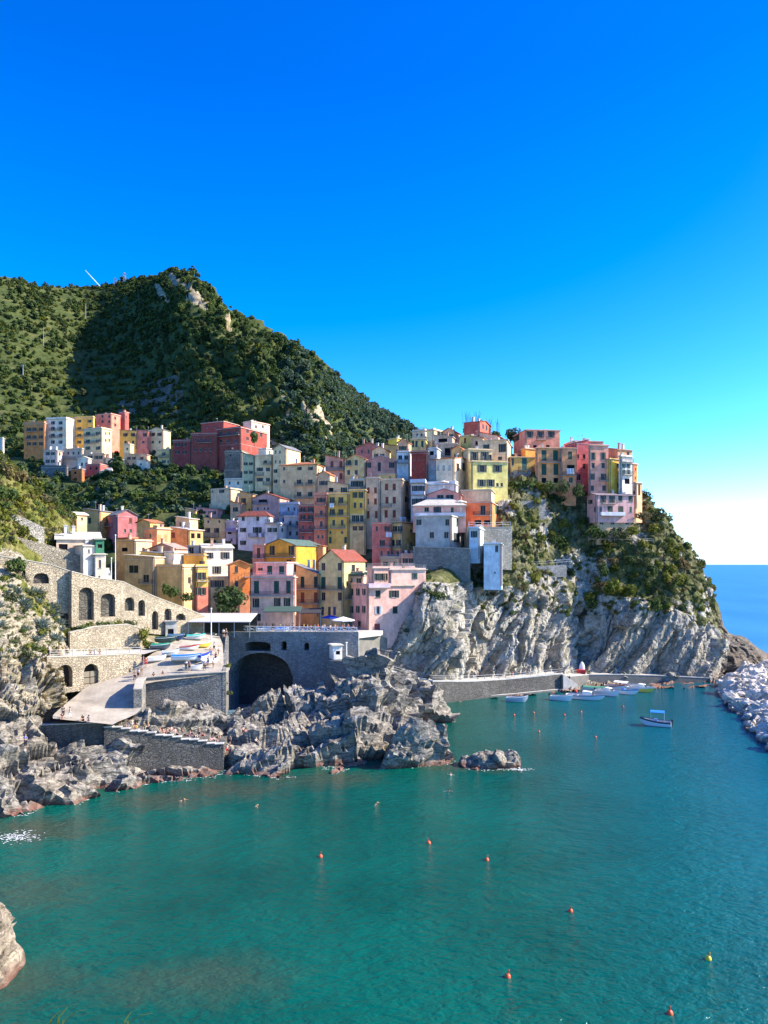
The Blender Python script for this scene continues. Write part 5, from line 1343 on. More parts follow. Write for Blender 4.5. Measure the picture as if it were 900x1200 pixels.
# ---- slipway
def slipway():
    Le = [(62, 842, 109.5), (64, 836, 112.5), (88, 816, 121.3), (106, 803, 124.7), (150, 789, 128.9), (170, 772, 133), (192, 757, 139), (214, 748, 146), (232, 741, 152)]
    Ri = [(132, 849, 109.5), (138, 846, 111), (160, 836, 115), (170, 822, 119), (172, 801, 124.6), (263, 789, 127.5), (266, 773, 135), (262, 758, 144), (257, 745, 152)]
    P = []
    n = 40
    A = catmull(np.array([at(*p) for p in Le]), [8] * 8); B = catmull(np.array([at(*p) for p in Ri]), [10, 10, 10, 10, 6, 6, 6, 6])
    for t in np.linspace(0, 1, 20): P.append(A * (1 - t) + B * t)
    P = np.array(P)
    P[..., 2] += 0.05 * fbm(P.reshape(-1, 3) * 0.6, 3, 5).reshape(P.shape[:2])
    t = NT('worn_and_shaded_slipway')
    n1 = t.noise(t.pos, 0.4, 6, 0.6); n2 = t.noise(t.pos, 3.0, 4)
    c = t.mix(t.ramp(n1, [(0.35, 0), (0.65, 1)]), (0.33, 0.285, 0.22), (0.47, 0.42, 0.335))
    c = t.mix(t.ramp(n2, [(0.55, 0), (0.7, 0.4)]), c, (0.26, 0.24, 0.20))
    br = t.new('ShaderNodeTexBrick'); br.inputs['Scale'].default_value = .5; br.inputs['Mortar Size'].default_value = .03
    t.link(t.mapping(t.pos, (1, 1, 0), (0, 0, .5)), br.inputs['Vector']); br.inputs['Color1'].default_value = (1, 1, 1, 1); br.inputs['Color2'].default_value = (.82, .82, .82, 1); br.inputs['Mortar'].default_value = (.5, .48, .44, 1)
    c = t.mix(.3, c, br.outputs['Color'], 'MULTIPLY')
    c = t.mix(t.ramp(t.noise(t.pos, .22, 6, .7), [(.52, 0), (.64, .7)]), c, (0.22, 0.195, 0.15))  # dark patches: stains, enlarged to imitate the clutter of shadows
    t.bump(n2, 0.4, 0.06)
    o = link('slipway', grid_mesh('slipway', P, t.done(c, 0.9, 0.2)))
    tag(o, 'pale sunlit slipway curving up to the plaza', kind='structure')
    return P
SLIP = slipway()


def zslip(x, y):
    d = (SLIP[..., 0] - x) ** 2 + (SLIP[..., 1] - y) ** 2
    i = d.argmin()
    return float(SLIP[..., 2].reshape(-1)[i])


arched_wall('quay_wall', 'rough dark stone quay wall holding up the boat slipway', 'wall', (170, 125.3), (265, 127.2), [(170, 795), (200, 792), (265, 788)], [(170, 840), (265, 842)], STONED, thick=.6)
arched_wall('quay_flank', 'weedy end wall of the boat quay facing the inlet', 'wall', (265, 127.2), (268, 152), [(265, 788), (269, 768), (268, 744)], [(265, 842), (268, 830)], STONED, thick=.6, coping=False)
arched_wall('quay_return', 'dark return wall of the boat quay throwing its shade on the slipway', 'wall', (166, 117.0), (171, 125.2), [(166, 808), (168.5, 797), (171, 794.5)], [(166, 850), (171, 840)], STONED, thick=1.2)
# ---- walls on the left slope
GATE = m_paint((0.20, 0.17, 0.12))
tw = arched_wall('terrace_wall', 'sunlit stone terrace wall with two round arched doorways beside the slipway', 'wall', (55, 120), (166, 131.5), [(55, 770.5), (110, 769), (166, 766)], [(55, 815), (166, 800)], STONEW,
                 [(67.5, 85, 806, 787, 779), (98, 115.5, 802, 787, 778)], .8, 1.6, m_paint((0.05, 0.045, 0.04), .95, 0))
def gate():
    P0 = at(55, HY, 120); P1 = at(166, HY, 131.5)
    s0, z0 = on_line(P0, P1, 98.3, 802); s1, _ = on_line(P0, P1, 115.2, 802); z1 = on_line(P0, P1, 107, 787)[1]
    b = MB(); m = (s0 + s1) / 2
    for a, c in ((s0 + .05, m - .06), (m + .06, s1 - .05)):
        zz = (z0 + z1) / 2
        b.box(a, c, .5, .58, z0, zz - .06); b.box(a, c, .5, .58, zz + .06, z1)
    b.build('gate', [GATE], tw)
gate()
def walkway():
    pts = [(20, 772, 119), (58, 770, 120.4), (110, 769, 126), (168, 766, 131.8), (200, 757, 139)]
    A = np.array([at(*p) for p in pts]); B = A + np.array([-2.0, 5.5, 0.0]); B[:, 2] += .1
    A[:, 2] -= 0.12; A[:, 1] += .4
    tag(link('walkway', grid_mesh('walkway', np.array([A, B]), PAVE)), 'pale walkway above the arched terrace wall', kind='structure')
    fence_line('walkway_railing', 'thin pale railing along the walkway over the two arches', [Vector(at(*p)) + Vector((0, .45, 0)) for p in ((57, 770, 120.4), (110, 768.4, 126), (164, 766, 131.4))], 1.1, m_paint((0.5, 0.48, 0.44)), 1.7, 3)
walkway()
arched_wall('road_wall', 'long sunlit stone wall with a row of arches descending towards the plaza', 'wall', (84, 134), (240, 156), [(84, 670), (110, 677), (144, 682), (180, 699), (212, 711), (240, 722)], [(84, 735), (240, 748)], STONEW,
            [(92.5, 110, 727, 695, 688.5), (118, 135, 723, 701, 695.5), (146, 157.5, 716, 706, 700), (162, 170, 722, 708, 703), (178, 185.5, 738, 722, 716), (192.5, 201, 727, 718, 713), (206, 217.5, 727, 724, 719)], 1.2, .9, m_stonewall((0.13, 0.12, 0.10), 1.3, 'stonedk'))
arched_wall('old_wall', 'old stone wall with two half buried arches left of the tall arched niches', 'wall', (-25, 127), (86, 135.5), [(-25, 648), (20, 655), (60, 662), (86, 671)], [(-25, 705), (86, 720)], STONEW,
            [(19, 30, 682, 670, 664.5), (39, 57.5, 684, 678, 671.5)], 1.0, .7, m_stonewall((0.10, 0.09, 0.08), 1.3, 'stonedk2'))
arched_wall('garden_wall', 'low tan stone garden wall between the walkway and the big arches', 'wall', (82, 129.5), (168, 139.5), [(82, 742), (110, 735), (150, 732), (168, 738)], [(82, 765), (168, 764)], STONEW, thick=.8)
arched_wall('dry_wall', 'rough dry stone terrace wall under the long shed roof', 'wall', (15, 137), (108, 146), [(15, 628), (55, 638), (108, 655)], [(15, 655), (108, 690)], m_stonewall((0.34, 0.30, 0.23), 1.8, 'stonedry'), thick=1.0, coping=False)
arched_wall('upper_dry_wall', 'pale dry stone wall among bushes high on the left slope', 'wall', (-20, 136), (52, 143), [(-20, 598), (20, 603), (52, 618)], [(-20, 622), (52, 640)], m_stonewall((0.44, 0.41, 0.35), 1.6, 'stonedry2'), thick=1.0, coping=False)
# ---- buildings on the slope
hs('long shed with pale corrugated roof on the left slope', 42, 66, 118, 632, 648, 146, 24, (0.62, 0.58, 0.50), ('shed', 1.6, PALE), R=[('o', [74, 82], [641], 9, 7), ('w', [102], [640], 3, 5)], ext=4, dl=7)
hs('low white outbuilding beside the green kiosk', 88, 98, 116, 640, 656, 143, 40, W_A, ('flat', .1, PALE), R=[('w', [104], [646], 2.4, 4)], ext=3)
hs('green latticed kiosk on top of a white base', 110, 112, 122, 632, 649, 144, 25, (0.05, 0.20, 0.12), ('flat', .1, PALE), R=[('o', [117], [640], 5, 5)], ext=.1, dl=2.5, cat='kiosk', name='kiosk')
hs('narrow white building with dark door under the green kiosk', 107, 110, 124, 650, 683, 143.6, 25, (0.66, 0.64, 0.58), ('flat', .1, PALE), R=[('w', [117], [661], 2.6, 9, DKGREEN)], ext=2, dl=3)
def stair_flank():
    b = MB(); n = 9
    for i in range(n): b.box(-1.0, 1.0, i * .5, i * .5 + .5, -2, i * .5)
    o = b.build('outside_stair', [m_concrete((0.6, 0.57, 0.5))]); o.location = (at(126, 690, 142)); o.rotation_euler = (0, 0, .5)
    tag(o, 'pale outside stair beside the flagpole', 'stair')
stair_flank()
def pole(label, px, y0, y1, D, r=.09, mat=RAILWHITE, name='flagpole', cat='pole', arm=None):
    x, y, z = at(px, y1, D); h = (y1 - y0) / F * D
    root = empty(name, (x, y, z)); tag(root, label, cat)
    b = MB(); b.tube([(0, 0, -1), (0, 0, h)], [r, r * .7], 8); b.build('post', [mat], root)
    c = MB(); c.lathe([(r * .5, 0), (r * 1.6, .08), (r * 1.6, .2), (r * .4, .3)], 8, c=(0, 0, h)); c.build('cap', [mat], root)
    if arm:
        a = MB(); a.box(-arm, arm, -.06, .06, h - .5, h - .35); a.build('crossarm', [mat], root)
    return root
pole('tall white pole in front of the olive grey house', 135.3, 628, 686, 146)
pole('short white pole left of the tall white pole', 130.5, 655, 688, 145)
pole('white mast standing by the boats below the restaurant roof', 247.5, 714, 748, 148, .12)
# ---- stepped terrace at the water
TSEG = [(48, 122, 848.5, 110.3, 112)] + [(122 + 10 * i, 132 + 10 * i, 851 + 1.62 * i + (1.2 if i % 3 == 0 else 0), 110.8 + .27 * i, 111.07 + .27 * i) for i in range(14)]


def bathing_terrace():
    b = MB(); t = MB()
    segs = TSEG
    for (x0, x1, y, d0, d1) in segs:
        A, B = at(x0, y, d0), at(x1, y, d1); z = (A[2] + B[2]) / 2
        dp = 5.5 if x0 > 100 else 3.0
        b.prism([A[:2], B[:2], (B[0] - .6, B[1] + dp), (A[0] - .6, A[1] + dp)], z - 6, z)
        t.prism([(A[0], A[1] - .15), (B[0], B[1] - .15), (B[0], B[1] + .7), (A[0], A[1] + .7)], z + .004, z + .12)
    r = empty('bathing_terrace', (0, 0, 0)); tag(r, 'stepped grey concrete bathing terrace descending above the waterline rocks', 'terrace')
    b.build('block', [m_stonewall((0.17, 0.16, 0.14), 1.7, 'stoneblock')], r); t.build('coping', [m_concrete((0.5, 0.49, 0.45))], r)
bathing_terrace()
# ---- paths at the foot of the cliff
def path(name, label, pts, depth, kerb=.35, mat=None, top=None, zb=-2.0):
    A = [Vector(at(*p)) for p in pts]
    b = MB()
    for p, q in zip(A[:-1], A[1:]):
        n = Vector((-(q - p).y, (q - p).x, 0)).normalized() * depth
        b.add([(p.x, p.y, zb), (q.x, q.y, zb), (q.x, q.y, q.z), (p.x, p.y, p.z)], [(0, 1, 2, 3)], 0)
        b.add([p, q, q + n, p + n], [(0, 1, 2, 3)], 1)
        if kerb:
            k = Vector((0, 0, kerb)); m = n.normalized() * .35; f = -n.normalized() * .06; e = Vector((0, 0, .004))
            b.add([p + f + e, q + f + e, q + m + e, p + m + e, p + f + k, q + f + k, q + m + k, p + m + k], [(0, 1, 5, 4), (4, 5, 6, 7), (2, 3, 7, 6), (1, 2, 6, 5), (3, 0, 4, 7)], 2)
    tag(b.build(name, [mat or m_stonewall((0.17, 0.16, 0.145), 1.8, 'stonepath'), PAVE, m_concrete((0.55, 0.53, 0.48))]), label, kind='structure')
    return A
PA = path('cliff_path', 'pale kerbed path winding along the foot of the cliff', [(438, 784, 164), (462, 788, 167), (482, 794, 168.5), (507, 799, 168.5), (551, 799, 174), (593, 796.5, 180), (640, 792, 185), (660, 790, 187.5)], 5.0)
path('boat_landing', 'low narrow landing stage at the water below the cliff path', [(540, 818, 174.5), (560, 816.5, 176), (600, 813.5, 180), (640, 809.5, 184.5), (674, 806, 189)], 3.5, .12, CONCD)
path('harbour_quay', 'grey concrete quay wall at the back of the harbour', [(668, 793, 190.5), (690, 791, 195), (730, 791, 196.5), (770, 792, 198), (832, 795, 200)], 5.5, .2, CONCD)
fence_line('cliff_railing', 'thin metal railing along the cliff path', [p + Vector((0, .35, .35)) for p in PA], 1.0, GALV, 2.2, 2)
def steps():
    n = 8; A = Vector(at(659, 790.5, 187.3)); B = Vector(at(676, 803, 189.5)); b = MB()
    d = (B - A) / n; s = Vector((d.x, d.y, 0)); w = Vector((-.5, 2.2, 0))
    for i in range(n):
        p = A + d * i
        b.prism([(p.x, p.y - 1), (p.x + s.x, p.y + s.y - 1), (p.x + s.x + w.x, p.y + s.y + w.y - 1), (p.x + w.x, p.y + w.y - 1)], -1, p.z)
    o = b.build('harbour_steps', [CONC]); tag(o, 'concrete steps from the cliff path down to the boats', 'stair')
steps()
# white kiosk on the landing
hs('small white kiosk with flat roof on the landing beside the inlet', 386, 390, 401, 757, 772, 153, 18, (0.78, 0.78, 0.78), ('flat', .1, PALE), R=[('o', [396], [765], 4, 4)], ext=.2, dl=2.5, name='kiosk', cat='kiosk')
pole('short white post beside the white kiosk', 406, 754, 770, 153, .16)

# ---- rocks that stand alone
def rock_mesh(name, r, seed, mat, n=40, flat=.7, amp=.35):
    th = np.linspace(0, 2 * math.pi, n * 2 + 1); ph = np.linspace(-math.pi / 2, math.pi / 2, n)
    T, Ph = np.meshgrid(th, ph, indexing='ij')
    d = np.stack([np.cos(T) * np.cos(Ph), np.sin(T) * np.cos(Ph), np.sin(Ph)], -1).reshape(-1, 3)
    p = d * np.array([r[0], r[1], r[2]])
    s = min(r)
    disp = amp * (blocks(p + seed * 13.7, s * 1.1, seed, rot_axes(.4, .7), (1.5, 1, .8), .9, .2, .15) + .5 * blocks(p + seed * 3.1, s * .45, seed + 5, rot_axes(.4, .7), (1.5, 1, .8), .9, .3, .2)) + .08 * s * fbm(p / s * 2, 3, seed)
    p = p + d * disp[:, None]
    return grid_mesh(name, p.reshape(n * 2 + 1, n, 3), mat, False)
o = link('rock', rock_mesh('rock', (4.2, 3.0, 2.6), 3, ROCK, 48)); o.location = at(570, 905, 117.5)[:2] + (-.3,)
tag(o, 'jagged islet rock standing alone in the bay', 'rock')
o = link('rock', rock_mesh('rock', (1.6, 1.3, 2.4), 8, ROCK, 30)); o.location = at(599, 900, 117)[:2] + (.2,)
tag(o, 'small dark boulder at the right end of the lone islet', 'rock')
PALEROCK = m_rock('pale_shore_rock', (0.50, 0.42, 0.31), (0.20, 0.165, 0.12), 1.5, (0.5, 0.4), warm=(0.46, 0.36, 0.24))
o = link('rock', rock_mesh('rock', (4.6, 5.0, 6.0), 12, PALEROCK, 70)); o.location = (-33.7, 58.3, -1.0)
tag(o, 'pale tan rock cut off by the lower left edge of the picture', 'rock')
o = link('rock', rock_mesh('rock', (3.6, 3.5, 3.8), 17, ROCK, 40)); o.location = at(322, HY, 163)[:2] + (-.6,)
tag(o, 'dark rock lying inside the mouth of the bridge arch', 'rock')
# breakwater
def breakwater():
    core = MB()
    pts = [(124, 66), (147, 72.8), (180, 82), (206, 95)]
    P = []
    for d, x in pts: P.append([(x, d, -1.5), (x + 3, d, 0.2), (x + 7, d + 1, 2.0), (x + 18, d + 3, 2.4), (x + 34, d + 6, 1.0)])
    tag(link('breakwater', grid_mesh('breakwater', np.array(P, float), BOULDER)), 'core of the rubble breakwater on the right', kind='structure')
    ms = [rock_mesh('boulder', (1.4, 1.15, 1.0), 20 + k, BOULDER, 14, amp=.7) for k in range(7)]
    rnd = random.Random(5)
    d = 126.5; row = 0
    while d < 207:
        xe = float(np.interp(d, [p[0] for p in pts], [p[1] for p in pts])) + .9
        for k in range(9):
            x = xe + k * 2.15 + rnd.uniform(-.7, .7); y = d + k * .35 + rnd.uniform(-.8, .8)
            if CX + F * x / y > 925: continue
            zz = min(.35 + k * .75, 2.7) + rnd.uniform(-.25, .35)
            s = rnd.uniform(.85, 1.75) * (1.05 if k > 0 else .85)
            o = link('boulder', ms[rnd.randrange(7)]); o.location = (x, y, zz); o.scale = (s * rnd.uniform(.9, 1.3), s, s * rnd.uniform(.8, 1.1))
            o.rotation_euler = (rnd.uniform(-.5, .5), rnd.uniform(-.5, .5), rnd.uniform(0, 6.28))
            if k == 0: tag(o, 'pale angular boulder at the water edge of the right hand breakwater', 'boulder', 'boulders along the water side of the breakwater')
            else: tag(o, 'pale angular boulder heaped on top of the right hand breakwater', 'boulder', 'boulders heaped on the breakwater')
        d += 2.35
breakwater()
# ================================================================== VEGETATION
def leaf_cloud(n, blobs, size, rng, flat=0.0, up=0.25):
    """n leaf clumps (quads) spread through the shells of the blobs; returns V, Q arrays"""
    b = np.array(blobs, float)          # cx, cy, cz, rx, ry, rz
    w = (b[:, 3] * b[:, 4] * b[:, 5]) ** (2 / 3.); w /= w.sum()
    k = rng.choice(len(b), n, p=w)
    d = rng.normal(size=(n, 3)); d /= np.linalg.norm(d, axis=1, keepdims=True)
    r = rng.uniform(0.55, 1.08, n) ** 0.6
    c = b[k, :3] + d * b[k, 3:] * r[:, None]
    nn = d + rng.normal(size=(n, 3)) * 0.55; nn[:, 2] += up; nn /= np.linalg.norm(nn, axis=1, keepdims=True)
    t = np.cross(nn, rng.normal(size=(n, 3))); t /= np.maximum(np.linalg.norm(t, axis=1, keepdims=True), 1e-6)
    u = np.cross(nn, t)
    s = size * rng.uniform(0.6, 1.35, n)[:, None]
    V = np.stack([c - t * s - u * s * .6, c + t * s * .8 - u * s * .75, c + t * s * 1.05 + u * s * .7, c - t * s * .7 + u * s * .8 + nn * s * .35], 1).reshape(-1, 3)
    Q = np.arange(n * 4).reshape(n, 4)
    return V, Q


def crown_blobs(rng, w, h, n, base=0.3):
    out = []
    for i in range(n):
        a = rng.uniform(0, 6.28); r = rng.uniform(0, .55) * w
        z = rng.uniform(base, .85) * h
        s = rng.uniform(.34, .55)
        out.append((math.cos(a) * r, math.sin(a) * r, z, w * s, w * s * rng.uniform(.8, 1.1), h * s * rng.uniform(.55, .8)))
    return out


LEAF = {
    'dark': m_leaf('dark_foliage', (0.052, 0.088, 0.030), (0.085, 0.125, 0.042)),
    'mid': m_leaf('green_foliage', (0.062, 0.105, 0.028), (0.105, 0.15, 0.042)),
    'olive': m_leaf('olive_foliage', (0.075, 0.098, 0.045), (0.125, 0.14, 0.06)),
    'lime': m_leaf('yellow_green_foliage', (0.105, 0.135, 0.02), (0.20, 0.20, 0.035)),
    'dry': m_leaf('dry_foliage', (0.15, 0.115, 0.05), (0.24, 0.19, 0.09)),
    'blue': m_leaf('blue_green_leaves', (0.11, 0.16, 0.14), (0.21, 0.26, 0.23)),
    'teal': m_leaf('cool_green_foliage', (0.060, 0.105, 0.066), (0.10, 0.15, 0.09)),
}
BARK = m_paint((0.09, 0.065, 0.045), 0.9, 0.1)
rng = np.random.RandomState(3)


def tree_proto(w, h, mat, n=300, nb=7, leaf=0.5, base=.35, conic=False):
    bl = crown_blobs(rng, w / 2 * 1.15, h, nb, base) if not conic else [(0, 0, h * z, w * .5 * (1.12 - z), w * .5 * (1.12 - z), h * .14) for z in (.3, .45, .6, .75, .9, .98)]
    V, Q = leaf_cloud(n, bl, leaf, rng)
    crown = arrays_mesh('crown', V, Q, LEAF[mat])
    b = MB(); b.tube([(0, 0, -1.0), (.05 * w, 0, h * .3), (0, .04 * w, h * .62)], [.05 * h * .7, .035 * h * .7, .012 * h], 6)
    for k in range(3):
        a = k * 2.1 + .4; b.tube([(0.03 * w, 0, h * .35), (math.cos(a) * w * .25, math.sin(a) * w * .25, h * .62)], [.018 * h, .007 * h], 5)
    return crown, b.mesh('trunk', [BARK]), (V, Q)


def put_tree(proto, loc, s, rz, label=None, cat='tree', group=None, name='tree'):
    r = empty(name, loc, rz); r.scale = (s, s, s * rng.uniform(.85, 1.2))
    tag(r, label, cat, group)
    link('crown', proto[0], r); link('trunk', proto[1], r)
    return r


def sheet_points(Q, A, n, ok, rng):
    """n random points on a sheet, evenly over its area, where ok(px, py) holds"""
    c = Q[:-1, :-1]; du = Q[1:, :-1] - c; dv = Q[:-1, 1:] - c
    ar = np.linalg.norm(np.cross(du, dv), axis=2)
    cen = c + (du + dv) / 2
    Y = np.maximum(cen[..., 1], 1.0)
    PX = CX + cen[..., 0] * F / Y; PY = HY - (cen[..., 2] - H) * F / Y
    m = ok(PX, PY, cen)
    w = (ar * m).ravel(); w = w / w.sum()
    k = rng.choice(len(w), n, p=w)
    a, b = rng.uniform(size=(2, n, 1))
    P = c.reshape(-1, 3)[k] + du.reshape(-1, 3)[k] * a + dv.reshape(-1, 3)[k] * b
    return P, PX.ravel()[k], PY.ravel()[k]


def merged(name, protos, P, S, rng, mat, label):
    Vs, Qs = [], []; off = 0
    for p, s in zip(P, S):
        V, Q = protos[rng.randint(len(protos))]
        a = rng.uniform(0, 6.28); c, si = math.cos(a), math.sin(a)
        v = V @ np.array([[c, si, 0], [-si, c, 0], [0, 0, 1]]) * s + p
        Vs.append(v); Qs.append(Q + off); off += len(v)
    o = link(name, arrays_mesh(name, np.concatenate(Vs), np.concatenate(Qs), mat))
    tag(o, label, kind='stuff')
    return o


# ---- mountain forest
def forest():
    # houses' own ground stays free of trees
    hb = np.array([(h[0].location.x, h[0].location.y) for h in HOUSES.values()])
    def clear(cen):
        d = np.full(cen.shape[:2], 99.0)
        for x, y in hb:
            if y > 195: d = np.minimum(d, np.hypot(cen[..., 0] - x - 3, cen[..., 1] - y - 5))
        return d > 9
    nv_back = HILLQ.shape[1] - 14
    vi = np.broadcast_to(np.arange(HILLQ.shape[1] - 1), (HILLQ.shape[0] - 1, HILLQ.shape[1] - 1))
    rock = np.zeros_like(vi, float); rock[:, :] = HILLROCK
    def ok(px, py, cen):
        dens = fbm(cen.reshape(-1, 3) * 0.025, 3, 44).reshape(px.shape)
        sky_ = np.interp(px, list(SKYL), list(SKYL.values()))
        m = (vi < nv_back) & (rock < .5) & (py > sky_ - 3) & clear(cen) & (px > -45) & (px < 500)
        m = m * np.where((px < 300) & (py > 415), np.where(dens > 0.0, .8, .35), np.where(dens > -.12, 1.0, .6))
        m = m * np.where(py > 640, 0.0, 1.0)
        return m * np.where((px > 60) & (px < 190) & (py < 410) & (py > 345), .8, 1.0)
    prot = {
        'dark': [tree_proto(6.5, 6.0, 'dark', 300, 8, .62) for _ in range(3)],
        'mid': [tree_proto(6.0, 5.5, 'mid', 280, 7, .6) for _ in range(3)],
        'olive': [tree_proto(5.0, 4.6, 'olive', 240, 6, .55) for _ in range(2)],
        'teal': [tree_proto(6.0, 6.0, 'teal', 280, 7, .6) for _ in range(3)],
        'pine': [tree_proto(5.0, 11.0, 'mid', 330, 6, .6, conic=True) for _ in range(2)],
        'lime': [tree_proto(4.5, 4.0, 'lime', 220, 6, .5) for _ in range(2)],
    }
    P, px, py = sheet_points(HILLQ, HILLA, 290, ok, rng)
    kinds = {'dark': ('dark rounded tree on the wooded mountainside behind the village', 'dark trees on the mountainside'),
             'mid': ('mid green bushy tree on the mountainside behind the village', 'mid green trees on the mountainside'),
             'olive': ('grey green olive tree on the mountain terraces', 'olive trees on the mountain terraces'),
             'teal': ('cool green tree on the right flank of the mountain', 'trees on the right flank of the mountain'),
             'pine': ('tall pointed conifer standing out on the mountainside', 'conifers on the mountainside'),
             'lime': ('small yellow green shrub tree on the mountain terraces', 'yellow green shrubs on the mountain terraces')}
    for i in range(len(P)):
        x, y = px[i], py[i]; r = rng.uniform()
        if x > 360 and y > 440: k = 'teal' if r < .75 else 'olive'
        elif x < 300 and y > 420: k = 'olive' if r < .3 else 'lime' if r < .55 else 'mid' if r < .75 else 'dark'
        else: k = 'dark' if r < .5 else 'mid' if r < .8 else 'olive' if r < .92 else 'pine'
        s = rng.uniform(.5, .95) * (1.1 if k in ('dark',) else .75 if y < 350 and x < 300 else 1)
        if k == 'pine' and (y < 425 or x > 290): k = 'mid'
        put_tree(prot[k][rng.randint(len(prot[k]))], tuple(P[i] - np.array([0, 0, .5])), s, rng.uniform(0, 6.28), kinds[k][0], 'tree', kinds[k][1])
    # conifers the photograph singles out
    for (x, y, D, s, lb) in ((228, 404, 400, .75, 'tall light green conifer in front of the dark slope left of the peak'),):
        pass
    # the rest of the wood
    def lowp(mat, w, h, n, leaf): return [tree_proto(w, h, mat, n, 6, leaf)[2] for _ in range(4)]
    for mat, cnt, cond, lab in (('dark', 1700, lambda a, b: (a < 400), 'dark oak wood covering the mountainside'),
                                ('mid', 1500, lambda a, b: (a < 420), 'green scrub wood covering the mountainside'),
                                ('olive', 1500, lambda a, b: np.ones_like(a, bool), 'grey green macchia scattered over the mountainside'),
                                ('teal', 1500, lambda a, b: (a > 330), 'cool green wood on the right flank of the mountain'),
                                ('lime', 2200, lambda a, b: (b > 405) | (a < 130) | (b < 385), 'yellow green shrubs along the mountain terraces')):
        P, px, py = sheet_points(HILLQ, HILLA, cnt, lambda a, b, c: ok(a, b, c) * cond(a, b), rng)
        S_ = rng.uniform(.35, .75, cnt) * (.62 if mat in ('lime', 'olive') else 1)
        merged('mountain_wood', lowp(mat, 6, 5, 100, .72), P - np.array([0, 0, .6]), S_, rng, LEAF[mat], lab)
forest()


def valley_shade_scrub():
    # dense dark scrub stands in for cast shadow over the valley garden terraces
    def ok(px, py, cen): return ((px > 20) & (px < 285) & (py > 522) & (py < 650)).astype(float) * (cen[..., 1] > 212) * (fbm(cen.reshape(-1, 3) * .08, 3, 12).reshape(px.shape) > -.25)
    pr = {k: [tree_proto(3.4, 2.4, k, 130, 5, .34)[2] for _ in range(3)] for k in ('dark', 'mid', 'teal')}
    for k, n in (('dark', 620), ('teal', 240), ('mid', 160)):
        P, px, py = sheet_points(HILLQ, HILLA, n, ok, rng)
        t_ = P[:, 2] / 6.0
        merged('garden_shade_scrub', pr[k], P - np.array([0, 0, .3]), rng.uniform(.5, 1.15, n), rng, LEAF[k], 'dense dark scrub standing in for shadow on the valley garden terraces' if k == 'dark' else 'green scrub on the shaded garden terraces of the valley')
valley_shade_scrub()


# ---- bushes
def bush_proto(w, h, mat, n, leaf, nb=5):
    bl = [(rng.uniform(-.35, .35) * w, rng.uniform(-.35, .35) * w, h * rng.uniform(.2, .6), w * rng.uniform(.22, .36), w * rng.uniform(.22, .36), h * rng.uniform(.3, .5)) for _ in range(nb)]
    V, Q = leaf_cloud(n, bl, leaf, rng)
    # twigs poke out of the clumps
    b = MB()
    for k in range(5):
        a = k * 1.26; b.tube([(0, 0, -.3), (math.cos(a) * w * .3, math.sin(a) * w * .3, h * .6)], [.05, .02], 4)
    return arrays_mesh('foliage', V, Q, LEAF[mat]), b.mesh('stem', [BARK]), (V, Q)


BUSH = {k: [bush_proto(2.6, 2.0, k, 260, .17) for _ in range(3)] for k in ('dark', 'mid', 'olive', 'lime', 'dry')}


def put_bush(kind, loc, s, label, group=None, cat='bush', name='bush'):
    p = BUSH[kind][rng.randint(3)]
    r = empty(name, loc, rng.uniform(0, 6.28)); r.scale = (s * rng.uniform(.85, 1.3), s * rng.uniform(.85, 1.2), s * rng.uniform(.75, 1.2))
    tag(r, label, cat, group)
    link('foliage', p[0], r); link('stem', p[1], r)
    return r


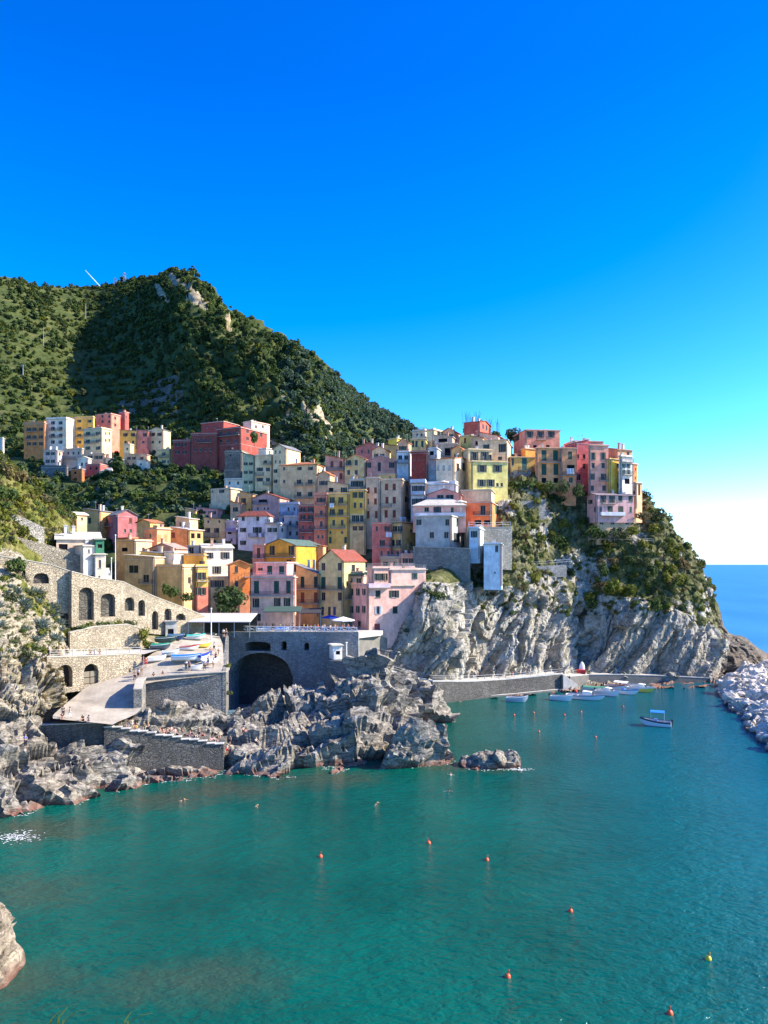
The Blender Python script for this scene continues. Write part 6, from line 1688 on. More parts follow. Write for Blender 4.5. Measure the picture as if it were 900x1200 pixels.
def bushes():
    hb = [(h[0].location.x, h[0].location.y, h[1]) for h in HOUSES.values()]
    def ok(px, py, cen):
        m = (py < 716) & (py > 575) & (px > 572) & (px < 832) & (cen[..., 1] < 228)
        m = m & ~((px > 684) & (px < 752) & (py < 612)) & ~((px < 600) & (py < 655))
        m = m & ~((py > 700) & (px < 690))
        return m * np.where(px > 680, 1.3, .8)
    P, px, py = sheet_points(HEADQ, HEADA, 150, ok, rng)
    lab = {'dark': ('dark green bush on the headland slope below the houses', 'dark bushes on the headland'),
           'mid': ('mid green bush on the headland slope below the houses', 'green bushes on the headland'),
           'olive': ('grey green bush on the headland slope below the houses', 'grey green bushes on the headland'),
           'lime': ('sunlit yellow green bush on the headland above the cliff', 'yellow green bushes on the headland'),
           'dry': ('dry brownish bush on the headland above the cliff', 'dry bushes on the headland')}
    for i in range(len(P)):
        r = rng.uniform()
        low = py[i] > 660
        k = 'dark' if r < (.08 if low else .26) else 'mid' if r < .42 else 'olive' if r < .6 else 'lime' if r < .9 else 'dry'
        put_bush(k, tuple(P[i] - np.array([0, 0, .5])), rng.uniform(.6, 1.5), lab[k][0], lab[k][1])
    for (x, y, D, k, s, lb) in ((622, 646, 206, 'lime', 1.5, 'bright yellow green bush right of the pale blue house'),
                                (604, 575, 216, 'dark', 2.2, 'big dark bush under the olive yellow headland house'),
                                (618, 573, 215, 'mid', 1.8, 'round green bush below the headland house with the green balcony door'),
                                (720, 692, 204, 'lime', 2.0, 'broad sunlit yellow green bush on the cliff rim'),
                                (738, 694, 204, 'lime', 1.8, 'sunlit yellow green bush on the cliff rim right of the broad one'),
                                (765, 712, 203, 'mid', 1.6, 'green bush hanging lowest over the bare cliff'),
                                (645, 572, 214, 'mid', 1.5, 'green bush below the four green shutters of the tan orange house'), (662, 574, 214, 'olive', 1.6, 'grey green bush below the laundry balcony house'),
                                (634, 571, 214.5, 'lime', 1.2, 'yellow green bush at the foot of the tan orange house'), (676, 578, 214, 'dark', 1.7, 'dark bush between the tan and magenta headland houses'),
                                (693, 626, 207.5, 'mid', 1.7, 'green bush at the left corner of the tan basement'), (708, 627, 207.5, 'dark', 1.5, 'dark bush before the tan basement under the lilac house'),
                                (724, 628, 207.5, 'olive', 1.6, 'grey green bush before the right part of the tan basement'), (740, 624, 208.5, 'lime', 1.7, 'yellow green bush at the right corner of the tan basement'), (754, 606, 212, 'dry', 1.5, 'brownish bush beside the small stone tower'),
                                (770, 608, 219, 'olive', 2.0, 'feathery grey green shrub on the headland skyline right of the lilac house')):
        put_bush(k, tuple(np.array(at(x, y, D)) - np.array([0, 0, .6])), s, lb)
    # ground cover between the bushes
    def okc(px, py, cen): return ((py < 722) & (py > 560) & (px > 560) & (px < 838) & (cen[..., 1] < 232)).astype(float)
    for k, n in (('mid', 200), ('olive', 200), ('lime', 220), ('dry', 160)):
        P, px, py = sheet_points(HEADQ, HEADA, n, okc, rng)
        merged('ground_cover', [BUSH[k][j][2] for j in range(3)], P - np.array([0, 0, .35]), rng.uniform(.3, .62, n), rng, LEAF[k], 'low %s ground cover over the headland slope' % {'mid': 'green', 'olive': 'grey green', 'lime': 'yellow green', 'dry': 'dry brown'}[k])
    # shadowed greenery on the slope left of the bare slabs
    def okd(px, py, cen): return (((px > 425) & (px < 540) & (py > 640) & (py < 790)) & (px - 430 < (800 - py) * .9)).astype(float) * (cen[..., 1] < 195)
    P, px, py = sheet_points(HEADQ, HEADA, 46, okd, rng)
    for p in P[:40]: put_bush('dark' if rng.uniform() < .7 else 'olive', tuple(p - np.array([0, 0, .5])), rng.uniform(.6, 1.2), 'dark shaded bush on the rock slope beside the pink seaside house', 'bushes beside the pink seaside house')
    # left slope
    def ok2(px, py, cen): return ((px > -20) & (px < 84) & (py < 640) & (py > 530) & (cen[..., 1] < 165)).astype(float)
    P, px, py = sheet_points(SLOPEQ, SLOPEA, 60, ok2, rng)
    for p in P: 
        r = rng.uniform(); k = 'lime' if r < .62 else 'olive' if r < .75 else 'dry' if r < .85 else 'mid'
        put_bush(k, tuple(p - np.array([0, 0, .4])), rng.uniform(.6, 1.25), {'lime': 'sunlit yellow green bush high on the left slope', 'olive': 'grey green bush high on the left slope', 'dry': 'dry brown bush high on the left slope', 'mid': 'green bush high on the left slope'}[k], {'lime': 'yellow green bushes on the left slope', 'olive': 'grey green bushes on the left slope', 'dry': 'dry bushes on the left slope', 'mid': 'green bushes on the left slope'}[k])
    for k, n in (('lime', 420), ('olive', 160), ('dry', 160)):
        P, px, py = sheet_points(SLOPEQ, SLOPEA, n, ok2, rng)
        merged('slope_grass', [BUSH[k][j][2] for j in range(3)], P - np.array([0, 0, .3]), rng.uniform(.22, .5, n), rng, LEAF[k], 'tall %s grass and scrub on the left slope' % {'lime': 'yellow green', 'olive': 'grey green', 'dry': 'dry brown'}[k])
    def ok3(px, py, cen): return ((px > -20) & (px < 82) & (py < 772) & (py > 672) & (cen[..., 1] < 136)).astype(float)
    P, px, py = sheet_points(SLOPEQ, SLOPEA, 42, ok3, rng)
    for p in P:
        r = rng.uniform(); k = 'olive' if r < .35 else 'lime' if r < .8 else 'mid'
        put_bush(k, tuple(p - np.array([0, 0, .4])), rng.uniform(.35, .8), {'lime': 'yellow green bush among the agaves at the left edge', 'olive': 'grey green bush among the agaves at the left edge', 'mid': 'green bush among the agaves at the left edge'}[k], {'lime': 'yellow green bushes among the agaves', 'olive': 'grey green bushes among the agaves', 'mid': 'green bushes among the agaves'}[k])
    for (x, y, D, k, s, lb) in ((95, 738, 132.5, 'mid', .9, 'green bush at the foot of the tall arched niche'), (106, 735, 134, 'lime', .8, 'yellow green bush between the two tall niches'),
                                (124, 733, 136, 'mid', .8, 'low green bush under the second tall niche'), (139, 733, 138, 'lime', .7, 'small yellow bush on top of the garden wall'),
                                (168, 745, 138.5, 'lime', 1.0, 'tall yellow bush at the right end of the garden wall'), (172, 757, 138, 'lime', .8, 'yellow bush spilling down beside the green boat'),
                                (152, 732, 141, 'olive', .9, 'grey green bush below the small arches'), (20, 667, 128, 'mid', 1.3, 'dark green shrub in front of the first half buried arch'),
                                (262, 800, 128, 'lime', .5, 'yellow weeds on the corner of the stone quay'), (266, 782, 131, 'lime', .6, 'yellow bush on the quay edge above the inlet'), (268, 812, 128.5, 'olive', .5, 'grey weeds low on the end wall of the quay'),
                                (195, 693, 161, 'mid', 1.1, 'green hedge at the foot of the plain tan block'), (206, 696, 160.5, 'mid', .9, 'green bush right of the hedge below the tan block'), (218, 702, 160, 'dark', 1.3, 'dark climber on the white end of the tan block'),
                                (52, 762, 119.5, 'lime', .6, 'yellow tuft at the left end of the arched terrace wall')):
        put_bush(k, tuple(np.array(at(x, y, D)) - np.array([0, 0, .3])), s, lb)
    for k, n in (('olive', 160), ('lime', 200), ('mid', 120)):
        P, px, py = sheet_points(SLOPEQ, SLOPEA, n, ok3, rng)
        merged('slope_scrub', [BUSH[k][j][2] for j in range(3)], P - np.array([0, 0, .25]), rng.uniform(.14, .28, n), rng, LEAF[k], 'low %s scrub between the agaves of the left slope' % {'olive': 'grey green', 'lime': 'yellow green', 'mid': 'green'}[k])
    def ok4(px, py, cen): return ((px > 46) & (px < 82) & (py < 822) & (py > 772) & (cen[..., 1] < 126)).astype(float)
    P, px, py = sheet_points(SLOPEQ, SLOPEA, 120, ok4, rng)
    merged('dry_grass', [BUSH['dry'][j][2] for j in range(3)], P - np.array([0, 0, .2]), rng.uniform(.15, .35, 120), rng, LEAF['dry'], 'dry yellow grass tumbling down beside the arched wall')
bushes()


# ---- agaves
def agaves():
    V = []; Q = []
    b = MB()
    for ring, (n, ln, el) in enumerate(((9, 1.25, .35), (8, 1.15, .75), (6, 1.0, 1.15))):
        for k in range(n):
            a = 2 * math.pi * k / n + ring * .4
            d = Vector((math.cos(a), math.sin(a), 0)); s = Vector((-d.y, d.x, 0))
            pts = [d * ln * t * math.cos(el * (1 - .25 * t)) + Vector((0, 0, ln * t * math.sin(el) - .12 * t * t)) for t in (0, .35, .75, 1)]
            ws = (.09, .13, .08, .008)
            for i in range(3):
                p, q = pts[i], pts[i + 1]
                b.quad(p - s * ws[i], q - s * ws[i + 1], q + Vector((0, 0, -.05 * (1 - i / 3))), p + Vector((0, 0, -.06)))
                b.quad(p + Vector((0, 0, -.06)), q + Vector((0, 0, -.05 * (1 - i / 3))), q + s * ws[i + 1], p + s * ws[i])
    me = b.mesh('agave', [LEAF['blue']])
    def ok(px, py, cen): return ((px > -5) & (px < 78) & (py < 765) & (py > 680) & (cen[..., 1] < 134)).astype(float)
    P, px, py = sheet_points(SLOPEQ, SLOPEA, 30, ok, rng)
    spots = [tuple(p) for p in P]
    for i, p in enumerate(spots):
        o = link('agave', me); o.location = p; o.rotation_euler = (rng.uniform(-.2, .2), rng.uniform(-.2, .2), rng.uniform(0, 6)); s = rng.uniform(.8, 1.6); o.scale = (s, s, s)
        tag(o, 'blue grey agave rosette on the rocky slope at the left edge', 'agave', 'agaves on the left slope')
agaves()


# ---- single trees in the village
tr = tree_proto(9, 5.5, 'dark', 700, 9, .34, .3)
put_tree(tr, tuple(np.array(at(268, 724, 164))), 1.0, 0, 'dark spreading tree between the white house and the restaurant roof')
tr2 = tree_proto(4.5, 4.5, 'dark', 380, 6, .3, .3)
put_tree(tr2, at(582, 519, 240), 1.0, 0, 'dark tree on the skyline behind the dark red sloping roof')
tr3 = tree_proto(5.5, 4.5, 'olive', 420, 6, .3, .3)
put_tree(tr3, at(598, 520, 241), 1.15, 1, 'grey green tree on the skyline left of the pink roof terrace house')
put_tree(tr2, at(566, 504, 246), .8, 2, 'dark tree peeping over the brick red block')
put_tree(tr2, at(546, 509, 250), .7, 3, 'dark tree on the skyline left of the brick red block')
put_tree(tr3, at(530, 512, 250), .7, 4, 'small dark tree on the skyline right of the cream tower house')
tr4 = tree_proto(4, 4.2, 'mid', 380, 6, .3, .3)
put_tree(tr4, at(298, 520, 287), 1.0, 4, 'green tree in front of the sunlit side of the red building')
put_tree(tr4, at(226, 617, 232), .9, 1, 'dark shrub tree before the yellow end of the long valley house')
put_tree(tr2, at(234, 620, 231), .8, 5, 'dark shrub tree before the pink part of the long valley house')


def reeds():
    # canes swaying on the skyline and a dead branch on the headland
    for (x, y, D, lb) in ((575, 505, 244, 'clump of tall canes on the skyline above the dark red roof'), (552, 497, 246, 'clump of canes behind the brick red block')):
        b = MB()
        for k in range(26):
            a = rng.uniform(-2.6, 2.6); h = rng.uniform(2.5, 4.8); l = rng.uniform(-1.2, 1.2)
            b.tube([(a, rng.uniform(-.8, .8), -1), (a + l * .4, 0, h * .6), (a + l, 0, h)], [.05, .04, .015], 4)
        o = b.build('cane_clump', [LEAF['olive']]); o.location = at(x, y, D); tag(o, lb, 'canes')
    b = MB()
    for (dx, dz) in ((3.2, 2.6), (4.5, 1.8), (2.0, 3.4), (3.8, 3.2), (1.2, 2.6), (5.0, .9)):
        b.tube([(0, 0, -1), (dx * .5, 0, dz * .35), (dx, .3, dz)], [.09, .05, .015], 5)
        b.tube([(dx * .5, 0, dz * .35), (dx * .8, -.4, dz * .9)], [.04, .012], 4)
    o = b.build('bare_shrub', [BARK]); o.location = at(764, 606, 219); tag(o, 'bare twiggy shrub sticking out on the headland skyline', 'shrub')
reeds()


def grass_tuft():
    b = MB()
    for (x0, x1, h, w) in ((-.075, .03, .075, .004), (-.06, .06, .05, .0035), (.21, .27, .05, .0035), (.2, .33, .035, .003), (-.1, -.02, .05, .003)):
        pts = [Vector((x0, 0, -.35)), Vector((x0 + (x1 - x0) * .3, .01, h * .4)), Vector((x0 + (x1 - x0) * .65, .02, h * .95)), Vector((x1, .03, h))]
        ws = (w, w * .9, w * .6, w * .1)
        for i in range(3): b.quad(pts[i] - Vector((ws[i], 0, 0)), pts[i] + Vector((ws[i], .003, 0)), pts[i + 1] + Vector((ws[i + 1], .003, 0)), pts[i + 1] - Vector((ws[i + 1], 0, 0)))
    o = b.build('grass_tuft', [LEAF['lime']]); o.location = at(80, 1203, 3.0)
    tag(o, 'few thin grass blades poking up at the bottom left edge', 'grass')
grass_tuft()
# ================================================================== BOATS, PEOPLE, SMALL THINGS
def boat(label, loc, head, L=5.0, Wd=1.9, hull=(0.72, 0.72, 0.70), stripe=None, inner=(0.55, 0.55, 0.53), motor=True, cabin=False, canopy=None, cover=None, name='boat', bench=True, group=None, dry=0.0):
    root = empty(name, loc, head); tag(root, label, 'boat', group)
    if loc[2] == 0.0: root.scale = (1.2, 1.3, 1.65)
    n = 14
    ts = [i / n for i in range(n + 1)]
    def sec(t):
        w = Wd / 2 * (1 if t < .35 else max(0.02, 1 - ((t - .35) / .65) ** 2.3)) * (.86 + .14 * min(1, t / .3))
        sh = .52 + .34 * t ** 2 ; k = -.28 + (.0 if t < .7 else .75 * ((t - .7) / .3) ** 2)
        x = (t - .5) * L * (1 + 0.0)
        rake = .12 * L * 0.0
        return x, w, sh, k
    ho = MB(); m2 = []
    prof = []
    for t in ts:
        x, w, sh, k = sec(t)
        r = []
        for sgn in (1, -1):
            r.append([(x, sgn * w, sh), (x - .02, sgn * w * .97, sh - .16), (x - .04, sgn * w * .86, max(k + .12, .02)), (x - .06, 0, k)])
        prof.append(r)
    for s in (0, 1):
        for i in range(n):
            for j in range(3):
                a, b = prof[i][s], prof[i + 1][s]
                q = [a[j], b[j], b[j + 1], a[j + 1]]
                if s: q.reverse()
                ho.quad(*q, m=1 if (j == 0 and stripe) else 0)
    a, b = prof[0]
    ho.add([a[0], a[1], a[2], a[3], b[2], b[1], b[0]], [(0, 1, 2, 3, 4, 5, 6)])
    ho.build('hull', [m_paint(hull, .35, .5, .04), m_paint(stripe or hull, .35, .5, .04)], root)
    ins = MB(); fl = .16
    inn = []
    for t in ts:
        x, w, sh, k = sec(t)
        w2 = max(.01, w - .09); inn.append([(x, w2, sh - .012), (x, w2 * .85, fl if t < .86 else sh - .05), (x, -w2 * .85, fl if t < .86 else sh - .05), (x, -w2, sh - .012)])
    for i in range(n):
        for j in range(3): ins.quad(inn[i][j], inn[i + 1][j], inn[i + 1][j + 1], inn[i][j + 1])
    ins.add(inn[0], [(0, 1, 2, 3)])
    ins.build('interior', [m_paint(inner, .6, .3, .06)], root)
    gw = MB()
    for s in (0, 1):
        gw.tube([(p[s][0][0], p[s][0][1] * .985, p[s][0][2] + .01) for p in prof], .05, 5)
    gw.build('gunwale', [WHITE if not stripe else m_paint(stripe)], root)
    if bench:
        for x in (-.22 * L, .06 * L):
            w = sec(x / L + .5)[1]
            b = MB(); b.box(x - .14, x + .14, -w * .9, w * .9, .33, .38); b.build('bench', [TIMBER if not cabin else WHITE], root)
    if motor:
        b = MB(); b.box(-L / 2 - .32, -L / 2 - .04, -.13, .13, .42, .85); b.box(-L / 2 - .26, -L / 2 - .1, -.06, .06, -.35, .42); b.build('outboard_motor', [m_paint((.04, .04, .045), .4)], root)
    if cabin:
        b = MB(); x0, x1 = -.06 * L, .22 * L; w = Wd * .3
        b.add([(x0, -w, .3), (x1, -w * .8, .3), (x1, w * .8, .3), (x0, w, .3), (x0, -w * .9, 1.15), (x1 - .5, -w * .72, 1.1), (x1 - .5, w * .72, 1.1), (x0, w * .9, 1.15)], [(4, 5, 6, 7), (0, 1, 5, 4), (1, 2, 6, 5), (2, 3, 7, 6), (3, 0, 4, 7), (0, 3, 2, 1)])
        cb = b.build('cabin', [WHITE], root)
        g = MB(); g.quad((x1 - .05, -w * .7, .5), (x1 - .05, w * .7, .5), (x1 - .43, w * .62, 1.04), (x1 - .43, -w * .62, 1.04)); g.build('windscreen', [GLASS], cb)
        r = MB(); r.tube([(L * .18, -Wd * .36, .6), (L * .18, -Wd * .36, 1.0), (L * .42, 0, 1.25), (L * .18, Wd * .36, 1.0), (L * .18, Wd * .36, .6)], .025, 5); r.build('bow_rail', [GALV], root)
    if canopy:
        c = MB(); x0, x1 = -.30 * L, .16 * L; w = Wd * .42; z = 1.65
        nn = 6
        for i in range(nn):
            a0, a1 = -1 + 2 * i / nn, -1 + 2 * (i + 1) / nn
            f = lambda a: z + .16 * (1 - a * a)
            c.quad((x0, a0 * w, f(a0)), (x1, a0 * w, f(a0)), (x1, a1 * w, f(a1)), (x0, a1 * w, f(a1)))
            c.quad((x0, a0 * w, f(a0) - .03), (x0, a1 * w, f(a1) - .03), (x1, a1 * w, f(a1) - .03), (x1, a0 * w, f(a0) - .03))
        co_ = c.build('canopy', [m_paint(canopy, .8, .1)], root)
        p = MB()
        for x in (x0 + .05, x1 - .05):
            for s in (-1, 1): p.tube([(x, s * w * .98, .5), (x, s * w * .98, z)], .025, 5)
        p.build('canopy_frame', [GALV], co_)
        k = MB(); k.box(-.06 * L, .04 * L, -.3, .3, .17, .8); k.build('console', [m_paint((0.08, 0.18, 0.45))], root)
    if cover:
        c = MB(); nn = 8
        P = []
        for t in ts:
            x, w, sh, kk = sec(t)
            P.append([(x * 1.01, a * (w + .05), sh + .05 + (.30 - .12 * t) * (1 - abs(a) ** 1.6) - (.14 if abs(a) == 1 else 0)) for a in np.linspace(-1, 1, nn + 1)])
        for i in range(n):
            for j in range(nn): c.quad(P[i][j], P[i + 1][j], P[i + 1][j + 1], P[i][j + 1])
        c.add(P[0], [tuple(range(nn + 1))])
        c.build('cover', [m_paint(cover, .75, .15, .2)], root)
    return root


def afloat(px, py): return at(px, HY, wd(py))[:2] + (0.0,)
boat('white moored motorboat with blue sun canopy alone in the bay', afloat(768, 850), R(158), 4.8, 1.9, (0.70, 0.71, 0.73), (0.03, 0.05, 0.10), canopy=(0.03, 0.20, 0.55))
boat('largest white cabin boat with a red buoy at the harbour quay', afloat(686, 819), R(-28), 7.6, 2.5, cabin=True, stripe=(0.30, 0.34, 0.42))
boat('small white open boat left of the white cabin boat', afloat(658, 820.5), R(-28), 4.4, 1.6)
boat('low grey dinghy by the landing stage, leftmost of the afloat boats', afloat(606, 822), R(-14), 4.2, 1.5, (0.45, 0.48, 0.50), motor=False)
boat('white boat with green cover behind the largest cabin boat', afloat(699, 811), R(-35), 5.4, 2.0, cover=(0.10, 0.30, 0.20))
boat('white boat with outboard between the cabin boat and the blue striped boat', afloat(712, 814.5), R(-50), 5.6, 2.1, (0.74, 0.74, 0.74), cabin=True)
boat('white boat with a blue stripe third from the right at the harbour quay', afloat(731, 812.5), R(-40), 6.2, 2.2, stripe=(0.15, 0.32, 0.55), canopy=(0.75, 0.75, 0.75))
boat('white boat with yellow hull rightmost at the harbour quay', afloat(751, 810), R(-42), 5.8, 2.2, (0.72, 0.58, 0.10), (0.72, 0.72, 0.70), cabin=True)
boat('white open boat half hidden behind the yellow hulled boat', afloat(741, 807), R(-40), 5.0, 1.9)
boat('white skiff tight against the quay behind the white outboard boat', afloat(721, 807.5), R(-30), 4.6, 1.8, stripe=(0.4, 0.1, 0.08))

# boats laid up on the slipway
def dry(px, py, D, dz=.3):
    x, y, z = at(px, py, D); return (x, y, zslip(x, y) + dz)
boat('boat laid up under a green tarpaulin beside the yellow bush', dry(189, 762, 137), R(-8), 3.6, 1.5, (0.10, 0.12, 0.13), cover=(0.02, 0.26, 0.15), motor=False)
boat('small white dinghy resting on the slipway near the people in red', dry(184, 774, 132), R(25), 3.2, 1.4, motor=False)
boat('long white boat under a bright blue tarpaulin on the slipway', dry(219, 779, 131.5, .65), R(4), 5.2, 1.9, (0.62, 0.68, 0.64), cover=(0.02, 0.16, 0.55), motor=False)
boat('boat under dark blue tarpaulin right of the bright blue one', dry(239, 777, 133), R(70), 3.6, 1.5, (0.5, 0.5, 0.5), cover=(0.02, 0.05, 0.28), motor=False)
boat('dark green boat behind the green tarpaulin boat', dry(195, 753, 142), R(-10), 4.2, 1.6, (0.04, 0.09, 0.07), cover=(0.03, 0.08, 0.06), motor=False)
boat('dark blue boat beside the dark green one on the slipway', dry(207, 751, 144), R(-20), 3.6, 1.5, (0.05, 0.10, 0.2), cover=(0.05, 0.16, 0.26), motor=False)
boat('boat under a turquoise tarpaulin before the restaurant roof', dry(230, 754, 146), R(8), 3.6, 1.5, (0.5, 0.5, 0.48), cover=(0.04, 0.34, 0.28), motor=False)
boat('pale kayak lying along the quay edge', dry(226, 787, 129, .2), R(6), 3.4, .8, (0.72, 0.68, 0.6), motor=False, bench=False, name='kayak')
boat('white rowing boat leaning by the weedy corner of the quay', dry(247, 781, 131.5), R(40), 3.2, 1.3, motor=False)
boat('blue covered boat standing on the plaza below the pink house', (at(331, HY, 161.5)[:2] + (17.3,)), R(5), 3.2, 1.4, (0.4, 0.45, 0.5), cover=(0.02, 0.12, 0.55), motor=False)
boat('pale blue and white covered boat on the plaza left of the blue covered one', (at(309, HY, 162)[:2] + (17.3,)), R(10), 2.6, 1.3, (0.6, 0.65, 0.7), cover=(0.35, 0.5, 0.62), motor=False)


# ------------------------------------------------------------------ people
def skin(name, verts, edges, radii, mat, sub=1):
    me = bpy.data.meshes.new(name + '_cage')
    bm = bmesh.new(); sl_ = bm.verts.layers.skin.verify()
    vs = [bm.verts.new(v) for v in verts]
    for a, b in edges: bm.edges.new((vs[a], vs[b]))
    for i, v in enumerate(vs):
        r = radii[i]; v[sl_].radius = r if isinstance(r, tuple) else (r, r); v[sl_].use_root = (i == 0)
    bm.to_mesh(me); bm.free()
    o = bpy.data.objects.new(name, me); COL.objects.link(o)
    o.modifiers.new('s', 'SKIN').use_smooth_shade = True
    if sub: o.modifiers.new('d', 'SUBSURF').levels = sub
    dg = bpy.context.evaluated_depsgraph_get()
    out = bpy.data.meshes.new_from_object(o.evaluated_get(dg))
    bpy.data.objects.remove(o); bpy.data.meshes.remove(me)
    out.name = name; out.materials.clear(); out.materials.append(mat)
    return out


SKINM = m_paint((0.52, 0.30, 0.20), .6, .2); HAIRM = m_paint((0.05, 0.03, 0.02), .7, .2)


def pose(kind):
    """joint positions of a 1.72 m person facing -y, feet or seat at z = 0"""
    if kind in ('stand', 'walk'):
        f = .0 if kind == 'stand' else .22
        J = dict(pel=(0, 0, .94), wai=(0, 0, 1.10), che=(0, .01, 1.30), nek=(0, 0, 1.48), hd=(0, -.02, 1.60), top=(0, -.02, 1.68),
                 ls=(.19, 0, 1.42), le=(.25, .04, 1.14), lw=(.25, -.04 - f * .6, .90), lh=(.25, -.07 - f * .7, .81),
                 rs=(-.19, 0, 1.42), re=(-.25, .06, 1.15), rw=(-.26, .0 + f * .3, .90), rh=(-.25, -.02 + f * .3, .81),
                 lp=(.10, 0, .90), lk=(.11, -.03 - f * .6, .50), la=(.11, .02 - f, .09), lt=(.12, -.15 - f, .035),
                 rp=(-.10, 0, .90), rk=(-.11, -.02 + f * .2, .50), ra=(-.11, .03 + f, .10 + f * .2), rt=(-.12, -.14 + f, .035))
    elif kind == 'sit':
        J = dict(pel=(0, 0, .12), wai=(0, .03, .28), che=(0, .03, .50), nek=(0, -.02, .68), hd=(0, -.06, .80), top=(0, -.06, .88),
                 ls=(.19, .02, .62), le=(.27, -.06, .38), lw=(.18, -.30, .36), lh=(.14, -.38, .36), rs=(-.19, .02, .62), re=(-.27, -.04, .38), rw=(-.18, -.28, .36), rh=(-.14, -.36, .36),
                 lp=(.10, -.02, .11), lk=(.15, -.40, .40), la=(.13, -.66, .08), lt=(.13, -.80, .04), rp=(-.10, -.02, .11), rk=(-.15, -.42, .38), ra=(-.13, -.68, .08), rt=(-.13, -.82, .04))
    elif kind == 'lie':
        J = dict(pel=(0, 0, .12), wai=(0, .16, .12), che=(0, .36, .13), nek=(0, .54, .13), hd=(0, .66, .14), top=(0, .74, .14),
                 ls=(.19, .46, .12), le=(.34, .24, .07), lw=(.30, .0, .06), lh=(.28, -.08, .06), rs=(-.19, .46, .12), re=(-.36, .58, .07), rw=(-.22, .76, .08), rh=(-.14, .80, .1),
                 lp=(.10, -.04, .11), lk=(.12, -.44, .16), la=(.14, -.84, .06), lt=(.16, -.96, .10), rp=(-.10, -.04, .11), rk=(-.16, -.40, .34), ra=(-.13, -.66, .06), rt=(-.13, -.80, .04))
    else:   # swim: chest at the surface, arms reaching
        J = dict(pel=(0, .0, -.22), wai=(0, -.14, -.14), che=(0, -.34, -.04), nek=(0, -.52, .05), hd=(0, -.62, .14), top=(0, -.64, .22),
                 ls=(.19, -.44, .0), le=(.44, -.62, .02), lw=(.50, -.86, .03), lh=(.48, -.94, .03), rs=(-.19, -.44, .0), re=(-.46, -.40, .0), rw=(-.66, -.22, -.04), rh=(-.72, -.15, -.05),
                 lp=(.10, .04, -.24), lk=(.16, .42, -.28), la=(.18, .82, -.14), lt=(.19, .94, -.06), rp=(-.10, .04, -.24), rk=(-.18, .38, -.34), ra=(-.16, .76, -.36), rt=(-.16, .88, -.30))
    return J


def person_proto(kind):
    J = pose(kind)
    names = list(J); ix = {k: i for i, k in enumerate(names)}
    rad = dict(pel=.13, wai=.115, che=.14, nek=.052, hd=.092, top=.07, ls=.06, le=.043, lw=.03, lh=.034, rs=.06, re=.043, rw=.03, rh=.034, lp=.085, lk=.06, la=.042, lt=.035, rp=.085, rk=.06, ra=.042, rt=.035)
    E = [('pel', 'wai'), ('wai', 'che'), ('che', 'nek'), ('nek', 'hd'), ('hd', 'top'), ('che', 'ls'), ('ls', 'le'), ('le', 'lw'), ('lw', 'lh'), ('che', 'rs'), ('rs', 're'), ('re', 'rw'), ('rw', 'rh'),
         ('pel', 'lp'), ('lp', 'lk'), ('lk', 'la'), ('la', 'lt'), ('pel', 'rp'), ('rp', 'rk'), ('rk', 'ra'), ('ra', 'rt')]
    body = skin('body', [J[k] for k in names], [(ix[a], ix[b]) for a, b in E], [rad[k] for k in names], SKINM)
    def sub(nm, ks, es, grow, mat, cut={}):
        ii = {k: i for i, k in enumerate(ks)}
        P = []
        for k in ks:
            p = Vector(J[k])
            if k in cut: p = p.lerp(Vector(J[cut[k][0]]), cut[k][1])
            P.append(p)
        return skin(nm, P, [(ii[a], ii[b]) for a, b in es], [rad[k] * grow + .012 for k in ks], mat)
    shirt = sub('shirt', ['wai', 'che', 'ls', 'le', 'rs', 're'], [('wai', 'che'), ('che', 'ls'), ('ls', 'le'), ('che', 'rs'), ('rs', 're')], 1.06, WHITE, {'le': ('ls', .45), 're': ('rs', .45), 'wai': ('pel', .4)})
    short = sub('shorts', ['pel', 'lp', 'lk', 'rp', 'rk'], [('pel', 'lp'), ('lp', 'lk'), ('pel', 'rp'), ('rp', 'rk')], 1.08, WHITE, {'lk': ('lp', .25), 'rk': ('rp', .25)})
    trous = sub('trousers', ['pel', 'lp', 'lk', 'la', 'rp', 'rk', 'ra'], [('pel', 'lp'), ('lp', 'lk'), ('lk', 'la'), ('pel', 'rp'), ('rp', 'rk'), ('rk', 'ra')], 1.08, WHITE, {'la': ('lk', .1), 'ra': ('rk', .1)})
    h = Vector(J['hd']).lerp(Vector(J['top']), .55); up = (Vector(J['top']) - Vector(J['nek'])).normalized()
    hb = MB(); bq = up.to_track_quat('Z', 'Y')
    prof = [(.112, -.06), (.118, .0), (.10, .06), (.06, .10), (.01, .115)]
    hb.lathe(prof, 10); hb.v = [tuple(h + Vector((0, .022, 0)) + bq @ Vector(v)) for v in hb.v]
    hair = hb.mesh('hair', [HAIRM], True)
    return dict(body=body, shirt=shirt, shorts=short, trousers=trous, hair=hair)


PP = {k: person_proto(k) for k in ('stand', 'walk', 'sit', 'lie', 'swim')}
CLO = [((0.7, 0.7, 0.68), 'white'), ((0.03, 0.03, 0.04), 'black'), ((0.05, 0.10, 0.30), 'blue'), ((0.55, 0.04, 0.03), 'red'), ((0.35, 0.36, 0.36), 'grey'), ((0.04, 0.20, 0.12), 'green'), ((0.62, 0.45, 0.1), 'yellow'), ((0.50, 0.24, 0.28), 'pink'), ((0.25, 0.17, 0.10), 'brown')]
SK = [m_paint((0.52, 0.31, 0.21), .6, .2), m_paint((0.42, 0.24, 0.15), .6, .2), m_paint((0.60, 0.40, 0.30), .6, .2)]
HR = [m_paint((0.03, 0.02, 0.015), .7), m_paint((0.12, 0.07, 0.035), .7), m_paint((0.35, 0.24, 0.10), .7)]
prn = random.Random(4)


def slot(o, m):
    o.material_slots[0].link = 'OBJECT'; o.material_slots[0].material = m


